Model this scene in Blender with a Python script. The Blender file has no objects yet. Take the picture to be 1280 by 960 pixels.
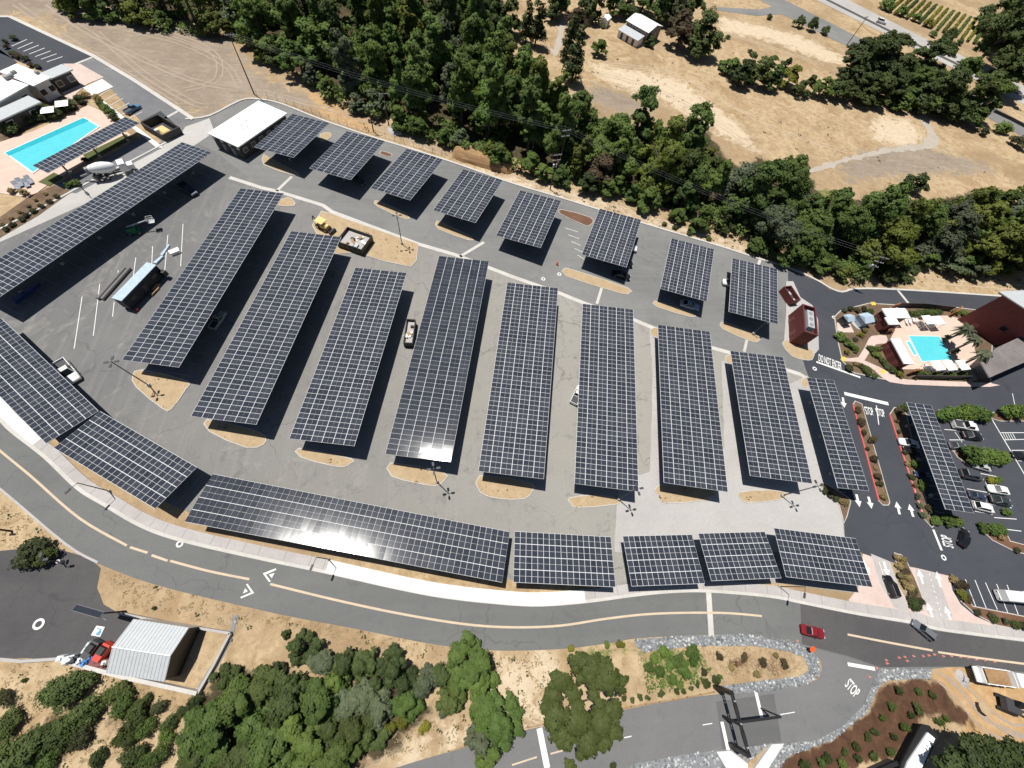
import bpy, bmesh, math, random
import numpy as np
from mathutils import Vector, Matrix
random.seed(7); np.random.seed(7)
SC = bpy.context.scene
COL = SC.collection
R_ = math.radians
# ------------------------------------------------------------------ survey
# the photograph (1280x960) was surveyed: focal 490 px, nadir at (576,726), 76 m above the car park
F, NX, NY, H = 490.0, 576.0, 726.0, 76.0
_d = Vector((NX-640, -(NY-480), -F)).normalized()
_up = -_d
_y = (Vector((0, 1, 0)) - _up*_up.y).normalized()
_x = _y.cross(_up)
RM = Matrix((_x, _y, _up))            # camera axes -> world axes
RMI = RM.transposed()

def G(px, py, z=0.0):
    """world point at height z seen at a photo pixel"""
    w = RM @ Vector((px-640.0, -(py-480.0), -F))
    t = (H-z)/-w.z
    return Vector((w.x*t, w.y*t, z))

def PX(p):
    v = RMI @ (Vector(p)-Vector((0, 0, H)))
    return (640+v.x/-v.z*F, 480-v.y/-v.z*F)

def mpp(px, py, z=0.0):
    v = RMI @ (G(px, py, z)-Vector((0, 0, H)))
    return -v.z/F

def hgt(base, top):
    gb, gt = G(*base), G(*top)
    return H*(1-gb.length/gt.length)

def GL(pts, z=0.0):
    return [G(a, b, z) for a, b in pts]

def rect(c4, z=0.0):
    """fit a rectangle to four photo corners at height(s) z -> centre, rz, len along a->b, len along a->d, sign of d side"""
    zs = z if isinstance(z, (list, tuple)) else [z]*4
    a, b, c, d = [G(c4[i][0], c4[i][1], zs[i]) for i in range(4)]
    e1 = ((b-a)+(c-d))/2; e2 = ((d-a)+(c-b))/2
    e1.z = e2.z = 0
    ce = (a+b+c+d)/4
    rz = math.atan2(e1.y, e1.x)
    perp = Vector((-math.sin(rz), math.cos(rz), 0))
    s = 1 if e2.dot(perp) > 0 else -1
    return ce, rz, e1.length, abs(e2.dot(perp)), s

def smooth(pts, n=4, closed=True):
    out = []; N = len(pts)
    rng = range(N) if closed else range(N-1)
    for i in rng:
        if closed: p0, p1, p2, p3 = pts[i-1], pts[i], pts[(i+1) % N], pts[(i+2) % N]
        else: p0, p1, p2, p3 = pts[max(i-1, 0)], pts[i], pts[i+1], pts[min(i+2, N-1)]
        for k in range(n):
            t = k/n
            q = []
            for j in range(2):
                q.append(0.5*((2*p1[j])+(-p0[j]+p2[j])*t+(2*p0[j]-5*p1[j]+4*p2[j]-p3[j])*t*t+(-p0[j]+3*p1[j]-3*p2[j]+p3[j])*t**3))
            out.append(tuple(q))
    if not closed: out.append(tuple(pts[-1]))
    return out

def rough(pts, amp, step, seed=0):
    """roughen a closed world outline (natural edges)"""
    rnd = random.Random(seed); out = []
    N = len(pts)
    for i in range(N):
        a, b = Vector(pts[i]), Vector(pts[(i+1) % N])
        L = (b-a).length; k = max(1, int(L/step))
        n = Vector((-(b-a).y, (b-a).x, 0))
        if n.length > 0: n.normalize()
        for j in range(k):
            p = a.lerp(b, j/k)+n*rnd.uniform(-amp, amp)
            out.append(p)
    return out

def offset_poly(pts, d):
    """offset closed 2d polygon inwards by d (positive = inwards)"""
    N = len(pts)
    area = sum(pts[i][0]*pts[(i+1) % N][1]-pts[(i+1) % N][0]*pts[i][1] for i in range(N))
    s = 1 if area > 0 else -1
    out = []
    for i in range(N):
        p0, p1, p2 = Vector(pts[i-1][:2]), Vector(pts[i][:2]), Vector(pts[(i+1) % N][:2])
        e1, e2 = (p1-p0), (p2-p1)
        if e1.length < 1e-6 or e2.length < 1e-6:
            out.append(p1); continue
        e1.normalize(); e2.normalize()
        n1 = Vector((-e1.y, e1.x))*s; n2 = Vector((-e2.y, e2.x))*s
        n = n1+n2
        if n.length < 1e-3: n = n1.copy()
        n.normalize()
        k = min(1/max(n.dot(n1), .35), 2)
        out.append(p1+n*d*k)
    return out

# ------------------------------------------------------------------ mesh builder
class MB:
    def __init__(s): s.v = []; s.f = []; s.m = []
    def add(s, vs, fs, mi=0):
        o = len(s.v); s.v += [tuple(p) for p in vs]
        for f in fs: s.f.append(tuple(i+o for i in f)); s.m.append(mi)
        return s
    def box(s, c, d, mi=0, rz=0.0, top=(1, 1), shift=(0, 0)):
        x, y, z = c; a, b, h = d[0]/2, d[1]/2, d[2]/2
        vs = []
        for k, (tx, ty) in ((-1, (1, 1)), (1, top)):
            for sx, sy in ((-1, -1), (1, -1), (1, 1), (-1, 1)):
                px, py = sx*a*tx, sy*b*ty
                if k == 1: px += shift[0]; py += shift[1]
                vs.append((x+px*math.cos(rz)-py*math.sin(rz), y+px*math.sin(rz)+py*math.cos(rz), z+k*h))
        return s.add(vs, [(3, 2, 1, 0), (4, 5, 6, 7), (0, 1, 5, 4), (1, 2, 6, 5), (2, 3, 7, 6), (3, 0, 4, 7)], mi)
    def prism(s, poly, z0, z1, mi=0, mt=None):
        n = len(poly)
        vs = [(p[0], p[1], z0) for p in poly]+[(p[0], p[1], z1) for p in poly]
        area = sum(poly[i][0]*poly[(i+1) % n][1]-poly[(i+1) % n][0]*poly[i][1] for i in range(n))
        if area < 0: vs = vs[:n][::-1]+vs[n:][::-1]
        s.add(vs, [tuple(range(n))[::-1]]+[(i, (i+1) % n, n+(i+1) % n, n+i) for i in range(n)], mi)
        o = len(s.v)-2*n
        s.f.append(tuple(o+n+i for i in range(n))); s.m.append(mi if mt is None else mt)
        return s
    def sheet(s, poly, z, mi=0):
        n = len(poly)
        area = sum(poly[i][0]*poly[(i+1) % n][1]-poly[(i+1) % n][0]*poly[i][1] for i in range(n))
        vs = [(p[0], p[1], z) for p in poly]
        if area < 0: vs = vs[::-1]
        return s.add(vs, [tuple(range(n))], mi)
    def tube(s, p, q, r0, r1=None, n=8, mi=0, cap=True):
        p, q = Vector(p), Vector(q); r1 = r0 if r1 is None else r1
        d = (q-p).normalized()
        a = d.orthogonal().normalized(); b = d.cross(a)
        vs = []
        for c, r in ((p, r0), (q, r1)):
            for i in range(n):
                t = 2*math.pi*i/n
                vs.append(c+(a*math.cos(t)+b*math.sin(t))*r)
        fs = [(i, (i+1) % n, n+(i+1) % n, n+i) for i in range(n)]
        if cap: fs += [tuple(range(n))[::-1], tuple(range(n, 2*n))]
        return s.add(vs, fs, mi)
    def lathe(s, o, axis, prof, n=14, mi=0):
        o = Vector(o); d = Vector(axis).normalized(); a = d.orthogonal().normalized(); b = d.cross(a)
        vs = []; fs = []
        for t, r in prof:
            for i in range(n):
                w = 2*math.pi*i/n
                vs.append(o+d*t+(a*math.cos(w)+b*math.sin(w))*r)
        for k in range(len(prof)-1):
            for i in range(n): fs.append((k*n+i, k*n+(i+1) % n, (k+1)*n+(i+1) % n, (k+1)*n+i))
        fs += [tuple(range(n))[::-1], tuple(range((len(prof)-1)*n, len(prof)*n))]
        return s.add(vs, fs, mi)
    def loft(s, secs, mi=0):
        n = len(secs[0]); vs = [p for q in secs for p in q]; fs = []
        for k in range(len(secs)-1):
            for i in range(n): fs.append((k*n+i, k*n+(i+1) % n, (k+1)*n+(i+1) % n, (k+1)*n+i))
        fs += [tuple(range(n))[::-1], tuple(range((len(secs)-1)*n, len(secs)*n))]
        return s.add(vs, fs, mi)
    def strip(s, pts, w, z, mi=0):
        """flat ribbon along a polyline"""
        pts = [Vector((p[0], p[1], 0)) for p in pts]; n = len(pts); vs = []
        for i in range(n):
            t = (pts[min(i+1, n-1)]-pts[max(i-1, 0)]).normalized()
            nn = Vector((-t.y, t.x, 0))
            a, b = pts[i]+nn*w/2, pts[i]-nn*w/2
            vs += [(a.x, a.y, z), (b.x, b.y, z)]
        return s.add(vs, [(2*i+1, 2*i+3, 2*i+2, 2*i) for i in range(n-1)], mi)
    def ribbon(s, pts, o0, o1, z0, z1, mi=0):
        """solid slab between two offsets (to the left of travel) of a polyline"""
        pts = [Vector((p[0], p[1], 0)) for p in pts]; n = len(pts); A = []; B = []
        for i in range(n):
            t = (pts[min(i+1, n-1)]-pts[max(i-1, 0)]).normalized()
            nn = Vector((-t.y, t.x, 0))
            A.append(pts[i]+nn*o0); B.append(pts[i]+nn*o1)
        vs = []
        for a, b in zip(A, B): vs += [(a.x, a.y, z0), (b.x, b.y, z0), (b.x, b.y, z1), (a.x, a.y, z1)]
        fs = []
        for i in range(n-1):
            k = 4*i; fs += [(k+3, k+2, k+6, k+7), (k, k+3, k+7, k+4), (k+2, k+1, k+5, k+6), (k+1, k, k+4, k+5)]
        fs += [(0, 1, 2, 3), (4*n-1, 4*n-2, 4*n-3, 4*n-4)]
        return s.add(vs, fs, mi)
    def build(s, name, mats, parent=None, loc=None, rz=0.0, smooth_=False, fix=True):
        me = bpy.data.meshes.new(name)
        me.from_pydata(s.v, [], s.f); 
        for m in (mats if isinstance(mats, (list, tuple)) else [mats]): me.materials.append(m)
        me.polygons.foreach_set('material_index', s.m)
        if smooth_: me.polygons.foreach_set('use_smooth', [True]*len(s.f))
        if fix:
            bm = bmesh.new(); bm.from_mesh(me); bmesh.ops.recalc_face_normals(bm, faces=bm.faces); bm.to_mesh(me); bm.free()
        me.update()
        o = bpy.data.objects.new(name, me); COL.objects.link(o)
        if parent: o.parent = parent
        if loc is not None: o.location = loc; o.rotation_euler = (0, 0, rz)
        return o

ALL = []          # every labelled top-level object
def tag(o, label, cat, group=None, kind=None):
    o['label'] = label; o['category'] = cat
    if group: o['group'] = group
    if kind: o['kind'] = kind
    ALL.append(o)
    return o
def thing(name, label, cat, loc=(0, 0, 0), rz=0.0, group=None):
    o = bpy.data.objects.new(name, None); COL.objects.link(o)
    o.empty_display_size = .5
    o.location = loc; o.rotation_euler = (0, 0, rz)
    return tag(o, label, cat, group)
def struct(mb, name, mats, label, cat):
    o = mb.build(name, mats, fix=False)
    return tag(o, label, cat, kind='structure')
def dup(root, loc, rz, label, group=None, scale=None, cat=None):
    r = root.copy(); COL.objects.link(r); r.location = loc; r.rotation_euler = (0, 0, rz)
    if scale is not None: r.scale = scale if isinstance(scale, tuple) else (scale,)*3
    r['label'] = label
    if group: r['group'] = group
    for ch in list(root.children):
        c = ch.copy(); COL.objects.link(c); c.parent = r
        for g in list(ch.children):
            d = g.copy(); COL.objects.link(d); d.parent = c
    ALL.append(r)
    return r

# ------------------------------------------------------------------ materials
def _n(t, k, **kw):
    n = t.nodes.new(k)
    for a, b in kw.items(): setattr(n, a, b)
    return n
def newmat(name):
    m = bpy.data.materials.new(name); m.use_nodes = True
    t = m.node_tree; b = t.nodes['Principled BSDF']
    return m, t, b
def ramp(t, fac, stops):
    r = _n(t, 'ShaderNodeValToRGB'); e = r.color_ramp.elements
    while len(e) < len(stops): e.new(0.5)
    for i, (p, c) in enumerate(stops): e[i].position = p; e[i].color = (*c, 1)
    t.links.new(fac, r.inputs['Fac']); return r.outputs['Color']
def noise(t, vec, scale, detail=4, rough_=.6, dist=0.0):
    n = _n(t, 'ShaderNodeTexNoise'); n.inputs['Scale'].default_value = scale; n.inputs['Detail'].default_value = detail
    n.inputs['Roughness'].default_value = rough_; n.inputs['Distortion'].default_value = dist
    if vec is not None: t.links.new(vec, n.inputs['Vector'])
    return n.outputs['Fac']
def mixc(t, fac, a, b, mode='MIX'):
    m = _n(t, 'ShaderNodeMix', data_type='RGBA', blend_type=mode)
    for sock, v in ((m.inputs[0], fac), (m.inputs[6], a), (m.inputs[7], b)):
        if hasattr(v, 'is_linked'): t.links.new(v, sock)
        elif isinstance(v, (tuple, list)): sock.default_value = (*v[:3], 1)
        else: sock.default_value = v
    return m.outputs[2]
def maprange(t, v, a, b, c=0.0, d=1.0, smooth_=False):
    m = _n(t, 'ShaderNodeMapRange')
    if smooth_: m.interpolation_type = 'SMOOTHSTEP'
    t.links.new(v, m.inputs['Value'])
    for k, x in zip(('From Min', 'From Max', 'To Min', 'To Max'), (a, b, c, d)): m.inputs[k].default_value = x
    return m.outputs['Result']
def pos(t):
    return _n(t, 'ShaderNodeNewGeometry').outputs['Position']
def scaled(t, vec, s, rot=0.0):
    m = _n(t, 'ShaderNodeMapping'); m.inputs['Scale'].default_value = s; m.inputs['Rotation'].default_value = (0, 0, rot)
    t.links.new(vec, m.inputs['Vector']); return m.outputs['Vector']
def bump(t, b, h, strength=.3, dist=.1):
    n = _n(t, 'ShaderNodeBump'); n.inputs['Strength'].default_value = strength; n.inputs['Distance'].default_value = dist
    t.links.new(h, n.inputs['Height']); t.links.new(n.outputs['Normal'], b.inputs['Normal'])
def simple(name, c, rough_=.6, metal=0.0, var=.12, scale=1.5, spec=.5, objcoord=False):
    """plain paint / metal / plaster with faint mottling"""
    m, t, b = newmat(name)
    v = _n(t, 'ShaderNodeTexCoord').outputs['Object'] if objcoord else pos(t)
    n = noise(t, v, scale, 5)
    lo = tuple(x*(1-var) for x in c); hi = tuple(min(1, x*(1+var)) for x in c)
    t.links.new(ramp(t, n, [(.3, lo), (.7, hi)]), b.inputs['Base Color'])
    b.inputs['Roughness'].default_value = rough_; b.inputs['Metallic'].default_value = metal
    b.inputs['Specular IOR Level'].default_value = spec
    return m
def cracks(t, p, col, scale, amt, dark):
    """thin sealed cracks and a few round oil stains"""
    nz = _n(t, 'ShaderNodeTexNoise'); nz.inputs['Scale'].default_value = .25; nz.inputs['Detail'].default_value = 5; t.links.new(p, nz.inputs['Vector'])
    ad = _n(t, 'ShaderNodeVectorMath', operation='MULTIPLY_ADD'); t.links.new(nz.outputs['Color'], ad.inputs[0]); ad.inputs[1].default_value = (6, 6, 0); t.links.new(p, ad.inputs[2])
    v = _n(t, 'ShaderNodeTexVoronoi', feature='DISTANCE_TO_EDGE'); v.inputs['Scale'].default_value = scale; t.links.new(ad.outputs[0], v.inputs['Vector'])
    gate = maprange(t, noise(t, p, .06, 3), .45, .6, 0, amt)
    f = maprange(t, v.outputs['Distance'], .0, .16*scale, 1, 0)
    m = _n(t, 'ShaderNodeMath', operation='MULTIPLY'); t.links.new(f, m.inputs[0]); t.links.new(gate, m.inputs[1])
    col = mixc(t, m.outputs[0], col, dark)
    w = _n(t, 'ShaderNodeTexVoronoi'); w.inputs['Scale'].default_value = .35; t.links.new(p, w.inputs['Vector'])
    return mixc(t, maprange(t, w.outputs['Distance'], .08, .26, amt*.28, 0, True), col, dark)
def paving(name, c, c2, big=.05, fine=3.0, streak=.0, rough_=.9, stain=(.06, .06, .06), stain_amt=.25, rot=0.0, crack=0.0):
    m, t, b = newmat(name)
    p = pos(t)
    col = mixc(t, maprange(t, noise(t, p, big, 5, .65, .6), .35, .65), c, c2)
    if streak:
        s1 = noise(t, scaled(t, p, (.03, .55, 1), rot), 1.0, 4, .6)
        col = mixc(t, maprange(t, s1, .45, .75, 0, streak), col, tuple(x*1.25 for x in c2))
    st = maprange(t, noise(t, p, big*5, 6, .7, 1.0), .58, .72, 0, stain_amt)
    col = mixc(t, st, col, stain)
    if crack: col = cracks(t, p, col, .085, crack, tuple(x*.45 for x in c))
    g = noise(t, p, fine, 3, .7)
    col = mixc(t, maprange(t, g, .3, .7, 0, .35), col, tuple(x*.75 for x in c))
    t.links.new(col, b.inputs['Base Color'])
    b.inputs['Roughness'].default_value = rough_; b.inputs['Specular IOR Level'].default_value = .25
    bump(t, b, g, .25, .02)
    return m
M = {}
M['lot'] = None
def lot_material():
    m, t, b = newmat('lot_asphalt'); p = pos(t)
    sx = _n(t, 'ShaderNodeSeparateXYZ'); t.links.new(p, sx.inputs[0])
    big = noise(t, p, .035, 5, .6, .8)
    gx = maprange(t, sx.outputs['X'], -70, 40)
    add = _n(t, 'ShaderNodeMath', operation='MULTIPLY_ADD'); t.links.new(big, add.inputs[0]); add.inputs[1].default_value = .7; t.links.new(gx, add.inputs[2])
    w = maprange(t, add.outputs[0], .35, 1.25)
    col = mixc(t, w, (.165, .163, .163), (.345, .33, .295))
    st = maprange(t, noise(t, p, .22, 6, .72, 1.2), .55, .75, 0, .65)
    col = mixc(t, st, col, (.105, .105, .11))
    pl = maprange(t, noise(t, scaled(t, p, (1, 1, 1)), .11, 6, .75, 2.0), .55, .72, 0, .65)
    col = mixc(t, pl, col, (.36, .34, .30))
    tr = maprange(t, noise(t, scaled(t, p, (.9, .05, 1), .13), 1.0, 3, .5), .5, .8, 0, .28)
    col = mixc(t, tr, col, (.36, .345, .32))
    col = cracks(t, p, col, .075, .5, (.07, .07, .07))
    g = noise(t, p, 4.0, 3, .7)
    col = mixc(t, maprange(t, g, .3, .7, 0, .3), col, (.13, .13, .13))
    t.links.new(col, b.inputs['Base Color']); b.inputs['Roughness'].default_value = .92; b.inputs['Specular IOR Level'].default_value = .2
    bump(t, b, g, .25, .02)
    return m
M['lot'] = lot_material()
M['lane'] = paving('lane_asphalt', (.175, .176, .174), (.235, .233, .224), .05, 3, .3, stain=(.10, .10, .10), rot=.3, crack=.4)
M['road'] = paving('road_asphalt', (.135, .138, .136), (.17, .171, .167), .03, 4, .25, stain=(.085, .085, .085), stain_amt=.3, rot=.25, crack=.4)
M['branch'] = paving('branch_road_asphalt', (.15, .15, .152), (.185, .183, .182), .05, 4, .2, stain=(.10, .10, .10), rot=-.2, crack=.4)
M['dark'] = paving('new_asphalt', (.052, .056, .068), (.066, .07, .082), .05, 4, .15, stain=(.042, .044, .05), stain_amt=.4, crack=.4)
M['apron'] = paving('apron_asphalt', (.112, .112, .113), (.135, .134, .134), .08, 3, .15)
M['kerb2'] = paving('weathered_kerb', (.46, .435, .395), (.56, .53, .485), .25, 2, stain=(.36, .33, .3), stain_amt=.4)
M['pad'] = paving('pad_asphalt', (.072, .070, .072), (.105, .10, .10), .05, 3, .2, stain=(.14, .135, .13), stain_amt=.25, crack=.4)
M['motel_road'] = paving('motel_asphalt', (.15, .152, .16), (.21, .21, .215), .06, 3, .2, crack=.4)
M['concrete'] = paving('concrete', (.42, .41, .385), (.52, .50, .475), .08, 2, .1, stain=(.36, .34, .31), stain_amt=.3)
M['slab'] = paving('pale_slab', (.40, .385, .37), (.47, .455, .44), .07, 2, .1, stain=(.33, .315, .295), stain_amt=.4)
M['kerb'] = paving('kerb_concrete', (.50, .48, .445), (.60, .575, .54), .2, 2, stain_amt=.1, stain=(.5, .47, .42))
M['walk'] = paving('sidewalk', (.40, .375, .36), (.47, .44, .425), .1, 1.5, .1, stain=(.36, .33, .31))
M['track'] = paving('grey_track', (.40, .355, .30), (.46, .405, .34), .2, 2, stain=(.34, .27, .2), stain_amt=.6)
M['walk_new'] = paving('new_sidewalk', (.68, .665, .64), (.75, .735, .71), .2, 2, stain_amt=.05, stain=(.7, .7, .66))
M['pink'] = paving('pink_pavers', (.56, .44, .39), (.64, .51, .45), .2, 1.2, stain_amt=.1, stain=(.5, .4, .36))
M['deck'] = paving('pool_deck', (.62, .46, .38), (.68, .52, .43), .2, 1.0, stain_amt=.12, stain=(.55, .42, .36))
M['highway'] = paving('highway_concrete', (.36, .34, .32), (.46, .44, .41), .03, 1, .3, stain=(.26, .25, .25), rot=R_(-25))
M['paint'] = paving('road_paint_white', (.78, .78, .76), (.70, .70, .68), .6, 6, stain=(.45, .45, .44), stain_amt=.35)
M['paint_y'] = paving('road_paint_cream', (.62, .50, .36), (.54, .44, .33), .4, 6, stain=(.5, .4, .3), stain_amt=.3)
M['paint_red'] = simple('red_kerb_paint', (.58, .10, .10), .7)
M['paint_yel'] = simple('yellow_tactile', (.75, .50, .06), .7)
M['paint_blue'] = simple('blue_paint', (.10, .28, .45), .7)
M['soil_fill'] = paving('island_straw', (.40, .295, .175), (.48, .365, .23), .5, 3, stain=(.30, .21, .12), stain_amt=.5)
M['mulch'] = paving('brown_mulch', (.14, .072, .045), (.19, .10, .06), .3, 3, stain=(.09, .05, .035), stain_amt=.5)
M['bedsoil'] = paving('planting_bed', (.12, .075, .05), (.20, .14, .085), .4, 3, stain=(.05, .07, .03), stain_amt=.7)
M['mound'] = paving('soil_heap', (.30, .18, .09), (.38, .24, .12), .3, 2, stain=(.2, .12, .06), stain_amt=.4)
M['white_roof'] = simple('white_membrane', (.86, .86, .85), .5, var=.03)
M['grey_roof'] = simple('pale_metal_roof', (.48, .50, .51), .45, var=.06)
M['galv'] = simple('galvanised', (.55, .57, .59), .4, .3, var=.06)
M['wall_grey'] = simple('grey_wall', (.22, .21, .20), .8)
M['wall_dark'] = simple('dark_wall', (.055, .05, .048), .8)
M['wall_white'] = simple('white_wall', (.72, .71, .68), .7, var=.05)
M['red_wall'] = simple('barn_red', (.125, .026, .024), .7, var=.22)
M['shingle'] = paving('grey_shingle', (.17, .15, .145), (.24, .215, .21), .3, 2.0, stain=(.12, .105, .10), stain_amt=.5)
M['black'] = simple('black_steel', (.015, .015, .016), .5)
M['dkgrey'] = simple('dark_grey', (.05, .05, .055), .6)
M['midgrey'] = simple('mid_grey', (.25, .25, .25), .6)
M['steel'] = simple('brown_steel_post', (.10, .085, .07), .6)
M['wood'] = simple('timber', (.40, .25, .12), .8, var=.25)
M['pole'] = simple('pole_wood', (.075, .052, .038), .9, var=.3)
M['alu'] = simple('module_frame', (.60, .605, .62), .7, .0, var=.04)
M['under'] = simple('deck_underside', (.03, .032, .038), .6)
M['alu2'] = simple('bright_module_frame', (.66, .66, .66), .45, var=.04)
M['rubber'] = simple('rubber', (.018, .018, .018), .8)
M['rim'] = simple('wheel_rim', (.45, .45, .46), .35, .6)
M['white'] = simple('white_paint', (.80, .80, .79), .35, var=.03)
M['chrome'] = simple('lamp_lens', (.7, .7, .72), .15, .2)
M['tail'] = simple('tail_lens', (.35, .02, .02), .25)
M['orange'] = simple('orange_plastic', (.80, .12, .03), .5)
M['cone'] = simple('cone_pink', (.72, .20, .16), .5)
M['blue_tarp'] = simple('blue_tarp', (.06, .22, .55), .5)
M['red'] = simple('red_paint', (.55, .05, .03), .4)
M['maroon'] = simple('maroon_cover', (.18, .05, .05), .6)
M['green'] = simple('green_paint', (.02, .16, .07), .5)
M['navy'] = simple('navy_paint', (.02, .05, .16), .4)
M['inky'] = simple('ink_blue_cladding', (.010, .014, .022), .6)
M['pipe'] = simple('grey_pipe', (.16, .15, .15), .6)
M['skyblue'] = simple('pale_blue_sheet', (.42, .52, .62), .4)
M['yellow'] = simple('machine_yellow', (.66, .50, .20), .5)
M['lounger'] = simple('slate_cloth', (.24, .26, .30), .8)
M['grassgreen'] = paving('lawn', (.075, .095, .03), (.115, .125, .045), .5, 4, stain=(.06, .05, .02), stain_amt=.4)
M['rock'] = None
def glass_dark():
    m, t, b = newmat('dark_glass')
    b.inputs['Base Color'].default_value = (.012, .015, .018, 1); b.inputs['Roughness'].default_value = .06
    return m
M['glass'] = glass_dark()
def pv():
    m, t, b = newmat('photovoltaic_glass')
    a = _n(t, 'ShaderNodeAttribute', attribute_name='tint')
    col = mixc(t, a.outputs['Fac'], (.026, .031, .043), (.050, .056, .071))
    d = maprange(t, noise(t, pos(t), .5, 4, .7), .4, .8, 0, .25)
    col = mixc(t, d, col, (.05, .05, .055))
    t.links.new(col, b.inputs['Base Color'])
    b.inputs['Roughness'].default_value = .075
    b.inputs['Specular IOR Level'].default_value = .5
    return m
M['pv'] = pv()
def water():
    m, t, b = newmat('pool_water'); p = pos(t)
    n = noise(t, p, .35, 3)
    col = mixc(t, n, (.07, .50, .58), (.12, .62, .68))
    v = _n(t, 'ShaderNodeTexVoronoi', feature='DISTANCE_TO_EDGE'); v.inputs['Scale'].default_value = 1.6
    ds = _n(t, 'ShaderNodeVectorMath', operation='ADD'); t.links.new(p, ds.inputs[0]); nz = _n(t, 'ShaderNodeTexNoise'); nz.inputs['Scale'].default_value = 1.2; t.links.new(p, nz.inputs['Vector']); t.links.new(nz.outputs['Color'], ds.inputs[1]); t.links.new(ds.outputs[0], v.inputs['Vector'])
    col = mixc(t, maprange(t, v.outputs['Distance'], .0, .10, .16, 0), col, (.35, .80, .82))  # pale web of lines paints sunlight caustics into the water colour
    t.links.new(col, b.inputs['Base Color']); b.inputs['Roughness'].default_value = .05
    bump(t, b, noise(t, p, 2.5, 2), .08, .05)
    return m
M['water'] = water()
M['water_shaded'] = simple('shaded_pool_water', (.03, .42, .50), .05, var=.1)  # darker water colour for the painted shade at the pool edge
def rockm():
    m, t, b = newmat('riprap_stone')
    a = _n(t, 'ShaderNodeAttribute', attribute_name='tint')
    col = ramp(t, a.outputs['Fac'], [(0, (.12, .13, .135)), (.4, (.22, .23, .24)), (.75, (.33, .34, .35)), (1, (.52, .52, .50))])
    t.links.new(col, b.inputs['Base Color']); b.inputs['Roughness'].default_value = .9
    return m
M['rock'] = rockm()
def leafm(name, c0, c1, c2=None, trans=.32):
    m, t, b = newmat(name)
    a = _n(t, 'ShaderNodeAttribute', attribute_name='tint')
    oi = _n(t, 'ShaderNodeObjectInfo')
    col = mixc(t, a.outputs['Fac'], c0, c1)
    if c2 is None: c2 = tuple(x*y for x, y in zip(c1, (1.25, 1.05, .8)))
    col = mixc(t, maprange(t, oi.outputs['Random'], .0, 1.0, 0, .5), col, c2)
    hs = _n(t, 'ShaderNodeHueSaturation'); t.links.new(col, hs.inputs['Color'])
    wn = _n(t, 'ShaderNodeTexWhiteNoise', noise_dimensions='1D'); t.links.new(oi.outputs['Random'], wn.inputs['W'])
    t.links.new(maprange(t, wn.outputs['Value'], 0, 1, .8, 1.45), hs.inputs['Value'])
    t.links.new(hs.outputs['Color'], b.inputs['Base Color'])
    b.inputs['Roughness'].default_value = .65; b.inputs['Specular IOR Level'].default_value = .25
    tr = _n(t, 'ShaderNodeBsdfTranslucent'); t.links.new(hs.outputs['Color'], tr.inputs['Color'])
    mx = _n(t, 'ShaderNodeMixShader'); mx.inputs[0].default_value = trans
    out = t.nodes['Material Output']
    t.links.new(b.outputs[0], mx.inputs[1]); t.links.new(tr.outputs[0], mx.inputs[2]); t.links.new(mx.outputs[0], out.inputs[0])
    return m
M['oak'] = leafm('oak_leaves', (.046, .070, .022), (.085, .118, .036))
M['mid'] = leafm('bay_leaves', (.066, .115, .028), (.112, .17, .042))
M['bright'] = leafm('bright_leaves', (.075, .13, .028), (.12, .19, .045))
M['greyleaf'] = leafm('olive_grey_leaves', (.085, .105, .060), (.135, .155, .09), (.12, .15, .07))
M['yellowleaf'] = leafm('yellow_green_leaves', (.13, .15, .02), (.20, .21, .035))
M['yellowleaf2'] = leafm('olive_green_leaves', (.10, .13, .022), (.15, .185, .04))
M['brownleaf'] = leafm('brown_leaves', (.075, .055, .030), (.11, .085, .045), (.08, .06, .035))
M['shrubleaf'] = leafm('shrub_leaves', (.04, .055, .022), (.075, .09, .035), (.10, .085, .04))
M['goldleaf'] = leafm('dry_grass_tuft', (.24, .19, .08), (.34, .27, .12), (.30, .22, .10))
M['strawtuft'] = leafm('dry_straw', (.36, .265, .145), (.56, .44, .27), (.46, .34, .19), .35)
M['palm'] = leafm('palm_fronds', (.075, .09, .05), (.13, .145, .085), (.11, .12, .07))
M['bark'] = simple('bark', (.09, .07, .05), .9, var=.3)
# ------------------------------------------------------------------ ground
def axis(a, b, st, far):
    mid = list(np.arange(a, b+.01, st)); out = []
    k = st; x = a
    lo = []
    while x > -far: k *= 1.6; x -= k; lo.append(x)
    hi = []; k = st; x = mid[-1]
    while x < far: k *= 1.6; x += k; hi.append(x)
    return np.array(lo[::-1]+mid+hi)
gxs, gys = axis(-170, 400, 1.7, 2600), axis(-46, 330, 1.7, 2600)
GXX, GYY = np.meshgrid(gxs, gys, indexing='ij')
def mask(polys, soft=2.5, op=max):
    out = np.zeros(GXX.shape)
    for poly in polys:
        P = [(p.x, p.y) for p in GL(poly)]
        inside = np.zeros(GXX.shape, bool); dist = np.full(GXX.shape, 1e9)
        n = len(P)
        for i in range(n):
            x0, y0 = P[i]; x1, y1 = P[(i+1) % n]
            c = ((y0 > GYY) != (y1 > GYY)) & (GXX < (x1-x0)*(GYY-y0)/((y1-y0) or 1e-9)+x0)
            inside ^= c
            dx, dy = x1-x0, y1-y0; L = dx*dx+dy*dy or 1e-9
            t = np.clip(((GXX-x0)*dx+(GYY-y0)*dy)/L, 0, 1)
            dist = np.minimum(dist, np.hypot(GXX-x0-t*dx, GYY-y0-t*dy))
        s = np.where(inside, dist, -dist)
        out = np.maximum(out, np.clip(s/(2*soft)+.5, 0, 1))
    return out
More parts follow.
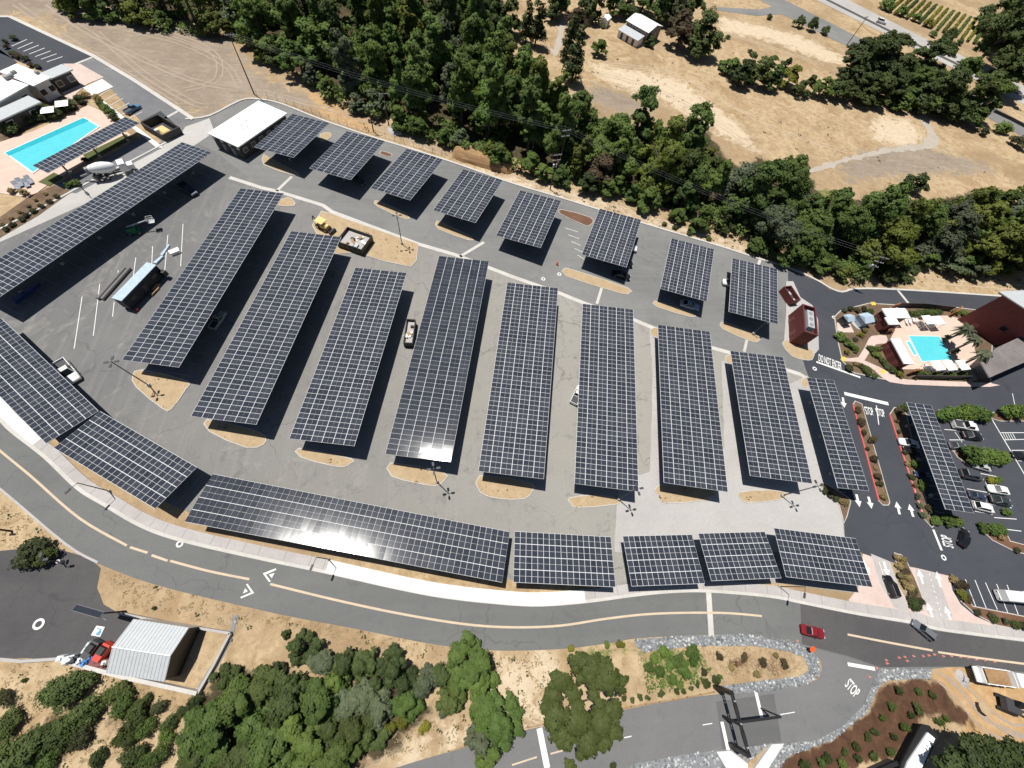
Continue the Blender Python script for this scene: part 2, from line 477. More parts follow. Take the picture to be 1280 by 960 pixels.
WOODS = [(40, -40), (60, -4), (100, 10), (125, 5), (170, 16), (200, 22), (250, 28), (282, 26), (300, 44), (320, 62), (335, 70), (352, 80), (380, 95), (415, 117), (440, 123), (460, 132), (480, 138), (500, 154), (545, 169), (570, 173), (607, 186), (640, 197), (677, 209), (715, 221), (752, 231), (780, 236), (815, 250), (840, 262), (880, 274), (915, 282), (940, 296), (960, 314), (1010, 322), (1060, 339), (1097, 343), (1140, 341), (1150, 324), (1185, 330), (1222, 339), (1260, 336), (1330, 341),
         (1330, 258), (1280, 255), (1222, 240), (1160, 250), (1060, 250), (1025, 245), (1020, 225), (975, 215), (950, 195), (928, 212), (905, 195), (885, 165), (832, 160), (800, 158), (740, 150), (722, 140), (700, 112), (672, 80), (640, 70), (630, 20), (625, -40)]
tilled = mask([[(-40, 20), (40, -30), (190, -10), (240, 40), (290, 50), (315, 82), (345, 104), (385, 118), (395, 128), (370, 132), (322, 122), (290, 130), (245, 150), (130, 85), (60, 20)],
               [(722, 122), (745, 106), (785, 120), (815, 138), (790, 142), (750, 134)], [(1050, 205), (1080, 190), (1150, 180), (1230, 205), (1245, 215), (1180, 218), (1060, 225)]], 8)
pale = mask([[(1082, 158), (1095, 148), (1130, 148), (1150, 165), (1140, 182), (1110, 180), (1095, 172)],
             [(735, 80), (790, 88), (850, 100), (930, 160), (945, 190), (910, 172), (830, 125), (760, 105)],
             [(895, 20), (940, 30), (1000, 45), (1062, 75), (1040, 80), (960, 50), (905, 40)],
             [(600, 212), (690, 236), (800, 268), (930, 312), (925, 320), (820, 282), (700, 246), (600, 222)],
             [(620, 825), (690, 822), (690, 905), (640, 905), (610, 870)], [(560, 925), (640, 900), (640, 912), (500, 950), (470, 945), (520, 910)]], 8)
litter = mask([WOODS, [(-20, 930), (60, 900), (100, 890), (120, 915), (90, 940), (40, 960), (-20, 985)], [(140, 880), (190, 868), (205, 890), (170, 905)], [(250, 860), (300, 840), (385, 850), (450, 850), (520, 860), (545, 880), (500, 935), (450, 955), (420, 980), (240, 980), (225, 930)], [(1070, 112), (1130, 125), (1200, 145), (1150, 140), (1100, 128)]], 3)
mulch = mask([[(960, 975), (985, 945), (1040, 925), (1085, 890), (1100, 858), (1130, 848), (1175, 852), (1195, 880), (1225, 905), (1190, 905), (1160, 895), (1150, 900), (1118, 950), (1080, 955), (1060, 975)]], 1.2)
mulch = np.maximum(mulch, .55*mask([[(868, 812), (940, 812), (1000, 822), (1012, 836), (1000, 846), (950, 850), (915, 856), (890, 835)]], 2.0))
weeds = mask([[(800, 815), (868, 808), (880, 835), (860, 865), (830, 858), (808, 840)], [(700, 818), (790, 805), (780, 815), (705, 826)], [(1000, 232), (1040, 255), (1050, 240)]], 3)
sandy = mask([[(1160, 845), (1180, 832), (1300, 842), (1300, 975), (1220, 960), (1190, 930), (1215, 900), (1190, 870)], [(380, 108), (445, 140), (470, 160), (470, 172), (400, 142)]], 1.5)
def ground_material():
    m, t, b = newmat('dry_grass_ground'); p = pos(t)
    A = _n(t, 'ShaderNodeAttribute', attribute_name='cover_a'); B = _n(t, 'ShaderNodeAttribute', attribute_name='cover_b')
    sa = _n(t, 'ShaderNodeSeparateColor'); t.links.new(A.outputs['Color'], sa.inputs[0])
    sb = _n(t, 'ShaderNodeSeparateColor'); t.links.new(B.outputs['Color'], sb.inputs[0])
    n1 = noise(t, p, .07, 6, .65, .8); n2 = noise(t, p, .5, 6, .7, .5); n3 = noise(t, p, 3.0, 4, .7)
    brk = noise(t, p, .28, 6, .72, .6)
    straw = ramp(t, n1, [(.28, (.29, .20, .115)), (.42, (.40, .29, .17)), (.56, (.49, .375, .235)), (.66, (.37, .265, .15)), (.78, (.26, .18, .105))])
    straw = mixc(t, maprange(t, n2, .48, .7, 0, .75), straw, (.25, .165, .085))
    straw = mixc(t, maprange(t, n2, .25, .45, .5, 0), straw, (.66, .52, .33))
    big = noise(t, p, .022, 5, .62, 1.0)
    straw = mixc(t, maprange(t, big, .46, .64, 0, .7), straw, (.29, .205, .125))
    straw = mixc(t, maprange(t, n3, .45, .75, 0, .4), straw, (.25, .165, .08))
    def lay(base, msk, col):
        a = _n(t, 'ShaderNodeMath', operation='MULTIPLY_ADD'); t.links.new(brk, a.inputs[0]); a.inputs[1].default_value = 1.5; a.inputs[2].default_value = -.75
        s = _n(t, 'ShaderNodeMath', operation='ADD'); t.links.new(a.outputs[0], s.inputs[0]); t.links.new(msk, s.inputs[1])
        return mixc(t, maprange(t, s.outputs[0], .36, .66, 0, 1, True), base, col)
    fur = noise(t, scaled(t, p, (.12, .6, 1), R_(35)), 1.0, 5, .65, 1.2)
    till = ramp(t, fur, [(.3, (.24, .195, .15)), (.55, (.315, .258, .20)), (.75, (.385, .32, .248))])
    till = mixc(t, maprange(t, n1, .4, .65, 0, .85), till, (.235, .188, .142))
    till = mixc(t, maprange(t, n2, .5, .75, 0, .5), till, (.42, .34, .26))
    col = lay(straw, sa.outputs[0], till)
    col = lay(col, sa.outputs[1], ramp(t, n2, [(.3, (.50, .40, .275)), (.7, (.62, .51, .37))]))
    sand = ramp(t, n2, [(.3, (.36, .22, .105)), (.55, (.46, .30, .155)), (.75, (.60, .44, .26))])
    col = lay(col, sb.outputs[1], sand)
    wd = ramp(t, n2, [(.4, (.30, .22, .10)), (.5, (.15, .17, .06)), (.65, (.085, .13, .03))])
    col = lay(col, sb.outputs[0], wd)
    col = lay(col, sb.outputs[2], ramp(t, n2, [(.35, (.065, .036, .022)), (.6, (.11, .058, .036)), (.75, (.17, .10, .058))]))
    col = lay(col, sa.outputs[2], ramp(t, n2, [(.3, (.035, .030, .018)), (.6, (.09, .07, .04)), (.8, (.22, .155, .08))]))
    t.links.new(col, b.inputs['Base Color']); b.inputs['Roughness'].default_value = 1.0; b.inputs['Specular IOR Level'].default_value = .1
    bump(t, b, n2, .5, .25)
    return m
M['ground'] = ground_material()
nx_, ny_ = len(gxs), len(gys)
vz = np.zeros(GXX.shape)
vv = np.stack([GXX, GYY, vz], -1).reshape(-1, 3)
idx = np.arange(nx_*ny_).reshape(nx_, ny_)
q = np.stack([idx[:-1, :-1], idx[1:, :-1], idx[1:, 1:], idx[:-1, 1:]], -1).reshape(-1, 4)
me = bpy.data.meshes.new('ground'); me.from_pydata(vv.tolist(), [], q.tolist())
def colattr(me, name, chans):
    a = me.color_attributes.new(name, 'FLOAT_COLOR', 'POINT')
    arr = np.ones((len(me.vertices), 4), np.float32)
    for i, c in enumerate(chans): arr[:, i] = c.reshape(-1)
    a.data.foreach_set('color', arr.reshape(-1))
colattr(me, 'cover_a', [tilled, pale, litter]); colattr(me, 'cover_b', [weeds, sandy, mulch])
me.materials.append(M['ground'])
go = bpy.data.objects.new('ground', me); COL.objects.link(go)
tag(go, 'dry straw coloured grassland with bare soil under and around the whole site', 'ground', kind='structure')

# ------------------------------------------------------------------ paved surfaces
def sheet(name, px, z, mat, label, cat, sm=0, rg=0):
    pts = smooth(px, sm) if sm else px
    P = GL(pts)
    if rg: P = rough(P, rg, 1.5, len(name))
    return struct(MB().sheet(P, z), name, mat, label, cat)
UPPER = [(322, 124), (352, 130), (400, 149), (440, 163), (480, 176), (560, 201), (640, 229), (700, 247), (800, 278), (894, 306), (950, 324), (985, 334)]
sheet('parking_lot', [(-60, 330), (0, 296), (60, 262), (160, 206), (215, 168), (232, 150), (262, 146), (300, 127)]+UPPER+[(1025, 355), (1100, 470), (1060, 560), (1062, 675), (1075, 742), (1040, 738), (975, 729), (880, 731), (760, 733), (630, 724), (440, 688), (240, 642), (200, 624), (140, 592), (70, 548), (0, 470), (-60, 420)], .04, M['lot'],
      'worn grey asphalt car park under the rows of solar canopies', 'car park')
sheet('perimeter_lane', [(300, 214), (330, 236), (349, 240), (404, 257), (522, 304), (600, 331), (700, 366), (795, 399), (890, 433), (1010, 470), (1060, 474), (985, 420), (985, 336)]+[(950, 325), (894, 307), (800, 279), (700, 248), (640, 230), (560, 202), (480, 177), (440, 164), (400, 150), (352, 131), (322, 125), (300, 128), (262, 147), (232, 152), (236, 175), (270, 190)], .05, M['lane'],
      'grey asphalt lane running below the row of short solar canopies', 'lane')
sheet('concrete_slab', [(770, 640), (775, 600), (812, 590), (816, 470), (812, 415), (826, 414), (835, 560), (905, 560), (902, 452), (915, 450), (940, 560), (985, 480), (1010, 470), (1046, 600), (1053, 640), (1055, 672), (1062, 700), (1000, 690), (900, 690), (768, 690)], .052, M['slab'],
      'pale concrete pavement between the long canopies and the short front canopies', 'pavement', rg=.12)
sheet('resort_asphalt', [(985, 336), (1022, 352), (1037, 362), (1052, 366), (1070, 362), (1122, 363), (1247, 371), (1330, 378), (1330, 800), (1220, 776), (1192, 745), (1180, 722), (1130, 707), (1078, 692), (1056, 672), (1054, 640), (1047, 605), (1030, 545), (1010, 470), (1000, 440), (985, 400)], .06, M['dark'],
      'dark new asphalt around the resort buildings and its parking bays', 'asphalt', rg=.05)
sheet('lower_pad', [(-60, 700), (0, 688), (70, 684), (112, 698), (126, 710), (121, 735), (130, 755), (152, 768), (168, 772), (150, 800), (136, 838), (78, 824), (-60, 822)], .04, M['pad'],
      'dark asphalt yard in front of the grey metal shed', 'yard', rg=.08)
sheet('motel_lot', [(-60, 22), (14, 22), (118, 71), (85, 83), (60, 93), (-60, 40)], .06, M['dark'], 'blue black parking court behind the white roofed motel', 'car park')
sheet('motel_lot', [(-60, 55), (0, 62), (22, 78), (-20, 110), (-60, 110)], .06, M['dark'], 'blue black parking court left of the white motel roofs', 'car park')
sheet('motel_drive', [(100, 79), (118, 71), (170, 102), (225, 138), (243, 150), (232, 158), (226, 168), (205, 180), (165, 140), (140, 112)], .06, M['motel_road'], 'grey drive with parking bays beside the tilled field', 'drive')
sheet('service_lane', [(-60, 330), (-60, 312), (0, 283), (100, 232), (165, 200), (210, 178), (228, 160), (262, 148), (268, 165), (210, 205), (100, 258)], .055, M['concrete'], 'pale concrete lane between the pool garden and the longest canopy', 'lane')
sheet('branch_road', smooth([(430, 985), (500, 958), (560, 940), (640, 916), (720, 900), (800, 883), (860, 872), (905, 867), (960, 862), (1003, 856), (1024, 846), (1026, 826), (1010, 806), (1040, 795), (1110, 812), (1150, 832), (1102, 838), (1094, 852), (1082, 880), (1052, 910), (1020, 926), (975, 933), (905, 938), (850, 948), (790, 958), (760, 985)], 3), .05, M['branch'], 'grey side road curving down to the black gate frame', 'road')
sheet('gate_apron', [(895, 877), (967, 867), (977, 928), (903, 937)], .06, M['apron'], 'darker asphalt patch under the black gate frame', 'pavement')
# main road
RU = [(-90, 410), (-40, 480), (0, 527), (19, 545), (55, 573), (96, 612), (130, 633), (175, 659), (225, 677), (320, 699), (402, 716), (510, 740), (570, 750), (640, 757), (680, 758), (732, 754), (800, 745), (847, 741), (890, 741), (960, 747), (1002, 755), (1072, 769), (1140, 780), (1172, 788), (1230, 796), (1280, 802), (1360, 812)]
RL = [(-90, 545), (-40, 585), (0, 612), (82, 681), (122, 704), (195, 731), (297, 756), (370, 772), (445, 786), (540, 805), (620, 813), (702, 811), (760, 804), (795, 798), (850, 795), (930, 794), (1000, 807), (1060, 822), (1100, 836), (1160, 836), (1200, 834), (1280, 842), (1360, 850)]
ru, rl = GL(smooth(RU, 5, False)), GL(smooth(RL, 5, False))
struct(MB().sheet(ru+rl[::-1], .07), 'main_road', M['road'], 'wide grey curving road with a cream centre line along the car park', 'road')
sheet('road_patch', [(1000, 754), (1072, 769), (1140, 781), (1172, 789), (1280, 803), (1360, 814), (1360, 848), (1280, 840), (1200, 833), (1100, 834), (1060, 820), (1002, 805)], .075, M['pad'], 'darker resurfaced stretch of road at the resort entrance', 'road')
# kerb and sidewalk on the car park side (left of travel = car park)
struct(MB().ribbon(ru, .0, .55, .02, .17), 'kerb', M['kerb'], 'pale concrete kerb along the car park side of the curving road', 'kerb')
struct(MB().ribbon(ru, .56, 2.1, .02, .19), 'sidewalk', M['walk'], 'greyish pink sidewalk between the curving road and the front canopies', 'sidewalk')
jt = MB(); acc = 0
for i in range(1, len(ru)):
    a, b = ru[i-1], ru[i]; acc += (b-a).length
    if acc > 2.4:
        acc = 0; tt = (b-a).normalized(); nn = Vector((-tt.y, tt.x, 0)); jt.strip([b+nn*.57, b+nn*2.09], .06, .194)
M['joint'] = simple('joint_grey', (.20, .19, .18), .9)
struct(jt, 'sidewalk_joint', M['joint'], 'dark joints across the sidewalk along the curving road', 'sidewalk')
bw = GL(smooth([(406, 717), (510, 740), (570, 750), (640, 757), (680, 758), (732, 754)], 5, False))
struct(MB().ribbon(bw, .12, 2.15, .03, .205), 'sidewalk', M['walk_new'], 'bright white new stretch of sidewalk below the longest front canopy', 'sidewalk')
bw = GL(smooth([(-40, 480), (0, 527), (19, 545), (38, 560)], 5, False))
struct(MB().ribbon(bw, .58, 2.4, .03, .205), 'sidewalk', M['walk_new'], 'white new sidewalk at the left edge of the road', 'sidewalk')
rk = GL(smooth([(-40, 585), (0, 612), (82, 681), (122, 704)], 4, False))
struct(MB().ribbon(rk, -.05, .28, .02, .13), 'kerb', M['walk'], 'grey kerb between the lower bend of the road and the yard', 'kerb')
# outer kerb / mow strip
uo = GL(smooth([(232, 149), (262, 145), (300, 126)]+UPPER+[(1022, 351), (1037, 360), (1052, 365), (1070, 361), (1122, 362), (1247, 370), (1330, 377)], 3, False))
struct(MB().ribbon(uo, -.35, .25, .0, .2), 'kerb', M['kerb'], 'white kerb along the upper edge of the car park', 'kerb')
uo = GL(smooth([(-60, 316), (0, 287), (60, 256), (110, 229), (160, 204), (205, 180), (222, 167), (224, 160)], 3, False))
struct(MB().ribbon(uo, -.25, .25, .0, .2), 'kerb', M['kerb'], 'white kerb between the pool garden and the service lane', 'kerb')
uo = GL([(-60, 21), (14, 21), (118, 70), (170, 101), (225, 137), (243, 149)])
struct(MB().ribbon(uo, -.9, .3, .0, .22), 'kerb', M['kerb'], 'white concrete edge between the motel drive and the tilled field', 'kerb')
# valley gutters
gb = MB()
for pl, w in (([(287, 222), (327, 235), (349, 240), (404, 257), (415, 265), (522, 305), (570, 319), (640, 346), (700, 367), (732, 380), (795, 401), (815, 410), (890, 435), (915, 442), (1000, 468), (1015, 478)], 1.1), ([(605, 303), (575, 321)], .8), ([(752, 360), (746, 380)], .7), ([(934, 422), (930, 440)], .7), ([(365, 221), (346, 239)], .8), ([(950, 325), (945, 338)], .8), ([(1122, 363), (1135, 379)], .8), ([(885, 733), (889, 796)], 1.0), ([(242, 99), (130, 86)], .1)):
    gb.strip(GL(pl), w, .085)
struct(gb, 'concrete_gutter', M['kerb'], 'white concrete gutter strips crossing the car park lanes', 'gutter')
struct(MB().strip(GL([(118, 71), (60, 94)]), .8, .09), 'concrete_gutter', M['kerb'], 'white strip between the motel court and its drive', 'gutter')
struct(MB().strip(GL([(223, 139), (205, 149)]), .8, .09), 'concrete_gutter', M['kerb'], 'white strip across the lower end of the motel drive', 'gutter')
# entry pavers
sheet('entry_paving', [(1078, 692), (1112, 703), (1117, 722), (1130, 745), (1138, 762), (1145, 779), (1072, 769), (1060, 750), (1072, 735)], .09, M['pink'], 'pink paved exit lane left of the entry island', 'paving')
sheet('entry_paving', smooth([(1122, 706), (1145, 710), (1186, 720), (1190, 738), (1200, 755), (1218, 770), (1250, 784), (1285, 792), (1285, 802), (1172, 788), (1145, 780), (1146, 760), (1138, 735)], 1), .09, M['pink'], 'pink paved entry lane right of the entry island', 'paving')
sheet('entry_paving', [(1088, 692), (1112, 702), (1124, 735), (1136, 764), (1118, 760), (1100, 730)], .1, M['walk'], 'greyish exit carriageway with white arrows', 'paving')
sheet('entry_paving', [(1143, 711), (1172, 717), (1180, 745), (1190, 770), (1170, 778), (1158, 765), (1150, 738)], .1, M['walk'], 'greyish entry carriageway with white arrows', 'paving')

# ------------------------------------------------------------------ highway etc.
hw_a, hw_b = [(985, -30), (1060, 0), (1140, 40), (1280, 107), (1340, 136)], [(985, -18), (1020, 0), (1148, 63), (1280, 131), (1340, 162)]
struct(MB().sheet(GL(hw_a)+GL(hw_b)[::-1], .06), 'highway', M['highway'], 'pale concrete highway at the top right beyond the trees', 'highway')
struct(MB().strip(GL([(1003, -24), (1034, 0), (1144, 55), (1280, 121), (1340, 151)]), 3.0, .08), 'highway_median', M['pad'], 'dark median strip down the middle of the highway', 'median')
sheet('frontage_road', [(930, -30), (975, -3), (1080, 50), (1250, 138), (1340, 190), (1340, 205), (1240, 150), (1075, 66), (978, 18), (945, 20), (897, 13), (897, 9), (950, 12), (965, 8), (930, -10)], .05, M['lane'], 'grey frontage road below the highway', 'road')
sheet('dirt_track', smooth([(1012, 212), (1030, 205), (1080, 192), (1125, 182), (1150, 180), (1158, 165), (1148, 145), (1142, 130), (1148, 129), (1158, 145), (1170, 168), (1170, 185), (1120, 190), (1070, 200), (1020, 215)], 3), .03, M['track'], 'grey dirt track looping past the pale clearing', 'track', rg=.8)
sheet('dirt_track', smooth([(692, 62), (700, 28), (703, 22), (708, 24), (704, 45), (700, 62), (692, 70), (684, 52)], 3), .03, M['track'], 'grey dirt track between the cypresses near the farmhouse', 'track', rg=.3)

M['rut'] = paving('wheel_rut', (.34, .27, .21), (.40, .325, .255), .4, 3, stain=(.28, .215, .165), stain_amt=.6)
M['rut2'] = paving('pale_wheel_rut', (.47, .375, .27), (.54, .43, .31), .4, 3, stain=(.36, .28, .2), stain_amt=.6)
def ruts(lines, mat, label, w=.55, gap=1.7):
    mb = MB(); rnd = random.Random(5)
    for pl in lines:
        P = GL(smooth(pl, 8, False))
        for sgn in (-1, 1):
            Q = []
            for i, p in enumerate(P):
                t = (P[min(i+1, len(P)-1)]-P[max(i-1, 0)]).normalized(); n = Vector((-t.y, t.x, 0))
                Q.append(p+n*(sgn*gap/2+rnd.uniform(-.08, .08)))
            mb.strip(Q, w*rnd.uniform(.7, 1.1), .02+.002*rnd.random())
    return struct(mb, 'wheel_ruts', M[mat], label, 'ruts')
ruts([[(60, 5), (110, 40), (170, 70), (240, 100), (300, 112)], [(80, 2), (140, 32), (220, 52), (280, 80), (300, 108)], [(20, 5), (70, 40), (140, 82), (220, 132)], [(120, 40), (180, 92), (240, 128), (262, 132)], [(150, 25), (230, 48), (270, 70), (270, 100), (230, 112)], [(330, 115), (380, 128), (450, 148), (520, 176), (600, 205)]], 'rut', 'faint wheel ruts curving over the tilled field', .6)
ruts([[(740, 90), (800, 105), (860, 130), (920, 170), (950, 190)], [(760, 80), (840, 92), (910, 130), (980, 165), (1060, 190)], [(900, 40), (960, 58), (1030, 82)], [(700, 245), (800, 272), (900, 300), (980, 322)], [(1160, 350), (1220, 356), (1300, 360)], [(640, 215), (700, 238), (780, 262)]], 'rut2', 'pale wheel ruts over the dry meadow and the bank', .5)
ruts([[(1172, 845), (1200, 870), (1230, 905), (1290, 930)], [(1190, 842), (1215, 872), (1260, 910), (1300, 915)]], 'rut', 'wheel ruts on the sandy building site', .5)
# ------------------------------------------------------------------ kerbed planting islands
def island(px, fill, label, sm=2, kw=.18, h=.16, bare=None):
    P = GL(smooth(px, sm) if sm else px)
    Q = [(p.x, p.y) for p in P]
    inner = offset_poly(Q, kw)
    mb = MB(); mb.prism(Q, .0, h, 0); mb.sheet(inner, h+.012, 1)
    o = mb.build('planting_island', [M['kerb2'], fill], fix=False)
    return tag(o, label, 'island', kind='structure')
S = M['soil_fill']
ISL = [
 ([(166, 470), (178, 462), (235, 476), (233, 487), (215, 512), (203, 511), (170, 484)], 'first'),
 ([(259, 524), (310, 535), (332, 545), (330, 556), (308, 560), (262, 540)], 'second'),
 ([(374, 560), (440, 573), (438, 580), (430, 584), (412, 582), (376, 572)], 'third'),
 ([(488, 578), (555, 590), (556, 600), (545, 608), (520, 604), (490, 596)], 'fourth'),
 ([(599, 594), (664, 603), (665, 615), (655, 624), (625, 624), (600, 616)], 'fifth'),
 ([(711, 622), (745, 618), (776, 624), (770, 631), (722, 635), (713, 630)], 'sixth'),
 ([(822, 606), (895, 612), (880, 626), (830, 629), (822, 620)], 'seventh'),
 ([(923, 615), (960, 612), (985, 617), (975, 625), (935, 629), (926, 625)], 'eighth')]
for p, w in ISL: island(p, S, f'straw filled kerbed island at the near end of the {w} long canopy')
island([(390, 282), (402, 264), (410, 266), (523, 305), (521, 326), (514, 334), (480, 327), (445, 316), (420, 318), (400, 300)], S, 'large straw filled island holding the dark open dumpster', 1)
for p, w in (([(330, 193), (336, 197), (372, 216), (368, 220), (330, 207)], 'first'), ([(468, 252), (475, 252), (509, 268), (508, 275), (472, 259)], 'third'), ([(545, 278), (552, 278), (590, 297), (586, 301), (548, 287)], 'fourth'),
             ([(705, 336), (718, 338), (785, 360), (786, 367), (775, 367), (708, 346)], 'sixth'), ([(817, 377), (826, 378), (866, 392), (864, 397), (820, 384)], 'seventh'), ([(900, 404), (908, 404), (948, 420), (946, 428), (935, 426), (903, 412)], 'eighth')):
    island(p, S, f'narrow straw island at the near end of the {w} short canopy')
for p, w in (([(345, 253), (360, 247), (368, 252), (368, 258), (350, 258)], 'first long canopy'), ([(812, 412), (822, 410), (824, 420), (816, 422)], 'seventh long canopy'), ([(906, 446), (914, 444), (917, 454), (908, 454)], 'eighth long canopy'), ([(1001, 474), (1011, 472), (1013, 482), (1003, 484)], 'ninth long canopy'), ([(400, 168), (412, 166), (414, 172), (402, 178)], 'first short canopy')):
    island(p, S, f'small rounded straw island at the far end of the {w}', 2)
island([(702, 262), (738, 272), (741, 279), (735, 283), (728, 281), (700, 268)], M['mulch'], 'brown mulch island above the fifth and sixth short canopies')
island([(477, 189), (490, 193), (488, 197), (475, 193)], M['mulch'], 'brown mulch island above the second and third short canopies')
island([(977, 430), (987, 425), (1015, 438), (1016, 448), (1010, 451), (990, 446)], S, 'straw island tip below the red box building')
sheet('box_building_apron', [(982, 352), (991, 352), (1000, 372), (1015, 382), (1022, 400), (1023, 437), (1013, 448), (985, 437), (979, 430), (982, 390)], .17, M['slab'], 'pale concrete apron around the red box building', 'pavement')
# right hand medians
I1 = island([(1065, 506), (1068, 501), (1077, 505), (1112, 628), (1110, 632), (1103, 632), (1097, 626)], M['bedsoil'], 'long planted median with a red painted kerb beside the stop words', 1)
I2 = island([(1111, 518), (1117, 509), (1130, 511), (1133, 520), (1160, 640), (1168, 657), (1164, 660), (1155, 650)], M['bedsoil'], 'planted strip with a red kerb left of the resort solar canopy', 1)
island([(1117, 697), (1121, 692), (1132, 700), (1152, 745), (1151, 762), (1146, 766), (1138, 757)], M['bedsoil'], 'bushy entry island between the pink lanes', 2)
island([(1223, 660), (1226, 656), (1236, 662), (1258, 668), (1262, 676), (1285, 682), (1285, 694), (1268, 690), (1240, 676)], M['mulch'], 'red brown mulch island below the resort car park', 1)
island([(1188, 722), (1195, 722), (1212, 752), (1215, 757), (1285, 771), (1285, 790), (1245, 782), (1218, 768), (1200, 752)], M['mulch'], 'red brown planted verge beside the pink entry', 1)
island([(1190, 563), (1205, 565), (1218, 578), (1240, 576), (1243, 580), (1215, 586), (1196, 572)], M['mulch'], 'mulch island between parked cars in the resort car park', 1)
island([(1234, 516), (1285, 510), (1285, 527), (1250, 527), (1240, 524)], M['mulch'], 'mulch bed at the right edge of the resort car park', 1)
island([(1172, 512), (1232, 512), (1236, 520), (1200, 525), (1180, 525)], M['bedsoil'], 'planting bed above the white truck', 1)
island([(1054, 655), (1048, 632), (1024, 606), (1030, 604), (1060, 622), (1062, 632)], M['bedsoil'], 'grassy island at the near end of the ninth long canopy', 2)
rp = MB()
for pl in ([(1064.5, 505), (1096.5, 625)], [(1110.5, 518), (1152, 647)]):
    rp.ribbon(GL(pl), .02, .32, .03, .2)
struct(rp, 'red_kerb', M['paint_red'], 'red painted fire lane kerbs along both right hand medians', 'kerb')
# resort pool terrace
RP = [(1042, 396), (1050, 388), (1085, 379), (1120, 381), (1177, 382), (1225, 388), (1240, 430), (1238, 482), (1160, 479), (1105, 475), (1067, 467), (1052, 452), (1046, 425)]
island(RP, M['bedsoil'], 'planted garden plot around the resort pool', 0, .25)
sheet('pool_terrace', [(1106, 399), (1113, 384), (1131, 386), (1138, 395), (1185, 395), (1196, 398), (1212, 415), (1222, 455), (1205, 460), (1140, 462), (1122, 462), (1112, 424), (1118, 413)], .2, M['deck'], 'pink terrace around the small bright resort pool', 'terrace')
sheet('garden_path', smooth([(1052, 447), (1072, 447), (1085, 424), (1092, 420), (1107, 420), (1107, 430), (1094, 431), (1081, 449), (1082, 452), (1098, 459), (1118, 470), (1135, 475), (1236, 479), (1236, 484), (1130, 481), (1104, 474), (1092, 463), (1072, 453), (1052, 452)], 2), .2, M['pink'], 'curving pink garden path to the resort pool', 'path')
sheet('garden_path', [(1045, 404), (1060, 402), (1067, 416), (1046, 416)], .2, M['pink'], 'pink paved pad in the corner of the resort garden', 'paving')
sheet('garden_path', smooth([(1062, 400), (1072, 397), (1082, 410), (1082, 414), (1070, 411)], 2), .21, M['slab'], 'pale curved pad under the small garden tent', 'paving')
sheet('tactile_pad', [(1087, 378), (1093, 378), (1094, 382), (1089, 382)], .21, M['paint_yel'], 'yellow kerb ramp pad at the top of the resort garden', 'kerb ramp')
sheet('tactile_pad', [(1051, 446), (1056, 447), (1056, 452), (1052, 452)], .215, M['paint_yel'], 'yellow kerb ramp pad beside the words do not enter', 'kerb ramp')
sheet('tactile_pad', [(1099, 463), (1104, 462), (1106, 466), (1103, 469)], .215, M['paint_yel'], 'yellow kerb ramp pad at the fork of the garden path', 'kerb ramp')
def pool(px, name, label, z=.22, rim=.35, shade=None):
    P = [(p.x, p.y) for p in GL(px)]
    mb = MB(); mb.prism(P, .05, z+.04, 0)
    mb.sheet(offset_poly(P, rim), z+.05, 1)
    o = mb.build(name, [M['white'], M['water']], fix=False)
    return tag(o, label, 'pool', kind='thing')
pool([(1134, 420), (1173, 420.6), (1190.6, 450), (1151, 453)], 'swimming_pool', 'small bright turquoise pool on the right between white cabanas', rim=.15)
pool([(1130.6, 427), (1136, 426), (1146, 444), (1141, 446)], 'spa_pool', 'narrow turquoise spa beside the smaller resort pool', rim=.25)
# motel pool garden
sheet('pool_terrace', [(-60, 228), (0, 178), (40, 165), (85, 145), (110, 132), (125, 138), (142, 152), (165, 170), (62, 230), (38, 248), (-10, 240), (-60, 300)], .1, M['deck'], 'peach terrace around the large motel pool', 'terrace')
sheet('motel_paving', [(79, 80), (100, 80), (130, 97), (110, 105), (95, 118), (88, 128), (76, 115), (100, 104), (88, 90)], .1, M['pink'], 'pink paving beside the motel building', 'paving')
sheet('motel_paving', [(104, 110), (128, 99), (142, 109), (120, 119), (205, 185), (196, 185), (118, 122)], .11, M['walk_new'], 'white pad and walkway beside the motel drive', 'paving')
pool([(6, 192), (106, 147.5), (126, 159), (42, 218)], 'swimming_pool', 'large turquoise motel pool beside the narrow solar canopy', rim=.35)
sheet('pool_edge_shade', [(8, 192.2), (105, 148.6), (112, 152), (12, 196)], .30, M['water_shaded'], 'blue band painted as edge shade along the far side of the motel pool', 'pool')  # band colours in the shade cast by the far pool edge
sheet('lawn', [(48, 228), (68, 216), (80, 222), (62, 233)], .12, M['grassgreen'], 'small lawn patch at the lower end of the narrow canopy', 'lawn')
sheet('lawn', [(104, 194), (158, 168), (165, 174), (110, 203)], .12, M['grassgreen'], 'long lawn strip beside the narrow pool canopy', 'lawn')
sheet('garden_bed', [(-30, 290), (0, 272), (38, 245), (68, 232), (90, 240), (48, 270), (0, 298), (-30, 310)], .1, M['bedsoil'], 'brown bed with small shrubs beside the service lane', 'planting bed')
sheet('garden_bed', [(-40, 160), (0, 150), (40, 128), (85, 112), (110, 125), (108, 132), (60, 152), (0, 178), (-40, 190)], .09, M['bedsoil'], 'dark planting bed between motel roofs and pool terrace', 'planting bed')
sheet('motel_lane', [(60, 236), (180, 170), (205, 184), (95, 242)], .08, M['motel_road'], 'lane where the cement mixer truck is parked', 'lane')
sheet('box_pit', [(176, 152), (201, 139), (224, 160), (204, 172)], .09, M['dark'], 'dark pad beneath the open walled enclosure', 'pavement')
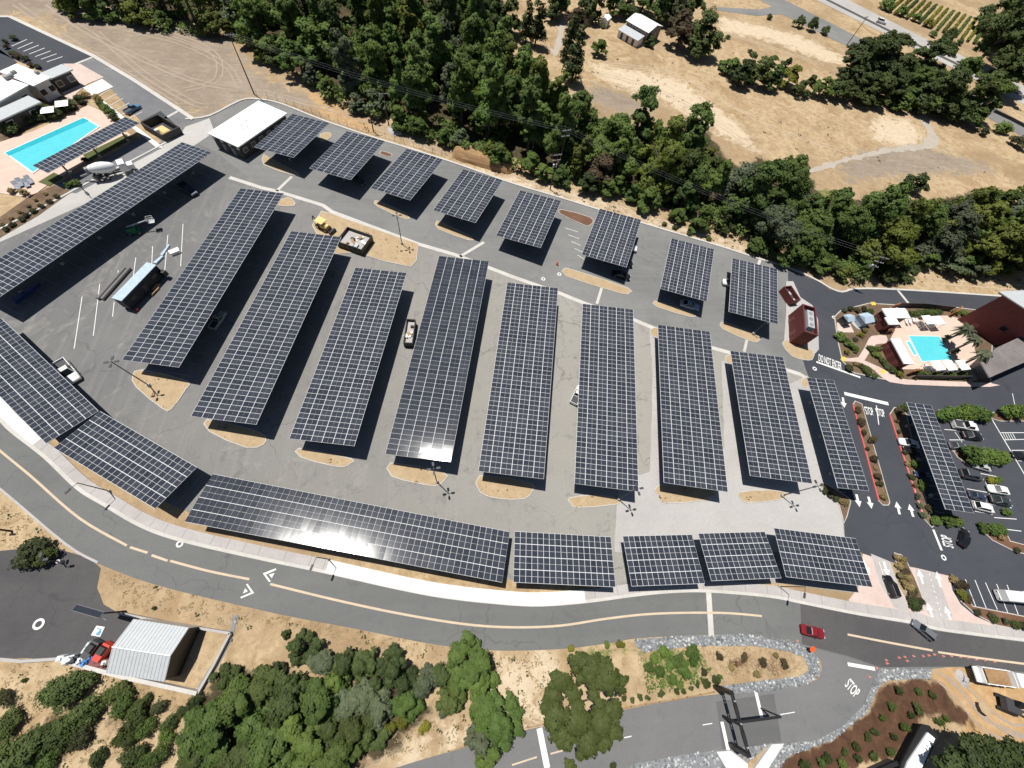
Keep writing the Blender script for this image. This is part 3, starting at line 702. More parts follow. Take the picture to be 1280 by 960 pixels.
# ------------------------------------------------------------------ painted markings
mk = MB(); my = MB()
for pl in ([(-90, 478), (-40, 528), (0, 563), (40, 596), (100, 648), (159, 682)], [(163, 684), (185, 691)], [(190, 694), (210, 701)], [(213, 701), (262, 714), (312, 724)], [(338, 730), (420, 750), (500, 767), (580, 780), (640, 784), (700, 782), (760, 773), (820, 767), (900, 766), (952, 770)], [(1059, 793), (1110, 803), (1165, 813)], [(1172, 815), (1220, 822), (1290, 831)]):
    my.strip(GL(smooth(pl, 5, False)), .34, .095)
struct(my, 'road_marking', M['paint_y'], 'cream centre line along the curving road', 'road marking')
def line(mb, a, b, w=.18, z=.1): mb.strip(GL([a, b]), w, z)
mk.sheet(GL([(328.8, 716.7), (344.8, 710.4), (345.8, 712.2), (332.8, 718.3), (338.9, 726.5), (336.6, 727.7)]), .1); mk.sheet(GL([(336.3, 718.3), (343.6, 716.1), (340, 722.7)]), .1)
mk.sheet(GL([(318, 741.3), (309.8, 729.6), (307.8, 730.4), (314.3, 740.3), (300.6, 746.4), (301.8, 748)]), .1); mk.sheet(GL([(306.7, 735.3), (310.2, 739), (304.2, 741.9)]), .1)
line(mk, (1059, 830), (1093, 836), .55)
for a, b in (((1095, 507), (1098, 531)),): line(mk, a, b, .22)
for x, y in ((1120, 634), (1138, 638)): pass
def arrow(mb, tail, head, w=.35, hw=1.1, hl=.42, z=.1):
    a, b = G(*tail), G(*head); d = (b-a); L = d.length; d.normalize(); n = Vector((-d.y, d.x, 0))
    m = a+d*L*(1-hl)
    mb.sheet([a+n*w/2, a-n*w/2, m-n*w/2, m-n*hw/2, b, m+n*hw/2, m+n*w/2], z)
for t_, h_ in (((1070, 618), (1074, 634)), ((1085, 621), (1089, 636)), ((1124, 643), (1120, 627)), ((1141, 646), (1136, 630)), ((1053, 497), (1055, 510))): arrow(mk, t_, h_, .55, 1.5, .5)
for t_, h_ in (((1078, 700), (1087, 720)), ((1104, 702), (1110, 722)), ((1153, 730), (1147, 711)), ((1175, 734), (1170, 714)), ((1165, 772), (1158, 753)), ((1188, 776), (1180, 757))): arrow(mk, t_, h_, .5, 1.4, .5, .125)
for k in range(9): line(mk, (1161+k*2.0, 717+k*7.2), (1161.6+k*2.0, 719+k*7.2), .2, .125)
line(mk, (1098, 702), (1112, 745), .14, .125)
line(mk, (1166, 662), (1176.5, 688), .5)
line(mk, (1020, 452.5), (1075, 472), .5)
for a, b in (((1055, 492), (1110, 505)),): line(mk, a, b, .9)
# parking bay lines
for a, b in (((1180, 537), (1195, 538)), ((1186, 550), (1216, 550)), ((1190, 564), (1208, 563)), ((1197, 587), (1212, 588)), ((1200, 587), (1246, 596)), ((1208, 611), (1258, 620)), ((1214, 626), (1264, 635)), ((1218, 639), (1240, 643)),
             ((1242, 647), (1270, 649)), ((1243, 660), (1276, 664)), ((1206, 724), (1219, 758)), ((1218, 725), (1232, 760)), ((1231, 728), (1246, 762)), ((1245, 730), (1259, 766)), ((1258, 731), (1272, 768)), ((1193, 540), (1202, 553)),
             ((1231, 601), (1236, 618)), ((1248, 541), (1290, 541)), ((1255, 550), (1290, 549)), ((1264, 563), (1290, 563)), ((1272, 576), (1290, 577)), ((1265, 492), (1268, 507))): line(mk, a, b, .16)
for k in range(5): line(mk, (1253+k*3, 541.5), (1257+k*3, 549.5), .16)
for a, b in (((229, 280), (226, 333)), ((210, 294), (206, 340)), ((191, 308), (190, 330)), ((170, 322), (167, 345)), ((148, 338), (147, 350)), ((103, 371), (93, 436)), ((125, 355), (117, 420)), ((143, 378), (141, 396))): line(mk, a, b, .14, .065)
for k in range(7): line(mk, (14+k*7.3+1, 58+k*3.3), (34+k*7.4, 49.5+k*3.6), .22, .08)
for k in range(6): line(mk, (123+k*7.5, 121+k*5.6), (138+k*8, 112+k*5.6), .16, .08)
for k in range(5): line(mk, (708+k*4-2, 285+k*8.5), (722+k*2, 290+k*8.5), .14, .065)
line(mk, (1238, 522), (1290, 610), .25)

line(mk, (674, 910), (684, 960), .9, .08); line(mk, (944, 863), (952, 897), .55, .085); line(mk, (902, 902), (910, 938), .55, .085)
line(mk, (780, 922), (789, 920), .14, .08); line(mk, (878, 906), (890, 904), .12, .08); line(mk, (975, 893), (993, 890), .12, .08)
for x, y in ((225, 680), (49, 780), (699, 343), (679, 349), (1018, 461), (1179, 697), (1042, 397)):
    P = G(x, y); r0, r1 = (.75, .42) if x == 49 else (.55, .28)
    n = 20
    mk.add([(P.x+r*math.cos(2*math.pi*i/n), P.y+r*math.sin(2*math.pi*i/n), .1) for r in (r1, r0) for i in range(n)], [(i, n+i, n+(i+1) % n, (i+1) % n) for i in range(n)])
struct(mk, 'road_marking', M['paint'], 'white arrows, bay lines and stop bars painted on the paving', 'road marking')
cy = MB(); 
for a, b in (((640, 956), (671, 946)), ((688, 942), (703, 938))): line(cy, a, b, .2, .08)
struct(cy, 'road_marking', M['paint_y'], 'short cream centre dashes on the side road beside the spreading tree', 'road marking')
def text(txt, name, label, at, along, h, w, z=.105, mat='paint'):
    """painted words: centre pixel, pixel towards which the line of text runs, letter height and total width in metres"""
    cu = bpy.data.curves.new(name, 'FONT'); cu.body = txt; cu.size = 1.0; cu.align_x = 'CENTER'; cu.align_y = 'CENTER'; cu.offset = .018
    tmp = bpy.data.objects.new('tmp', cu); COL.objects.link(tmp)
    dg = bpy.context.evaluated_depsgraph_get(); dg.update()
    me = bpy.data.meshes.new_from_object(tmp.evaluated_get(dg)); bpy.data.objects.remove(tmp)
    a, b = G(*at), G(*along); d = b-a
    me.name = name; me.materials.append(M[mat])
    xs = [v.co.x for v in me.vertices]; ys = [v.co.y for v in me.vertices]
    o = bpy.data.objects.new(name, me); COL.objects.link(o)
    o.location = (a.x, a.y, z); o.rotation_euler = (0, 0, math.atan2(d.y, d.x)); o.scale = (w/(max(xs)-min(xs)), h/(max(ys)-min(ys)), 1)
    return tag(o, label, 'road marking', kind='structure')
text('STOP', 'road_marking', 'white word STOP painted left of the lane divider', (1086, 514.5), (1096, 516), 2.1, 2.1)
text('STOP', 'road_marking', 'white word STOP painted right of the lane divider', (1100, 516.5), (1109, 518), 2.1, 2.1)
text('DO NOT ENTER', 'road_marking', 'white words DO NOT ENTER across the lane by the red box building', (1037, 453), (1058, 461), 2.3, 5.9)
text('STOP', 'road_marking', 'white word STOP painted sideways near the black car at the resort exit', (1184, 677), (1181.5, 668), 2.3, 2.3)
text('STOP', 'road_marking', 'white word STOP painted on the side road by the stones', (1064.5, 860.5), (1069, 866), 1.9, 2.2)
# ------------------------------------------------------------------ solar canopies
ORD = ['first', 'second', 'third', 'fourth', 'fifth', 'sixth', 'seventh', 'eighth', 'ninth', 'tenth']
def canopy(c4, label, group, across='x', hc=4.7, rise=1.0, ncol=None, nlen=None, seed=0, bow=None, frame='alu', endtilt=0.0):
    """c4: TL,TR,BR,BL pixels.  across='x': 2 m modules laid left-right, right edge high.  'y': laid up-down, lower edge high"""
    lo, hi = hc-rise/2, hc+rise/2
    zs = [lo, hi, hi, lo] if across == 'x' else [lo, lo, hi, hi]
    ce, rz, Lx, Ly, s = rect(c4, zs)
    rnd = random.Random(seed)
    t = thing('solar_canopy', label, 'solar canopy', (ce.x, ce.y, 0), rz, group)
    if across == 'x':
        nx = ncol or max(1, round(Lx/2.02)); ny = nlen or round(Ly/1.03); sl = rise/Lx
        zf = lambda x, y: hc+sl*x
    else:
        ny = ncol or max(1, round(Ly/2.0)); nx = nlen or round(Lx/1.03); sl = rise/Ly
        zf = lambda x, y: hc-sl*y
    dx, dy = Lx/nx, Ly/ny
    # deck that carries the modules (frames show as bright lines between the glass)
    mb = MB(); a, b = Lx/2, Ly/2
    vs = []
    for dz in (-.10, 0):
        for x, y in ((-a, -b), (a, -b), (a, b), (-a, b)): vs.append((x, y, zf(x, y)+dz))
    mb.add(vs, [(3, 2, 1, 0)], 2).add(vs, [(4, 5, 6, 7), (0, 1, 5, 4), (1, 2, 6, 5), (2, 3, 7, 6), (3, 0, 4, 7)], 1)
    tints = [0.0]*len(mb.v)
    g = .055; mid = .014 if across == 'x' else .02; e_ = .035
    for i in range(nx):
        rowt = rnd.gauss(0, .0035 if not bow else .0014)
        for j in range(ny):
            x0, x1 = -a+i*dx, -a+(i+1)*dx; y0, y1 = -b+j*dy, -b+(j+1)*dy
            tx, ty = rnd.gauss(0, .004 if not bow else .0022)+rowt, rnd.gauss(0, .003 if not bow else .002)
            tv = rnd.random()
            cx, cy = (x0+x1)/2, (y0+y1)/2
            if bow: tx += bow[1]*max(-14, min(14, cx-bow[0]))
            if endtilt: ty += endtilt*max(0, min(1, (-cy-b*.45)/(b*.5)))
            if across == 'x': parts = [(x0+g, cx-mid, y0+e_, y1-e_), (cx+mid, x1-g, y0+e_, y1-e_)]
            else: parts = [(x0+e_, x1-e_, y0+g, cy-mid), (x0+e_, x1-e_, cy+mid, y1-g)]
            for (p, q, r, w) in parts:
                vs = [(X, Y, zf(X, Y)+(.02 if not (bow or endtilt) else .055)+(X-cx)*tx+(Y-cy)*ty) for X, Y in ((p, r), (q, r), (q, w), (p, w))]
                mb.add(vs, [(0, 1, 2, 3)], 0); tints += [tv]*4
    o = mb.build('solar_panels', [M['pv'], M[frame], M['under']], t, fix=False)
    at = o.data.attributes.new('tint', 'FLOAT', 'POINT'); at.data.foreach_set('value', tints)
    # steel: one central girder, purlins, T posts
    long_x = Lx > Ly
    LL, WW = (Lx, Ly) if long_x else (Ly, Lx)
    n = max(2, round(LL/9.0))
    fr = MB()
    def P(u, v): return (u, v) if long_x else (v, u)
    for k in range(-2, 3):
        v = k*WW/5.2; p0, p1 = P(-LL/2+.3, v), P(LL/2-.3, v)
        fr.tube((*p0, zf(*p0)-.22), (*p1, zf(*p1)-.22), .09, .09, 4)
    for k in range(n):
        u = -LL/2+LL*(k+.5)/n
        p0, p1 = P(u, -WW/2+.5), P(u, WW/2-.5)
        fr.tube((*p0, zf(*p0)-.42), (*p1, zf(*p1)-.42), .16, .16, 4)
    fr.build('roof_frame', M['steel'], t)
    pm = None
    for k in range(n):
        u = -LL/2+LL*(k+.5)/n; p0 = P(u, 0)
        if pm is None:
            q = MB(); q.box((0, 0, zf(0, 0)/2-.25), (.34, .34, zf(0, 0)-.5)); q.tube((0, 0, 0), (0, 0, .75), .33, .33, 10, 1)
            o = q.build('post', [M['steel'], M['concrete']], t, (*p0, 0), 0); pm = o
        else:
            o = pm.copy(); COL.objects.link(o); o.parent = t; o.location = (*p0, 0)
    return t
LONG = [[(302, 236), (353, 241), (226, 460), (150, 449)], [(364, 289), (426, 296), (321, 531), (238, 520)], [(445, 335), (510, 341), (441, 558), (360, 547.5)], [(549, 320), (612, 327), (562.5, 577.5), (481, 567.5)],
        [(633, 353), (697.5, 360), (680, 599), (599, 589)], [(730.5, 380), (795, 387.5), (794, 614), (715, 604)], [(824, 406), (889, 415), (908, 614.5), (827.5, 603)], [(915, 439), (983, 447), (1011, 604), (935, 594)]]
for i, c in enumerate(LONG):
    extra = [' leftmost and beside the container trailer', '', ' beside the dumpster island', ' with a blue sun glint', '', '', '', ''][i]
    canopy(c, f'{ORD[i]} long six panel wide solar canopy from the left{extra}', 'long solar canopies in the middle of the car park', 'x', 4.7, 1.0, 6, seed=i, endtilt=.031 if i == 3 else 0)
canopy([(1012.5, 472.5), (1048, 476), (1080, 613), (1042.5, 609)], 'narrow three panel wide solar canopy beside the stop words', 'narrow solar canopies on the right', 'x', 4.5, .5, 3, seed=21)
canopy([(1135, 503), (1166, 507), (1215.5, 641), (1180, 636)], 'narrow solar canopy over the parked cars of the resort', 'narrow solar canopies on the right', 'x', 4.5, .5, 3, seed=22)
SHORT = [[(365, 142), (411, 154), (367.5, 197), (318, 184)], [(434, 164), (480, 176), (440, 225), (385.5, 210)], [(506, 186), (555, 199), (512, 250.5), (465, 235)], [(577.5, 211), (627, 225), (596, 279), (542.5, 263)],
         [(649, 238), (702.5, 251), (675, 310), (621, 294)], [(749, 261), (801, 274), (784, 335), (727.5, 317.5)], [(839.5, 297.5), (894, 312.5), (882.5, 376), (825, 361)], [(917, 323), (973, 337), (971, 404.5), (909, 389)]]
for i, c in enumerate(SHORT):
    canopy(c, f'{ORD[i]} short square solar canopy from the left in the upper row', 'short solar canopies along the upper edge', 'x', 4.7, 1.0, 6, seed=40+i)
FRONT = [([(-2, 393), (122.5, 514), (58, 554), (-62, 434)], 'leftmost front solar canopy cut by the left photo edge', .7),
         ([(125, 514), (247, 584), (193, 636), (67.5, 560)], 'slanted front solar canopy second from the left along the road', .7),
         ([(265, 592.5), (636, 664), (629, 729), (232, 652)], 'longest front solar canopy with a dazzling sun glint on it', .72),
         ([(643, 664), (764, 671), (769, 734), (642, 728)], 'front solar canopy just right of the glinting one', .7),
         ([(779, 670), (865, 668), (881, 729.5), (789, 733)], 'small front solar canopy sixth in line from the entry, third from right', .7),
         ([(874.5, 666), (957.5, 665), (975, 722), (887.5, 727)], 'small front solar canopy second from the right', .7),
         ([(968, 659), (1071, 674), (1089, 733), (982, 722)], 'rightmost front solar canopy next to the pink entry', .7)]
for i, (c, l, r) in enumerate(FRONT):
    if i == 4: l = 'small front solar canopy third from the right'
    canopy(c, l, 'front solar canopies along the curving road', 'y', 4.0, r, 4, seed=60+i, bow=(2.2, .0030) if i == 2 else None, frame='alu')
canopy([(234, 180), (267.5, 192.5), (-13, 374.4), (-60, 352)], 'very long solar canopy at the left edge beside the mixer truck', 'solar canopies on the left', 'x', 4.7, 1.0, 6, seed=80)
canopy([(156, 146), (175, 154), (59, 216), (41, 207)], 'narrow bluish solar canopy beside the large motel pool', 'solar canopies on the left', 'x', 3.6, .3, 3, seed=81)

# worn bay lines under the canopies
bl = MB()
for o in [o for o in ALL if o.name.startswith('solar_canopy')]:
    d = [c for c in o.children if c.name.startswith('solar_panels')][0].data
    xs = [v.co.x for v in d.vertices]; ys = [v.co.y for v in d.vertices]; a, b = max(xs), max(ys)
    m = Matrix.Translation(o.location) @ Matrix.Rotation(o.rotation_euler.z, 4, 'Z'); lx = a > b
    LL, WW = (2*a, 2*b) if lx else (2*b, 2*a)
    k = int(LL/2.75)
    for i in range(k+1):
        u = -LL/2+.6+i*(LL-1.2)/k
        p, q = ((u, -WW/2+.5), (u, WW/2-.5)) if lx else ((-WW/2+.5, u), (WW/2-.5, u))
        bl.strip([m @ Vector((*p, 0)), m @ Vector((*q, 0))], .11, .075)
M['paint_worn'] = paving('worn_bay_paint', (.42, .42, .41), (.26, .26, .255), .8, 6, stain=(.16, .16, .16), stain_amt=.6)
struct(bl, 'road_marking', M['paint_worn'], 'worn parking bay lines under the solar canopies', 'road marking')
# ------------------------------------------------------------------ poles and wires
def lamp(base, top, label, heads=4, group='car park lamps', h=None):
    b = G(*base); h = h or hgt(base, top)
    t = thing('lamp_post', label, 'lamp post', b, 0, group)
    MB().tube((0, 0, 0), (0, 0, .8), .32, .30, 12).build('footing', M['concrete'], t)
    MB().tube((0, 0, .75), (0, 0, h), .11, .07, 8).build('pole', M['dkgrey'], t)
    for k in range(heads):
        a = math.pi/2*k+.15
        q = MB(); q.tube((0, 0, 0), (.55, 0, .05), .04, .04, 6); q.box((.8, 0, .06), (.65, .36, .12))
        q.build('lamp_head', M['dkgrey'], t, (0, 0, h-.1), a)
    return t
lamp((772.5, 624), (797.5, 612), 'four headed lamp post at the near end of the sixth long canopy')
lamp((976, 619.8), (1022, 606), 'four headed lamp post at the near end of the eighth long canopy')
lamp((502.5, 305.5), (496, 269), 'four headed lamp post on the dumpster island')
lamp((546, 602.5), (540, 585), 'four headed lamp post at the near end of the fourth long canopy', h=10)
lamp((187.5, 482.6), (139, 452), 'four headed lamp post at the near end of the first long canopy')
lamp((940, 418), (952, 404), 'short lamp post by the eighth short canopy', 1, h=5)
lamp((78, 702), (50, 698), 'pale lamp post over the dark bush at the yard mouth', 2)
lamp((110, 243), (53, 245), 'lamp post on the brown bed beside the service lane', 1, h=6)
def street_lamp(base, label, aim, h=6.5):
    b = G(*base); q = G(*aim)
    t = thing('street_lamp', label, 'street lamp', b, math.atan2(q.y-b.y, q.x-b.x), 'street lamps along the curving road')
    MB().tube((0, 0, 0), (0, 0, .5), .22, .2, 10).build('footing', M['concrete'], t)
    MB().tube((0, 0, .45), (0, 0, h), .09, .06, 8).build('pole', M['dkgrey'], t)
    q = MB(); q.tube((0, 0, h-.1), (1.1, 0, h+.05), .045, .04, 6); q.box((1.5, 0, h+.05), (.9, .32, .14)); q.build('lamp_head', M['dkgrey'], t)
street_lamp((137.5, 614), 'street lamp on the straw verge below the slanted front canopy', (110, 640))
street_lamp((411, 699), 'street lamp on the verge below the glinting canopy', (402, 720))
street_lamp((973, 733), 'street lamp below the rightmost front canopy', (970, 750))
def utility_pole(base, top, label, h=None, arms=1, rot=.3, transf=False):
    b = G(*base); h = h or hgt(base, top)
    t = thing('utility_pole', label, 'utility pole', b, rot, 'utility poles along the creek')
    MB().tube((0, 0, 0), (0, 0, h), .19, .11, 8).build('pole', M['pole'], t)
    for k in range(arms):
        q = MB(); q.box((0, .12, h-.35-k*1.5), (2.6, .14, .16))
        o = q.build('crossarm', M['midgrey'], t)
        w = MB()
        for x in (-1.1, -.45, .45, 1.1): w.tube((x, .12, h-.27-k*1.5), (x, .12, h-.02-k*1.5), .06, .04, 6)
        w.build('insulator', M['white'], o)
    if transf:
        for x in (-.35, .35): MB().lathe((x, .3, h-4.0), (0, 0, 1), [(0, .22), (.05, .26), (.95, .26), (1.0, .15), (1.1, .08)], 10).build('transformer', M['galv'], t)
    return t, b, h
PA = utility_pole((318, 118), (286, 42), 'tall leaning looking utility pole at the corner of the tilled field', arms=1)
utility_pole((467, 165), (462, 131), 'utility pole left of the pair by the soil heap', arms=1)
utility_pole((486, 157), (482, 116), 'slimmer utility pole at the edge of the creek trees', arms=1)
PC = utility_pole((687.5, 237), (699, 193), 'utility pole with transformer above the fifth short canopy', arms=2, transf=True)
PD = utility_pole((1060, 357.5), (1107, 322), 'utility pole with crossarms and transformer at the bend by the resort', arms=3, transf=True, rot=-.3)
pe = G(709, 162, 15)
t_, PEb, PEh = utility_pole(PX((pe.x, pe.y, 0)), None, 'utility pole rising out of the creek trees carrying wires', h=15, arms=2)
PE = (t_, PEb, PEh)
utility_pole((1058, 57), (1071, 40), 'utility pole beside the frontage road', h=11, arms=1)
def wire(A, B, label, n=3, sag=1.6):
    t = thing('power_line', label, 'power line', (0, 0, 0), 0)
    a, b = A[1]+Vector((0, 0, A[2])), B[1]+Vector((0, 0, B[2]))
    d = (b-a); s = Vector((-d.y, d.x, 0)).normalized()
    for k in range(n):
        o = s*(k-(n-1)/2)*1.0; q = MB(); pr = None
        for i in range(15):
            u = i/14; p = a.lerp(b, u)+o-Vector((0, 0, sag*4*u*(1-u)))
            if pr is not None: q.tube(pr, p, .016, .016, 4, cap=False)
            pr = p
        q.build('wire', M['midgrey'], t)
wire(PA, PE, 'three wires running from the field corner pole into the creek trees')
wire(PE, PD, 'three wires running over the creek trees to the resort bend')
# solar street light on the yard
def solar_pole():
    base, top = (157, 764), (128, 731)
    b = G(*base); h = hgt(base, top)
    t = thing('solar_light_pole', 'pole with a tilted solar module at the mouth of the yard', 'solar pole', b, 0)
    MB().tube((0, 0, 0), (0, 0, h), .14, .09, 8).build('pole', M['pole'], t)
    q = MB(); q.box((0, 0, 0), (3.8, .8, .08), 1); q.box((0, 0, .06), (3.74, .74, .03), 0)
    o = q.build('solar_module', [M['pv'], M['midgrey']], t, (-.4, .4, h+.2)); o.rotation_euler = (R_(-14), R_(4), math.atan2((G(144, 733)-G(108, 722)).y, (G(144, 733)-G(108, 722)).x))
    tv = o.data.attributes.new('tint', 'FLOAT', 'POINT')
    MB().tube((-.4, .4, h-.2), (.9, -.9, h-1.8), .05, .05, 6).build('brace', M['galv'], t)
solar_pole()
def fence(px, label, step=3.0, h=1.6, group=None, post_m='galv', off=.9):
    P = GL(smooth(px, 3, False))
    t = thing('wire_fence', label, 'fence', (0, 0, 0), 0, group)
    acc = 0; posts = [P[0]]
    for i in range(1, len(P)):
        a, b = P[i-1], P[i]; L = (b-a).length; u = step-acc
        while u < L: posts.append(a.lerp(b, u/L)); u += step
        acc = (acc+L) % step
    first = None; r = MB()
    for k, p in enumerate(posts):
        if first is None: first = MB().tube((0, 0, 0), (0, 0, h), .05, .05, 6).build('fence_post', M['wood' if post_m == 'wood' else 'steel'], t, p)
        elif k < 100:
            c = first.copy(); COL.objects.link(c); c.parent = t; c.location = p
        if k:
            for z in (.15, h/2, h-.05): r.tube(posts[k-1]+Vector((0, 0, z)), p+Vector((0, 0, z)), .02, .02, 4, cap=False)
    r.build('wires', M[post_m], t)
fence([(322, 121), (352, 127), (400, 146), (440, 160), (480, 172), (560, 197)], 'thin wire fence just above the upper white kerb')
fence([(560, 938), (600, 925), (640, 912), (680, 904), (740, 892), (800, 880), (850, 872), (900, 862)], 'low brown timber rail fence above the side road', 2.4, .9, post_m='wood')
# ------------------------------------------------------------------ vehicles
PAINT = {}
def carpaint(c):
    if c not in PAINT:
        m, t, b = newmat('car_paint'); b.inputs['Base Color'].default_value = (*c, 1); b.inputs['Roughness'].default_value = .3; b.inputs['Specular IOR Level'].default_value = .3
        b.inputs['Coat Weight'].default_value = .25; b.inputs['Coat Roughness'].default_value = .08
        PAINT[c] = m
    return PAINT[c]
WHEEL = None
def wheel(parent, x, y, r=.34):
    s = 1 if y > 0 else -1
    q = MB(); q.lathe((0, -.11, 0), (0, 1, 0), [(0, r*.8), (.03, r), (.19, r), (.22, r*.8)], 16)
    o = q.build('wheel', M['rubber'], parent, (x, y, r))
    MB().lathe((0, s*.10, 0), (0, s, 0), [(0, r*.6), (.02, r*.55)], 10).build('rim', M['rim'], o)
def car(p0, p1, col, label, kind='sedan', z=.7, L=None, group=None, cat='car'):
    """p0 -> p1: photo pixels of tail and nose"""
    a, b = G(p0[0], p0[1], z), G(p1[0], p1[1], z)
    c = (a+b)/2; rz = math.atan2(b.y-a.y, b.x-a.x)
    spec = {'sedan': (4.7, 1.84, .92, 1.45), 'suv': (4.8, 1.92, 1.05, 1.75), 'pickup': (5.6, 2.0, 1.05, 1.85), 'hatch': (4.2, 1.8, .95, 1.5), 'van': (6.0, 2.2, 1.25, 2.4)}[kind]
    LL, W, zb, zr = spec
    if L: LL = L
    k = max(.82, min(1.08, (b-a).length/LL))
    t = thing({'pickup': 'pickup_truck', 'van': 'van', 'suv': 'suv'}.get(kind, 'car'), label, cat, (c.x, c.y, .06), rz, group)
    t.scale = (k, k, k)
    w = W/2; h = LL/2
    bonnet = .88 if kind != 'van' else 1.0
    secs = []
    prof = [(-h, .78, .42, zb*.86), (-h+.12, .93, .30, zb*.97), (-h+.7, 1.0, .24, zb), (0, 1.0, .24, zb), (h-1.35, 1.0, .24, zb*.98), (h-.55, .97, .24, zb*bonnet), (h-.12, .86, .30, zb*.74*(1.2 if kind == 'van' else 1)), (h, .70, .40, zb*.62*(1.2 if kind == 'van' else 1))]
    if kind == 'pickup': prof = [(-h, .97, .35, .80), (-h+.05, 1, .3, .82), (-.5, 1.0, .28, .82), (-.45, 1, .28, zb), (h-1.4, 1.0, .26, zb), (h-.5, .97, .26, zb*.93), (h-.1, .88, .3, zb*.82), (h, .76, .4, zb*.7)]
    for x, k, z0, z1 in prof:
        y = w*k
        secs.append([(x, -y*.93, z0), (x, -y, z0+.18), (x, -y, z1-.14), (x, -y*.86, z1), (x, y*.86, z1), (x, y, z1-.14), (x, y, z0+.18), (x, y*.93, z0)])
    q = MB(); q.loft(secs)
    gl = {'sedan': (-h+.75, h-1.35, -h+1.5, h-2.1), 'suv': (-h+.12, h-1.35, -h+.5, h-2.0), 'pickup': (-.45, h-1.45, -.25, h-2.15), 'hatch': (-h+.15, h-1.15, -h+.75, h-1.9), 'van': (-h+.1, h-.75, -h+.15, h-1.35)}[kind]
    x0, x1, r0, r1 = gl; wb, wr = w*.88, w*.70
    if kind == 'van': wb, wr = w*.96, w*.90
    q.add([(r0, -wr, zr-.03), (r1, -wr, zr-.03), (r1, wr, zr-.03), (r0, wr, zr-.03), (r0+.1, -wr*.85, zr+.03), (r1-.1, -wr*.85, zr+.03), (r1-.1, wr*.85, zr+.03), (r0+.1, wr*.85, zr+.03)],
          [(3, 2, 1, 0), (4, 5, 6, 7), (0, 1, 5, 4), (1, 2, 6, 5), (2, 3, 7, 6), (3, 0, 4, 7)])
    for sx in (x0, x1):                                    # pillars
        rx = r0 if sx == x0 else r1
        for sy in (-1, 1): q.tube((sx, sy*(wb-.02), zb-.05), (rx, sy*(wr-.01), zr-.02), .055, .05, 5)
    if kind == 'pickup':
        for sy in (-1, 1): q.box(((-h-.45)/2, sy*(w-.07), .98), (h-.45, .12, .34))
        q.box((-h+.06, 0, .98), (.1, W-.2, .34))
    body = q.build('body', carpaint(col), t)
    g = MB()
    zt = zr-.035
    lowz = zb-.03
    if kind == 'van':
        g.add([(x1-.1, -wb, zb), (x1-.1, wb, zb), (r1-.02, wr, zt), (r1-.02, -wr, zt), (x1-.9, -wb, zb), (x1-.9, wb, zb), (r1-.75, wr, zt), (r1-.75, -wr, zt)], [(0, 1, 2, 3), (4, 0, 3, 7), (5, 6, 2, 1), (4, 7, 6, 5), (0, 4, 5, 1), (3, 2, 6, 7)])
        q2 = MB(); q2.add([(x0, -wb, zb-.1), (x1-.95, -wb, zb-.1), (x1-.95, wb, zb-.1), (x0, wb, zb-.1), (r0, -wr, zt), (x1-1.2, -wr, zt), (x1-1.2, wr, zt), (r0, wr, zt)], [(3, 2, 1, 0), (4, 5, 6, 7), (0, 1, 5, 4), (1, 2, 6, 5), (2, 3, 7, 6), (3, 0, 4, 7)])
        q2.build('cargo_body', carpaint(col), t)
    else:
        g.add([(x0, -wb, lowz), (x1, -wb, lowz), (x1, wb, lowz), (x0, wb, lowz), (r0, -wr, zt), (r1, -wr, zt), (r1, wr, zt), (r0, wr, zt)], [(3, 2, 1, 0), (4, 5, 6, 7), (0, 1, 5, 4), (1, 2, 6, 5), (2, 3, 7, 6), (3, 0, 4, 7)])
    g.build('windows', M['glass'], t)
    for x in (h-.85, -h+.85):
        for sy in (-1, 1): wheel(t, x, sy*(w-.10), .36 if kind in ('suv', 'pickup', 'van') else .32)
    zl = zb*.66
    for sy in (-1, 1):
        MB().box((0, 0, 0), (.16, .36, .15)).build('headlight', M['chrome'], t, (h-.10, sy*w*.62, zl))
        MB().box((0, 0, 0), (.10, .30, .16)).build('tail_light', M['tail'], t, (-h+.03, sy*w*.62, zl+.1))
        MB().box((0, 0, 0), (.14, .16, .12)).build('mirror', carpaint(col), t, (x1-.55, sy*(w+.06), zb+.06))
    if kind == 'pickup': MB().box(((-h-.5)/2, 0, .84), (h-.62, W-.3, .03)).build('cargo_bed', M['dkgrey'], t)
    return t
WHT, BLK, GRY, SIL, NVY, DGR, RED = (.75, .75, .73), (.012, .012, .014), (.06, .065, .075), (.42, .43, .42), (.025, .04, .075), (.03, .04, .04), (.22, .012, .018)
car((1192, 529), (1223, 534), WHT, 'large white pickup truck below the hedge in the resort car park', 'pickup', 1.0, 6.0)
car((1203, 543), (1228, 546), BLK, 'black sedan with blue white reflections parked next to the white pickup', 'sedan')
car((1186, 556), (1208, 559), GRY, 'dark grey sedan parked above the mulch island with two trees', 'sedan')
car((1238, 586), (1216, 580), SIL, 'silver sedan parked just below the two island trees', 'sedan')
car((1200, 591), (1227, 596), GRY, 'dark blue grey suv parked against the resort solar canopy', 'suv')
car((1260, 614), (1235, 610), WHT, 'white sedan with a dark glass roof beside the small yellow green bush', 'sedan')
car((1211, 617), (1233, 623), NVY, 'navy sedan parked above the white suv', 'sedan')
car((1238, 623), (1264, 629), DGR, 'black green sedan parked right of the navy one', 'sedan')
car((1217, 631), (1242, 637), WHT, 'white suv at the lower end of the resort solar canopy', 'suv')
car((1288, 573), (1266, 567), BLK, 'black car at the right edge in the marked bays', 'sedan')
car((1148, 556), (1124, 551), WHT, 'white sedan poking out of the shade of the resort solar canopy', 'sedan')
car((1152, 566), (1130, 561), BLK, 'black car in the shade next to the white nosed sedan', 'sedan')
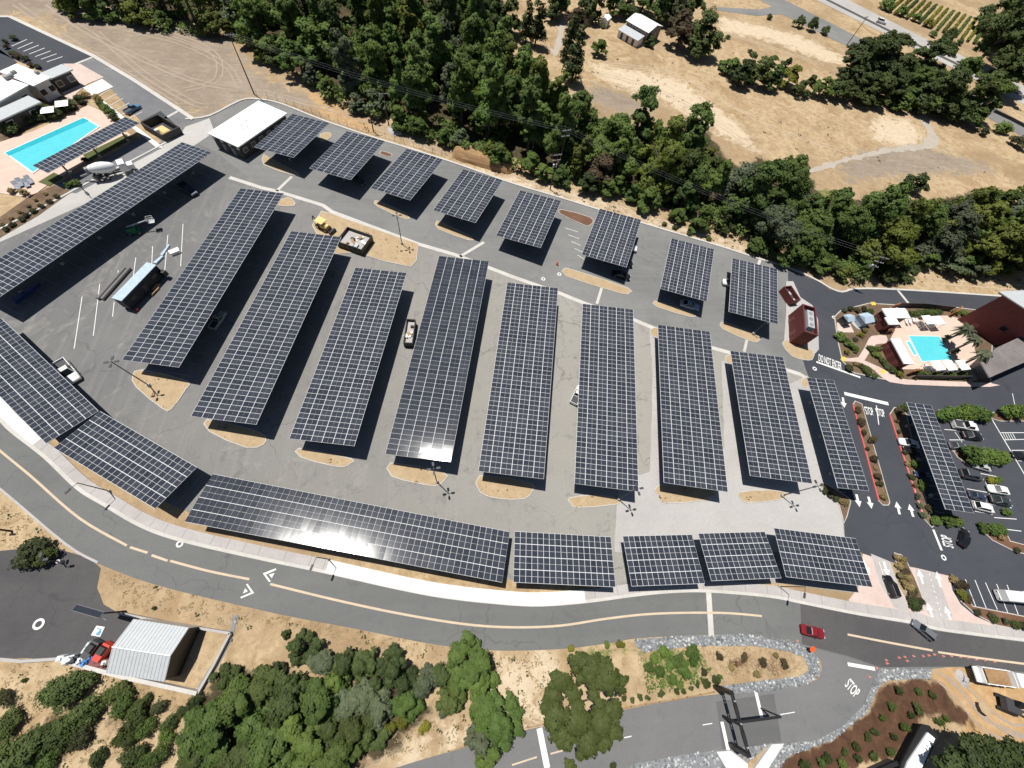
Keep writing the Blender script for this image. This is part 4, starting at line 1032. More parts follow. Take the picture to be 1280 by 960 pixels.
car((1165, 598), (1144, 591), NVY, 'navy car in the shade beneath the resort solar canopy', 'sedan')
car((1203, 683), (1208, 662), BLK, 'black sedan driving beside the sideways stop word', 'sedan')
car((1119, 745), (1110, 721), BLK, 'black suv leaving over the pink exit lane', 'suv')
car((1167, 798), (1142, 777), (.14, .15, .17), 'grey suv driving past the pink entry', 'suv')
car((1002, 786), (1031, 793), RED, 'dark red sedan on the road by the stone bordered junction', 'sedan')
car((1092, 24), (1112, 30), WHT, 'white car on the far highway', 'suv')
car((1230, 91), (1211, 83), BLK, 'black car on the far highway', 'suv')
car((157, 140), (173, 131), (.10, .2, .32), 'blue pickup with a white nose parked by the motel drive', 'pickup')
car((71, 449), (95, 478), WHT, 'white pickup with a blue tarp beside the leftmost front canopy', 'pickup', 1.0)
car((264, 409), (278, 389), SIL, 'silver pickup in the shade right of the first long canopy', 'pickup', 1.0)
car((850, 378), (874, 385), (.35, .42, .52), 'pale blue sedan in the shade below the seventh short canopy', 'sedan')
car((903, 352), (926, 357), WHT, 'white nosed car under the left side of the eighth short canopy', 'sedan')
car((773, 305), (797, 312), WHT, 'white suv under the right side of the sixth short canopy', 'suv')
car((768, 325), (791, 331), BLK, 'black car under the lower right side of the sixth short canopy', 'suv')
car((765, 341), (788, 347), BLK, 'black car below the sixth short canopy', 'sedan')
car((442, 220), (455, 230), GRY, 'dark grey car in the shade of the second short canopy', 'sedan')
car((717, 504), (727, 482), WHT, 'white truck mostly hidden under the left side of the sixth long canopy', 'pickup', 1.0)
car((226, 230), (244, 243), NVY, 'dark blue pickup in the shade of the very long left canopy', 'pickup')
# white camper van at the right edge
car((1253, 744), (1292, 748), WHT, 'white camper van with roof vents at the right edge', 'van', 1.6, 7.0, cat='van')

# --- concrete mixer
def mixer():
    a, b = G(112, 222, 1.2), G(168, 207, 1.2)
    c = (a+b)/2; t = thing('mixer_truck', 'white concrete mixer truck parked beside the pool garden', 'mixer truck', (c.x, c.y, .08), math.atan2(b.y-a.y, b.x-a.x))
    q = MB(); q.box((0, .45, .95), (8.6, .2, .3)); q.box((0, -.45, .95), (8.6, .2, .3)); q.box((-3.6, 0, 1.2), (.5, 1.9, .9)); q.box((.1, 0, .9), (.2, 2.2, .25)); q.build('chassis', M['dkgrey'], t)
    MB().lathe((-3.9, 0, 3.0), (1, 0, -.16), [(0, .55), (.5, .8), (2.0, 1.22), (3.2, 1.25), (4.6, .95), (5.2, .6), (5.3, .2)], 20).build('drum', M['white'], t, smooth_=True)
    MB().box((-4.2, 0, 2.9), (.8, 1.2, 1.0), 0, top=(.7, .8)).build('hopper', M['midgrey'], t)
    q = MB(); q.tube((-4.3, .1, 2.0), (-6.3, 1.3, 1.1), .28, .22, 8); q.build('chute', M['midgrey'], t)
    q = MB(); q.box((2.75, 0, 1.9), (1.7, 2.3, 1.9), top=(.85, .9)); q.box((4.2, 0, 1.45), (1.4, 1.9, 1.1), top=(.9, .85)); cab = q.build('cab', M['white'], t)
    q = MB(); q.box((3.35, 0, 2.3), (.6, 1.9, .75), top=(.4, .95)); q.build('windscreen', M['glass'], cab)
    for x in (4.1, -1.6, -2.9):
        for y in (-1.05, 1.05): wheel(t, x, y, .52)
mixer()
def dump_truck():
    a, b = G(1218, 842, 1.2), G(1276, 850, 1.2)
    c = (a+b)/2; t = thing('dump_truck', 'white dump truck loaded with brown soil on the sandy site', 'dump truck', (c.x, c.y, .05), math.atan2(b.y-a.y, b.x-a.x))
    L = (b-a).length; k = min(1.15, L/8.2)
    q = MB(); q.box((0, .5, .8), (7.6*k, .2, .3)); q.box((0, -.5, .8), (7.6*k, .2, .3)); q.build('chassis', M['dkgrey'], t)
    x0, x1 = -3.9*k, 1.2*k; q = MB()
    q.box(((x0+x1)/2, 0, 1.25), (x1-x0, 2.3, .15))
    for y in (-1.17, 1.17): q.box(((x0+x1)/2, y, 1.85), (x1-x0, .12, 1.15))
    for i in range(4):
        for y in (-1.27, 1.27): q.box((x0+.5+i*1.45, y, 1.85), (.12, .08, 1.1))
    q.box((x0+.06, 0, 1.85), (.12, 2.4, 1.15)); q.box((x1-.06, 0, 2.05), (.12, 2.4, 1.5)); q.box((x0-.35, 0, 1.6), (.8, 2.3, .2)); q.build('tipper_bed', M['white'], t)
    q = MB(); n = 10
    vs = [(x0+1.1+(x1-x0-1.3)*i/n, -1.08+2.16*j/6, 1.95+.45*math.sin(math.pi*j/6)*math.sin(math.pi*i/n)+random.uniform(-.05, .05)) for i in range(n+1) for j in range(7)]
    q.add(vs, [(i*7+j, (i+1)*7+j, (i+1)*7+j+1, i*7+j+1) for i in range(n) for j in range(6)]); q.build('soil_load', M['mound'], t)
    q = MB(); q.box((2.35*k, 0, 1.85), (1.5*k, 2.3, 1.9), top=(.85, .9)); q.box((3.55*k, 0, 1.4), (1.2*k, 2.0, 1.0), top=(.85, .85)); cab = q.build('cab', M['white'], t)
    MB().box((2.95*k, 0, 2.25), (.5, 1.9, .7), top=(.4, .95)).build('windscreen', M['glass'], cab)
    for x in (3.4*k, -1.6*k, -2.9*k):
        for y in (-1.1, 1.1): wheel(t, x, y, .52)
dump_truck()
def excavator():
    c = G(1263, 882, 1.0)
    t = thing('excavator', 'small tracked excavator digging on the sandy site', 'excavator', (c.x, c.y, 0), R_(-25))
    for y in (-.95, .95):
        q = MB()
        s = [[(x, y-.26, z) for x, z in ((-1.7, .35), (-1.45, .02), (1.45, .02), (1.7, .35), (1.45, .72), (-1.45, .72))], [(x, y+.26, z) for x, z in ((-1.7, .35), (-1.45, .02), (1.45, .02), (1.7, .35), (1.45, .72), (-1.45, .72))]]
        q.loft(s); q.build('track', M['rubber'], t)
    q = MB(); q.box((-.2, 0, 1.25), (2.6, 2.1, .9), top=(.95, .95)); q.build('house', M['dkgrey'], t)
    q = MB(); q.box((.5, .55, 2.1), (1.2, .95, .95), top=(.85, .9)); q.build('cab', M['glass'], t)
    q = MB(); q.tube((1.0, -.3, 1.5), (-.2+2.4, -.3, 3.2), .22, .2, 6); q.tube((2.2, -.3, 3.2), (4.1, -.3, 2.7), .2, .17, 6); q.build('boom', M['dkgrey'], t)
    q = MB(); q.tube((4.1, -.3, 2.7), (4.9, -.3, .9), .16, .12, 6); q.build('stick', M['dkgrey'], t)
    q = MB(); q.box((4.7, -.3, .55), (.8, .9, .7), top=(.6, 1)); q.build('bucket', M['black'], t)
excavator()
def boom_lift():
    c = G(166, 287, 1.0)
    t = thing('boom_lift', 'green boom lift in the shade of the very long left canopy', 'boom lift', (c.x, c.y, .05), R_(20))
    q = MB(); q.box((0, 0, .7), (2.6, 1.7, .5)); q.box((-.3, 0, 1.3), (1.9, 1.4, .7), top=(.85, .9)); q.build('body', M['green'], t)
    for x in (-.95, .95):
        for y in (-.85, .85): wheel(t, x, y, .42)
    q = MB(); q.tube((-.8, .2, 1.7), (3.8, .2, 2.6), .16, .12, 6); q.build('arm', M['galv'], t)
    q = MB()
    for z in (2.1, 2.6, 3.1):
        for a_, b_ in (((3.8, -.4), (5.0, -.4)), ((5.0, -.4), (5.0, .8)), ((5.0, .8), (3.8, .8)), ((3.8, .8), (3.8, -.4))): q.tube((*a_, z), (*b_, z), .035, .035, 5)
    q.box((4.4, .2, 2.05), (1.2, 1.2, .06)); q.build('basket', M['galv'], t)
boom_lift()
def loader():
    c = G(404, 283, .8)
    t = thing('backhoe_loader', 'pale yellow backhoe loader parked on the dumpster island', 'loader', (c.x, c.y, .16), R_(-32))
    q = MB(); q.box((0, 0, 1.0), (3.2, 1.3, .7)); q.box((1.2, 0, 1.45), (1.3, 1.1, .5), top=(.9, .8)); q.build('body', M['yellow'], t)
    q = MB(); q.box((-.3, 0, 2.3), (2.3, 2.0, .16)); c2 = q.build('canopy_roof', M['yellow'], t)
    q = MB()
    for x in (-.95, .35):
        for y in (-.6, .6): q.tube((x, y, 1.2), (x, y, 2.3), .05, .05, 5)
    q.build('roof_posts', M['black'], t)
    for x, r in ((-1.1, .62), (1.3, .45)):
        for y in (-.85, .85): wheel(t, x, y, r)
    q = MB(); q.tube((1.0, .6, 1.0), (2.6, .6, .6), .09, .09, 6); q.tube((1.0, -.6, 1.0), (2.6, -.6, .6), .09, .09, 6); q.build('loader_arms', M['dkgrey'], t)
    q = MB(); q.box((2.8, 0, .5), (.7, 2.0, .7), top=(.6, 1)); q.build('bucket', M['black'], t)
    q = MB(); q.tube((-1.6, 0, 1.0), (-2.7, .1, 2.4), .14, .12, 6); q.tube((-2.7, .1, 2.4), (-3.3, .1, .9), .12, .09, 6); q.build('backhoe_arm', M['black'], t)
loader()
# ------------------------------------------------------------------ buildings and yard things
def wallbox(t, L, W, h, mats, name='wall', z0=0):
    return MB().box((0, 0, z0+(h-z0)/2), (L, W, h-z0)).build(name, mats, t)
def window(t, x, y, z, w, h, face, mat='glass', name='window'):
    """face: 'x' / 'y' normal"""
    d = (.08, w, h) if face == 'x' else (w, .08, h)
    f = (.05, w+.2, h+.2) if face == 'x' else (w+.2, .05, h+.2)
    o = MB().box((0, 0, 0), f).build(name, M['wall_white'], t, (x, y, z))
    MB().box((0, 0, 0), d).build('pane', M[mat], o)
    return o
# white roofed hall
def hall():
    h = hgt((307, 202), (297, 184))
    ce, rz, L, W, s = rect([(259.5, 166), (324, 125), (358, 142), (297, 184)], h)
    t = thing('flat_roofed_hall', 'white flat roofed building with dark walls beside the first short canopy', 'building', (ce.x, ce.y, 0), rz)
    wallbox(t, L-1.0, W-1.0, h-.35, M['wall_dark'])
    q = MB(); q.box((0, 0, h-.17), (L, W, .3)); ro = q.build('roof', M['white_roof'], t)
    for x, y in ((-2, .5), (-1.4, -.8), (.4, 1), (-3, -1)): MB().tube((x, y, h), (x, y, h+.4), .12, .12, 8).build('vent_pipe', M['galv'], ro)
    for x in np.linspace(-L/2+2, L/2-2, 6): window(t, x, -W/2+.5, h*.5, 1.2, 1.1, 'y')
    for y in (-1.5, 1.5): MB().box((0, 0, 0), (.08, 1.1, 2.1)).build('door', M['midgrey'], t, (-L/2+.48, y, 1.06))
    for x in np.linspace(-W/2+1, W/2-1, 4): MB().box((0, 0, 0), (.25, .7, .9)).build('wall_unit', M['galv'], t, (-L/2+.38, x, h-.9))
hall()
# steel shed on the yard: gabled
def shed():
    e = 3.4
    ridge = 4.8
    ce, rz, L, W, s = rect([(165, 774), (236, 784), (206, 853), (134, 841)], e)
    t = thing('metal_shed', 'grey ribbed metal shed with a gable roof on the yard', 'shed', (ce.x, ce.y, 0), rz)
    a, b = L/2, W/2
    q = MB(); sec = [(-b+.1, 0), (-b+.1, e-.1), (0, ridge-.12), (b-.1, e-.1), (b-.1, 0)]
    q.loft([[(x, y, z) for y, z in sec] for x in (-a+.15, a-.15)]); q.build('wall', M['galv'], t)
    for sg in (-1, 1):
        q = MB(); n = 17
        q.add([(-a, 0, ridge), (a, 0, ridge), (a, sg*b, e), (-a, sg*b, e), (-a, 0, ridge-.08), (a, 0, ridge-.08), (a, sg*b, e-.08), (-a, sg*b, e-.08)], [(0, 1, 2, 3), (7, 6, 5, 4), (0, 4, 5, 1), (1, 5, 6, 2), (2, 6, 7, 3), (3, 7, 4, 0)])
        o = q.build('roof', M['grey_roof'], t)
        r = MB()
        for i in range(n):
            x = -a+.1+(2*a-.2)*i/(n-1)
            r.add([(x-.05, 0, ridge+.005), (x+.05, 0, ridge+.005), (x+.05, sg*b, e+.005), (x-.05, sg*b, e+.005), (x-.03, 0, ridge+.05), (x+.03, 0, ridge+.05), (x+.03, sg*b, e+.05), (x-.03, sg*b, e+.05)], [(4, 5, 6, 7), (0, 1, 5, 4), (1, 2, 6, 5), (2, 3, 7, 6), (3, 0, 4, 7)])
        r.build('roof_ribs', M['grey_roof'], o)
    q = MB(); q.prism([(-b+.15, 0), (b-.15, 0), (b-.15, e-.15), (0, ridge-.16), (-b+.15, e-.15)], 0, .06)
    q.v = [(a-.15+z, x, y) for x, y, z in q.v]; q.build('shaded_bay_panel', M['black'], t)  # black panel paints the shade of the open front over the gable end
    MB().tube((-a, 0, ridge+.03), (a, 0, ridge+.03), .1, .1, 6).build('ridge_cap', M['galv'], t)
shed()
def lowwall(px, label, h=.8, w=.35, m='kerb', closed=False, cat='wall', name='low_wall'):
    P = GL(px)
    q = MB(); q.ribbon(P, -w/2, w/2, 0, h); o = q.build(name, M[m])
    return tag(o, label, cat)
lowwall([(78, 823), (160, 845), (250, 865)], 'low concrete wall along the lower edge of the yard', .9, .5)
lowwall([(250, 865), (270, 830), (290, 791)], 'low wall right of the shed at the end of the yard', .7, .35, 'walk')
lowwall([(290, 791), (205, 777), (152, 766)], 'low wall above the metal shed', .7, .35, 'walk')
lowwall([(-40, 820), (30, 826), (78, 823)], 'low kerb wall at the lower left of the yard', .4, .4, 'walk')
# roof on motel
def slabroof(c4, h, mat, label, over=.6, wall='wall_white', cat='building', name='motel_building', para=False, base=None):
    ce, rz, L, W, s = rect(c4, h)
    t = thing(name, label, cat, (ce.x, ce.y, 0), rz)
    wallbox(t, L-over*2, W-over*2, h-.3, M[wall])
    ro = MB().box((0, 0, h-.14), (L, W, .28)).build('roof', M[mat], t)
    for sg in (-1, 1):
        n = max(2, int(L/5))
        for k in range(n): window(t, -L/2+L*(k+.5)/n, sg*(W/2-over), h*.5, 1.4, 1.2, 'y')
    return t, L, W, ro
t, L, W, ro = slabroof([(9, 85), (25, 77), (59, 99.5), (31, 112)], 4.5, 'white_roof', 'white flat motel roof nearest the dark parking court')
for x, y, a, b in ((-3, 1.5, 2.2, .9), (-1, 2.2, 1.2, .6), (2, -2, .8, .8)): MB().box((x, y, 4.8), (a, b, .6)).build('roof_unit', M['midgrey'], ro)
t, L, W, ro = slabroof([(-40, 108), (2, 88), (27, 110), (-20, 138)], 4.3, 'white_roof', 'white flat motel roof at the left photo edge')
MB().box((-1, 1, 4.6), (1.5, .8, .6)).build('roof_unit', M['midgrey'], ro)
slabroof([(50, 91.5), (79, 79), (89, 87.5), (60, 99.5)], 3.8, 'grey_roof', 'pale grey roofed motel wing beside the pink paving', wall='wall_dark')
slabroof([(-20, 144), (37, 118.5), (49, 128), (-10, 155)], 3.4, 'grey_roof', 'long pale grey roof above the motel pool garden', wall='wall_dark', name='motel_pavilion')
for p, l in (((76, 128.5), 'small white parasol right of the motel garden roof'), ((58, 136.5), 'small white parasol left of its twin in the motel garden')):
    b = G(*p, 2.3); t = thing('parasol', l, 'parasol', (b.x, b.y, 0), .4, 'parasols in the motel garden')
    MB().tube((0, 0, 0), (0, 0, 2.6), .04, .04, 6).build('pole', M['galv'], t)
    MB().box((0, 0, 2.4), (2.9, 2.9, .5), top=(.12, .12)).build('canopy', M['white_roof'], t)
def open_box(c4, h, label, wall, name='walled_enclosure', fill=None, w=.25, cat='enclosure', zb=0):
    ce, rz, L, W, s = rect(c4, h)
    t = thing(name, label, cat, (ce.x, ce.y, zb), rz); h -= zb
    q = MB()
    for sg in (-1, 1):
        q.box((0, sg*(W/2-w/2), h/2), (L, w, h)); q.box((sg*(L/2-w/2), 0, h/2), (w, W-2*w-.01, h))
    q.build('wall', M[wall], t)
    return t, L, W
t, L, W = open_box([(174, 154), (198, 141), (223, 160), (203, 168)], 1.9, 'brown open topped wooden enclosure at the foot of the motel drive', 'wall_dark')
MB().box((0, 0, .5), (L*.5, W*.5, .5), top=(.7, .7)).build('sand_pile', M['yellow'], t)
MB().box((-L*.28, .5, .5), (1, .8, 1)).build('bin', M['white'], t)
# farmhouse
def farmhouse():
    hr = 4.6
    ce, rz, L, W, s = rect([(787, 26.5), (813, 40), (828, 31), (798, 13.5)], 5.0)
    t = thing('farmhouse', 'old grey farmhouse with a white metal roof on the straw slope', 'house', (ce.x, ce.y, 0), rz)
    a, b = L/2, W/2
    q = MB(); q.loft([[(x, -b+.4, 0), (x, -b+.4, 4.6), (x, 0, 5.9), (x, b-.4, 4.6), (x, b-.4, 0)] for x in (-a+.4, a-.4)]); q.build('wall', M['wall_grey'], t)
    for sg in (-1, 1):
        q = MB(); q.add([(-a, 0, 6.0), (a, 0, 6.0), (a, sg*b, 4.6), (-a, sg*b, 4.6), (-a, 0, 5.9), (a, 0, 5.9), (a, sg*b, 4.5), (-a, sg*b, 4.5)], [(0, 1, 2, 3), (7, 6, 5, 4), (0, 4, 5, 1), (1, 5, 6, 2), (2, 6, 7, 3), (3, 7, 4, 0)]); q.build('roof', M['white_roof'], t)
    d = 4.6
    q = MB(); q.add([(-a, -b-.05, 3.2), (a*.8, -b-.05, 3.2), (a*.8, -b-d, 2.5), (-a, -b-d, 2.5), (-a, -b-.05, 3.1), (a*.8, -b-.05, 3.1), (a*.8, -b-d, 2.4), (-a, -b-d, 2.4)], [(0, 1, 2, 3), (7, 6, 5, 4), (0, 4, 5, 1), (1, 5, 6, 2), (2, 6, 7, 3), (3, 7, 4, 0)]); q.build('porch_roof', M['grey_roof'], t)
    MB().box((-a*.1, -b-d/2+.1, 1.2), (L*.86, d-.6, 2.35)).build('lean_to', M['wall_white'], t)
    for x in (-a*.6, -a*.1, a*.4): MB().box((0, 0, 0), (1.1, .1, 2.0)).build('door', M['dkgrey'], t, (x, -b-d+.38, 1.02))
    for x in (-a*.5, 0, a*.5): window(t, x, -b+.38, 3.9, 1.0, .7, 'y')
    for y in (-1.5, 1.5): window(t, a-.4, y, 2.5, 1.0, 1.2, 'x')
farmhouse()
def hut():
    ce, rz, L, W, s = rect([(752.5, 20), (757.5, 16), (764, 21), (759, 26)], 3.0)
    t = thing('garden_hut', 'tiny white hut left of the farmhouse', 'hut', (ce.x, ce.y, 0), rz)
    wallbox(t, L-.3, W-.3, 2.6, M['wall_white'])
    q = MB(); q.loft([[(-L/2, -W/2, 2.6), (-L/2, W/2, 2.6), (-L/2, 0, 3.4)], [(L/2, -W/2, 2.6), (L/2, W/2, 2.6), (L/2, 0, 3.4)]]); q.build('roof', M['white_roof'], t)
    MB().box((0, 0, 0), (1, .08, 1.9)).build('door', M['dkgrey'], t, (0, -W/2+.13, .97))
hut()
# red box building with rooftop plant
def redbox():
    h = hgt((989, 387), (1001.5, 379)); h = max(5.2, min(h, 7.5))
    c4 = [(1001.5, 379), (1019, 384.5), (1024, 420), (1008, 415)]
    t, L, W = open_box(c4, h, 'barn red box building with a white rooftop unit', 'red_wall', 'red_box_building', w=.3, cat='building')
    MB().box((0, 0, h/2-.5), (L-.5, W-.5, h-1.0)).build('roof', M['dkgrey'], t)
    o = MB().box((0, 0, h-.45), (L*.5, W*.62, 1.3), top=(.95, .97)).build('rooftop_unit', M['galv'], t)
    for y in (-.32, 0, .32): MB().tube((0, y*W*.62, h+.21), (0, y*W*.62, h+.3), .5, .5, 12).build('fan', M['midgrey'], o)
    q = MB(); q.box((-L*.33, 0, h-.7), (.35, W*.6, .5)); q.build('duct', M['black'], t)
    for y in (-.25, .25): MB().box((0, 0, 0), (.07, 1.2, 2.2)).build('door', M['maroon'], t, (-L/2-.03, y*W, 1.1))
redbox()
t, L, W = open_box([(981, 357), (990.6, 357.5), (1000, 374), (991, 377)], 2.2, 'low red walled bin enclosure above the red box building', 'red_wall', 'bin_enclosure', w=.2)
for k in range(4): MB().box((0, (-.36+.24*k)*W, .75), (1.1, 1.0, 1.3), top=(1.05, 1.05)).build('bin', M['dkgrey' if k % 2 else 'galv'], t)
# resort pavilions
def pav():
    h = 3.6
    t0 = [(1102.5, 385.6), (1131, 385.6), (1137.5, 397.5), (1109, 398)]
    ce, rz, L, W, s = rect(t0, h)
    t = thing('pool_pavilion', 'white L shaped pool pavilion with a red end wall', 'pavilion', (ce.x, ce.y, .1), rz)
    wallbox(t, L-.7, W-.7, h-.3, M['red_wall'])
    MB().box((0, 0, h-.14), (L, W, .28)).build('roof', M['white_roof'], t)
    ce2, rz2, L2, W2, s2 = rect([(1107, 398), (1120.5, 397.6), (1123.5, 405), (1109.5, 404.5)], h)
    lc = Matrix.Rotation(-rz, 3, 'Z') @ (ce2-ce)
    MB().box((lc.x, lc.y, h-.143), (L2, W2+.5, .27)).build('side_roof', M['white_roof'], t)
    MB().box((lc.x, lc.y, (h-.3)/2), (L2-.7, W2, h-.32)).build('side_wall', M['red_wall'], t)
    for y in (-1, 1): MB().box((0, 0, 0), (.06, .9, 2.1)).build('door', M['maroon'], t, (-L/2+.33, y*W*.2, 1.05))
    h = 3.4
    ce, rz, L, W, s = rect([(1114, 423), (1125.6, 424), (1141, 455), (1129, 455)], h)
    t = thing('pool_pavilion', 'long narrow white roofed pavilion beside the spa with red wall', 'pavilion', (ce.x, ce.y, .1), rz)
    wallbox(t, L-.5, W-.6, h-.3, M['red_wall'])
    MB().box((0, 0, h-.14), (L, W, .28)).build('roof', M['white_roof'], t)
    for y in (-.3, 0, .3): MB().box((0, 0, 0), (.07, 1.0, 2.1)).build('door', M['maroon'], t, (-L/2+.25, y*W, 1.05))
pav()
cab0 = None
for px, l in (((1160, 400), 'white cabana left of the pair above the resort pool'), ((1172.5, 400.6), 'white cabana right of the pair above the resort pool'), ((1172, 457), 'white cabana leftmost of three below the resort pool'), ((1187, 457), 'white cabana in the middle of three below the resort pool'), ((1203, 456.5), 'white cabana rightmost of three below the resort pool'), ((1166, 430), '')):
    if not l: continue
    p = G(*px, 2.5)
    if cab0 is None:
        cab0 = t = thing('cabana', l, 'cabana', (p.x, p.y, .2), R_(6), 'white cabanas around the resort pool')
        q = MB(); q.box((0, 0, 2.45), (2.9, 2.9, .14), top=(.94, .94)); q.build('canopy', M['white_roof'], t)
        q = MB()
        for x in (-1.35, 1.35):
            for y in (-1.35, 1.35): q.tube((x, y, 0), (x, y, 2.4), .05, .05, 6)
        q.build('posts', M['galv'], t)
        for x in (-.6, .6): MB().box((x, .1, .3), (.65, 1.8, .25), top=(1, .9)).build('cushion', M['white'], t)
    else: dup(cab0, (p.x, p.y, .2), R_(6), l)
lg0 = None
for px, l in (((1133, 403), 'first'), ((1137, 402.5), 'second'), ((1142, 401), 'third'), ((1145.5, 402), 'fourth'), ((1158, 459), 'fifth'), ((1162, 461), 'sixth')):
    p = G(*px, .4); lab = f'{l} white sun lounger from the left on the resort pool terrace'
    if lg0 is None:
        lg0 = t = thing('sun_lounger', lab, 'sun lounger', (p.x, p.y, .2), R_(70), 'sun loungers by the resort pool')
        MB().box((.3, 0, .32), (1.3, .62, .12)).build('seat', M['white'], t)
        o = MB().box((0, 0, 0), (.75, .62, .1)).build('backrest', M['white'], t, (-.65, 0, .5)); o.rotation_euler = (0, R_(35), 0)
        for x in (-.5, .8):
            for y in (-.26, .26): MB().tube((x, y, 0), (x, y, .3), .03, .03, 5).build('leg', M['galv'], t)
    else: dup(lg0, (p.x, p.y, .2), R_(70), lab)
# loungers by motel pool
lm0 = None
for k, (px, l) in enumerate((((21, 233), 'lower left of four slate loungers by the motel pool'), ((26, 229), 'upper left of four slate loungers by the motel pool'), ((33, 230), 'right of four slate loungers by the motel pool'), ((37, 226), 'rightmost of four slate loungers by the motel pool'))):
    p = G(*px, .4)
    if lm0 is None:
        lm0 = t = thing('sun_lounger', l, 'sun lounger', (p.x, p.y, .1), R_(-50), 'slate loungers by the motel pool')
        MB().box((.3, 0, .34), (1.9, 1.0, .12)).build('seat', M['lounger'], t)
        o = MB().box((0, 0, 0), (1.0, 1.0, .1)).build('backrest', M['lounger'], t, (-1.0, 0, .6)); o.rotation_euler = (0, R_(35), 0)
        for x in (-.5, 1.0):
            for y in (-.4, .4): MB().tube((x, y, 0), (x, y, .3), .03, .03, 5).build('leg', M['galv'], t)
    else: dup(lm0, (p.x, p.y, .1), R_(-50), l)
for px, l in (((1059, 399), 'small green topped garden tent in the resort plot'), ((1081, 399), 'pale blue garden tent beside the red walled pavilion')):
    p = G(*px, 1.8); t = thing('garden_tent', l, 'tent', (p.x, p.y, .2), R_(12))
    s = 2.2 if px[0] < 1070 else 3.0
    MB().box((0, 0, 1.1), (s*.95, s*.9, 2.1)).build('wall', M['dkgrey' if px[0] < 1070 else 'skyblue'], t)
    q = MB(); q.box((0, 0, 2.5), (s*1.1, s*1.05, .7), top=(.9, .05)); q.build('roof', M['skyblue'], t)
def screen(px, label, h, m, w=.14, name='timber_screen'):
    q = MB(); q.ribbon(GL(px), -w/2, w/2, .1, h); return tag(q.build(name, M[m]), label, 'screen')
M['rust'] = simple('orange_timber', (.42, .15, .05), .7, var=.25)
screen([(1105, 417), (1113, 414)], 'orange timber gate between the two pool pavilions', 2.2, 'rust')
screen([(1131, 469), (1143, 466)], 'orange timber gate below the long pavilion', 2.2, 'rust')
screen([(1184, 396), (1192, 389)], 'orange timber screen left of the big red building', 2.4, 'rust')
screen([(1113, 385), (1120, 383)], 'short orange timber screen behind the L shaped pavilion', 1.6, 'rust')
screen([(1120, 384), (1150, 384.5), (1186, 389)], 'dark timber fence along the lane behind the pool pavilion', 1.9, 'wall_dark', .16, 'timber_fence')
screen([(1138, 473), (1180, 474), (1234, 474)], 'dark timber fence below the white cabanas', 1.8, 'wall_dark', .16, 'timber_fence')
# big red resort building: tall red wall towards the pool, pale roof above, lower shingle wing in front
def barn():
    A, B = G(1195, 400), G(1247, 435.5)
    h = hgt((1195, 400), (1257, 369))
    u = (B-A); L0 = u.length; u.normalize(); rz = math.atan2(u.y, u.x); L = L0+3
    C_ = G(1340, 364, h); C_.z = 0; w = (C_-A).normalized(); D = 26.0
    t = thing('resort_building', 'large barn red building with a tall red wall at the right edge', 'building', (A.x, A.y, 0), rz)
    inv = Matrix.Rotation(-rz, 3, 'Z'); wl = inv @ w
    q0 = [(0, 0), (L, 0), (L+wl.x*D, wl.y*D), (wl.x*D, wl.y*D)]
    MB().prism(q0, 0, h-.3).build('wall', M['red_wall'], t)
    sy = 1 if wl.y > 0 else -1
    MB().prism(offset_poly(q0, -.9), h-.02, h+.22).build('roof', M['grey_roof'], t)
    MB().prism(offset_poly(q0, -.7), h-.28, h-.03).build('eave', M['maroon'], t)
    for x in (.52, .8):
        o = MB().box((0, 0, 0), (1.5, .1, 1.3)).build('window', M['wall_dark'], t, (L*x, sy*-.02, h*.42))
        MB().box((0, 0, 0), (1.3, .14, 1.1)).build('pane', M['glass'], o)
    MB().box((0, 0, 0), (1.4, .1, 2.2)).build('door', M['maroon'], t, (L*.25, sy*-.02, 1.25))
    ce = G(1262, 445, 5.0)
    t2 = thing('resort_wing', 'grey shingle roofed wing below the big red building', 'building', (ce.x, ce.y, 0), 0)
    pl = [p-ce for p in GL([(1226, 453), (1246, 434.5), (1310, 405), (1310, 440), (1237, 472)], 5.0)]
    q = MB(); q.prism([(p.x, p.y) for p in pl], 4.75, 5.0); q.build('roof', M['shingle'], t2)
    q = MB(); q.prism(offset_poly([(p.x, p.y) for p in pl], .6), 0, 4.74); q.build('wall', M['inky'], t2)
    w = GL([(1238, 470), (1300, 447)], 2.6)
    for k in (.2, .5): 
        p = w[0].lerp(w[1], k)-ce
        MB().box((0, 0, 0), (1.2, .2, 1.2)).build('window', M['glass'], t2, (p.x, p.y, 2.6), math.atan2((w[1]-w[0]).y, (w[1]-w[0]).x))
barn()
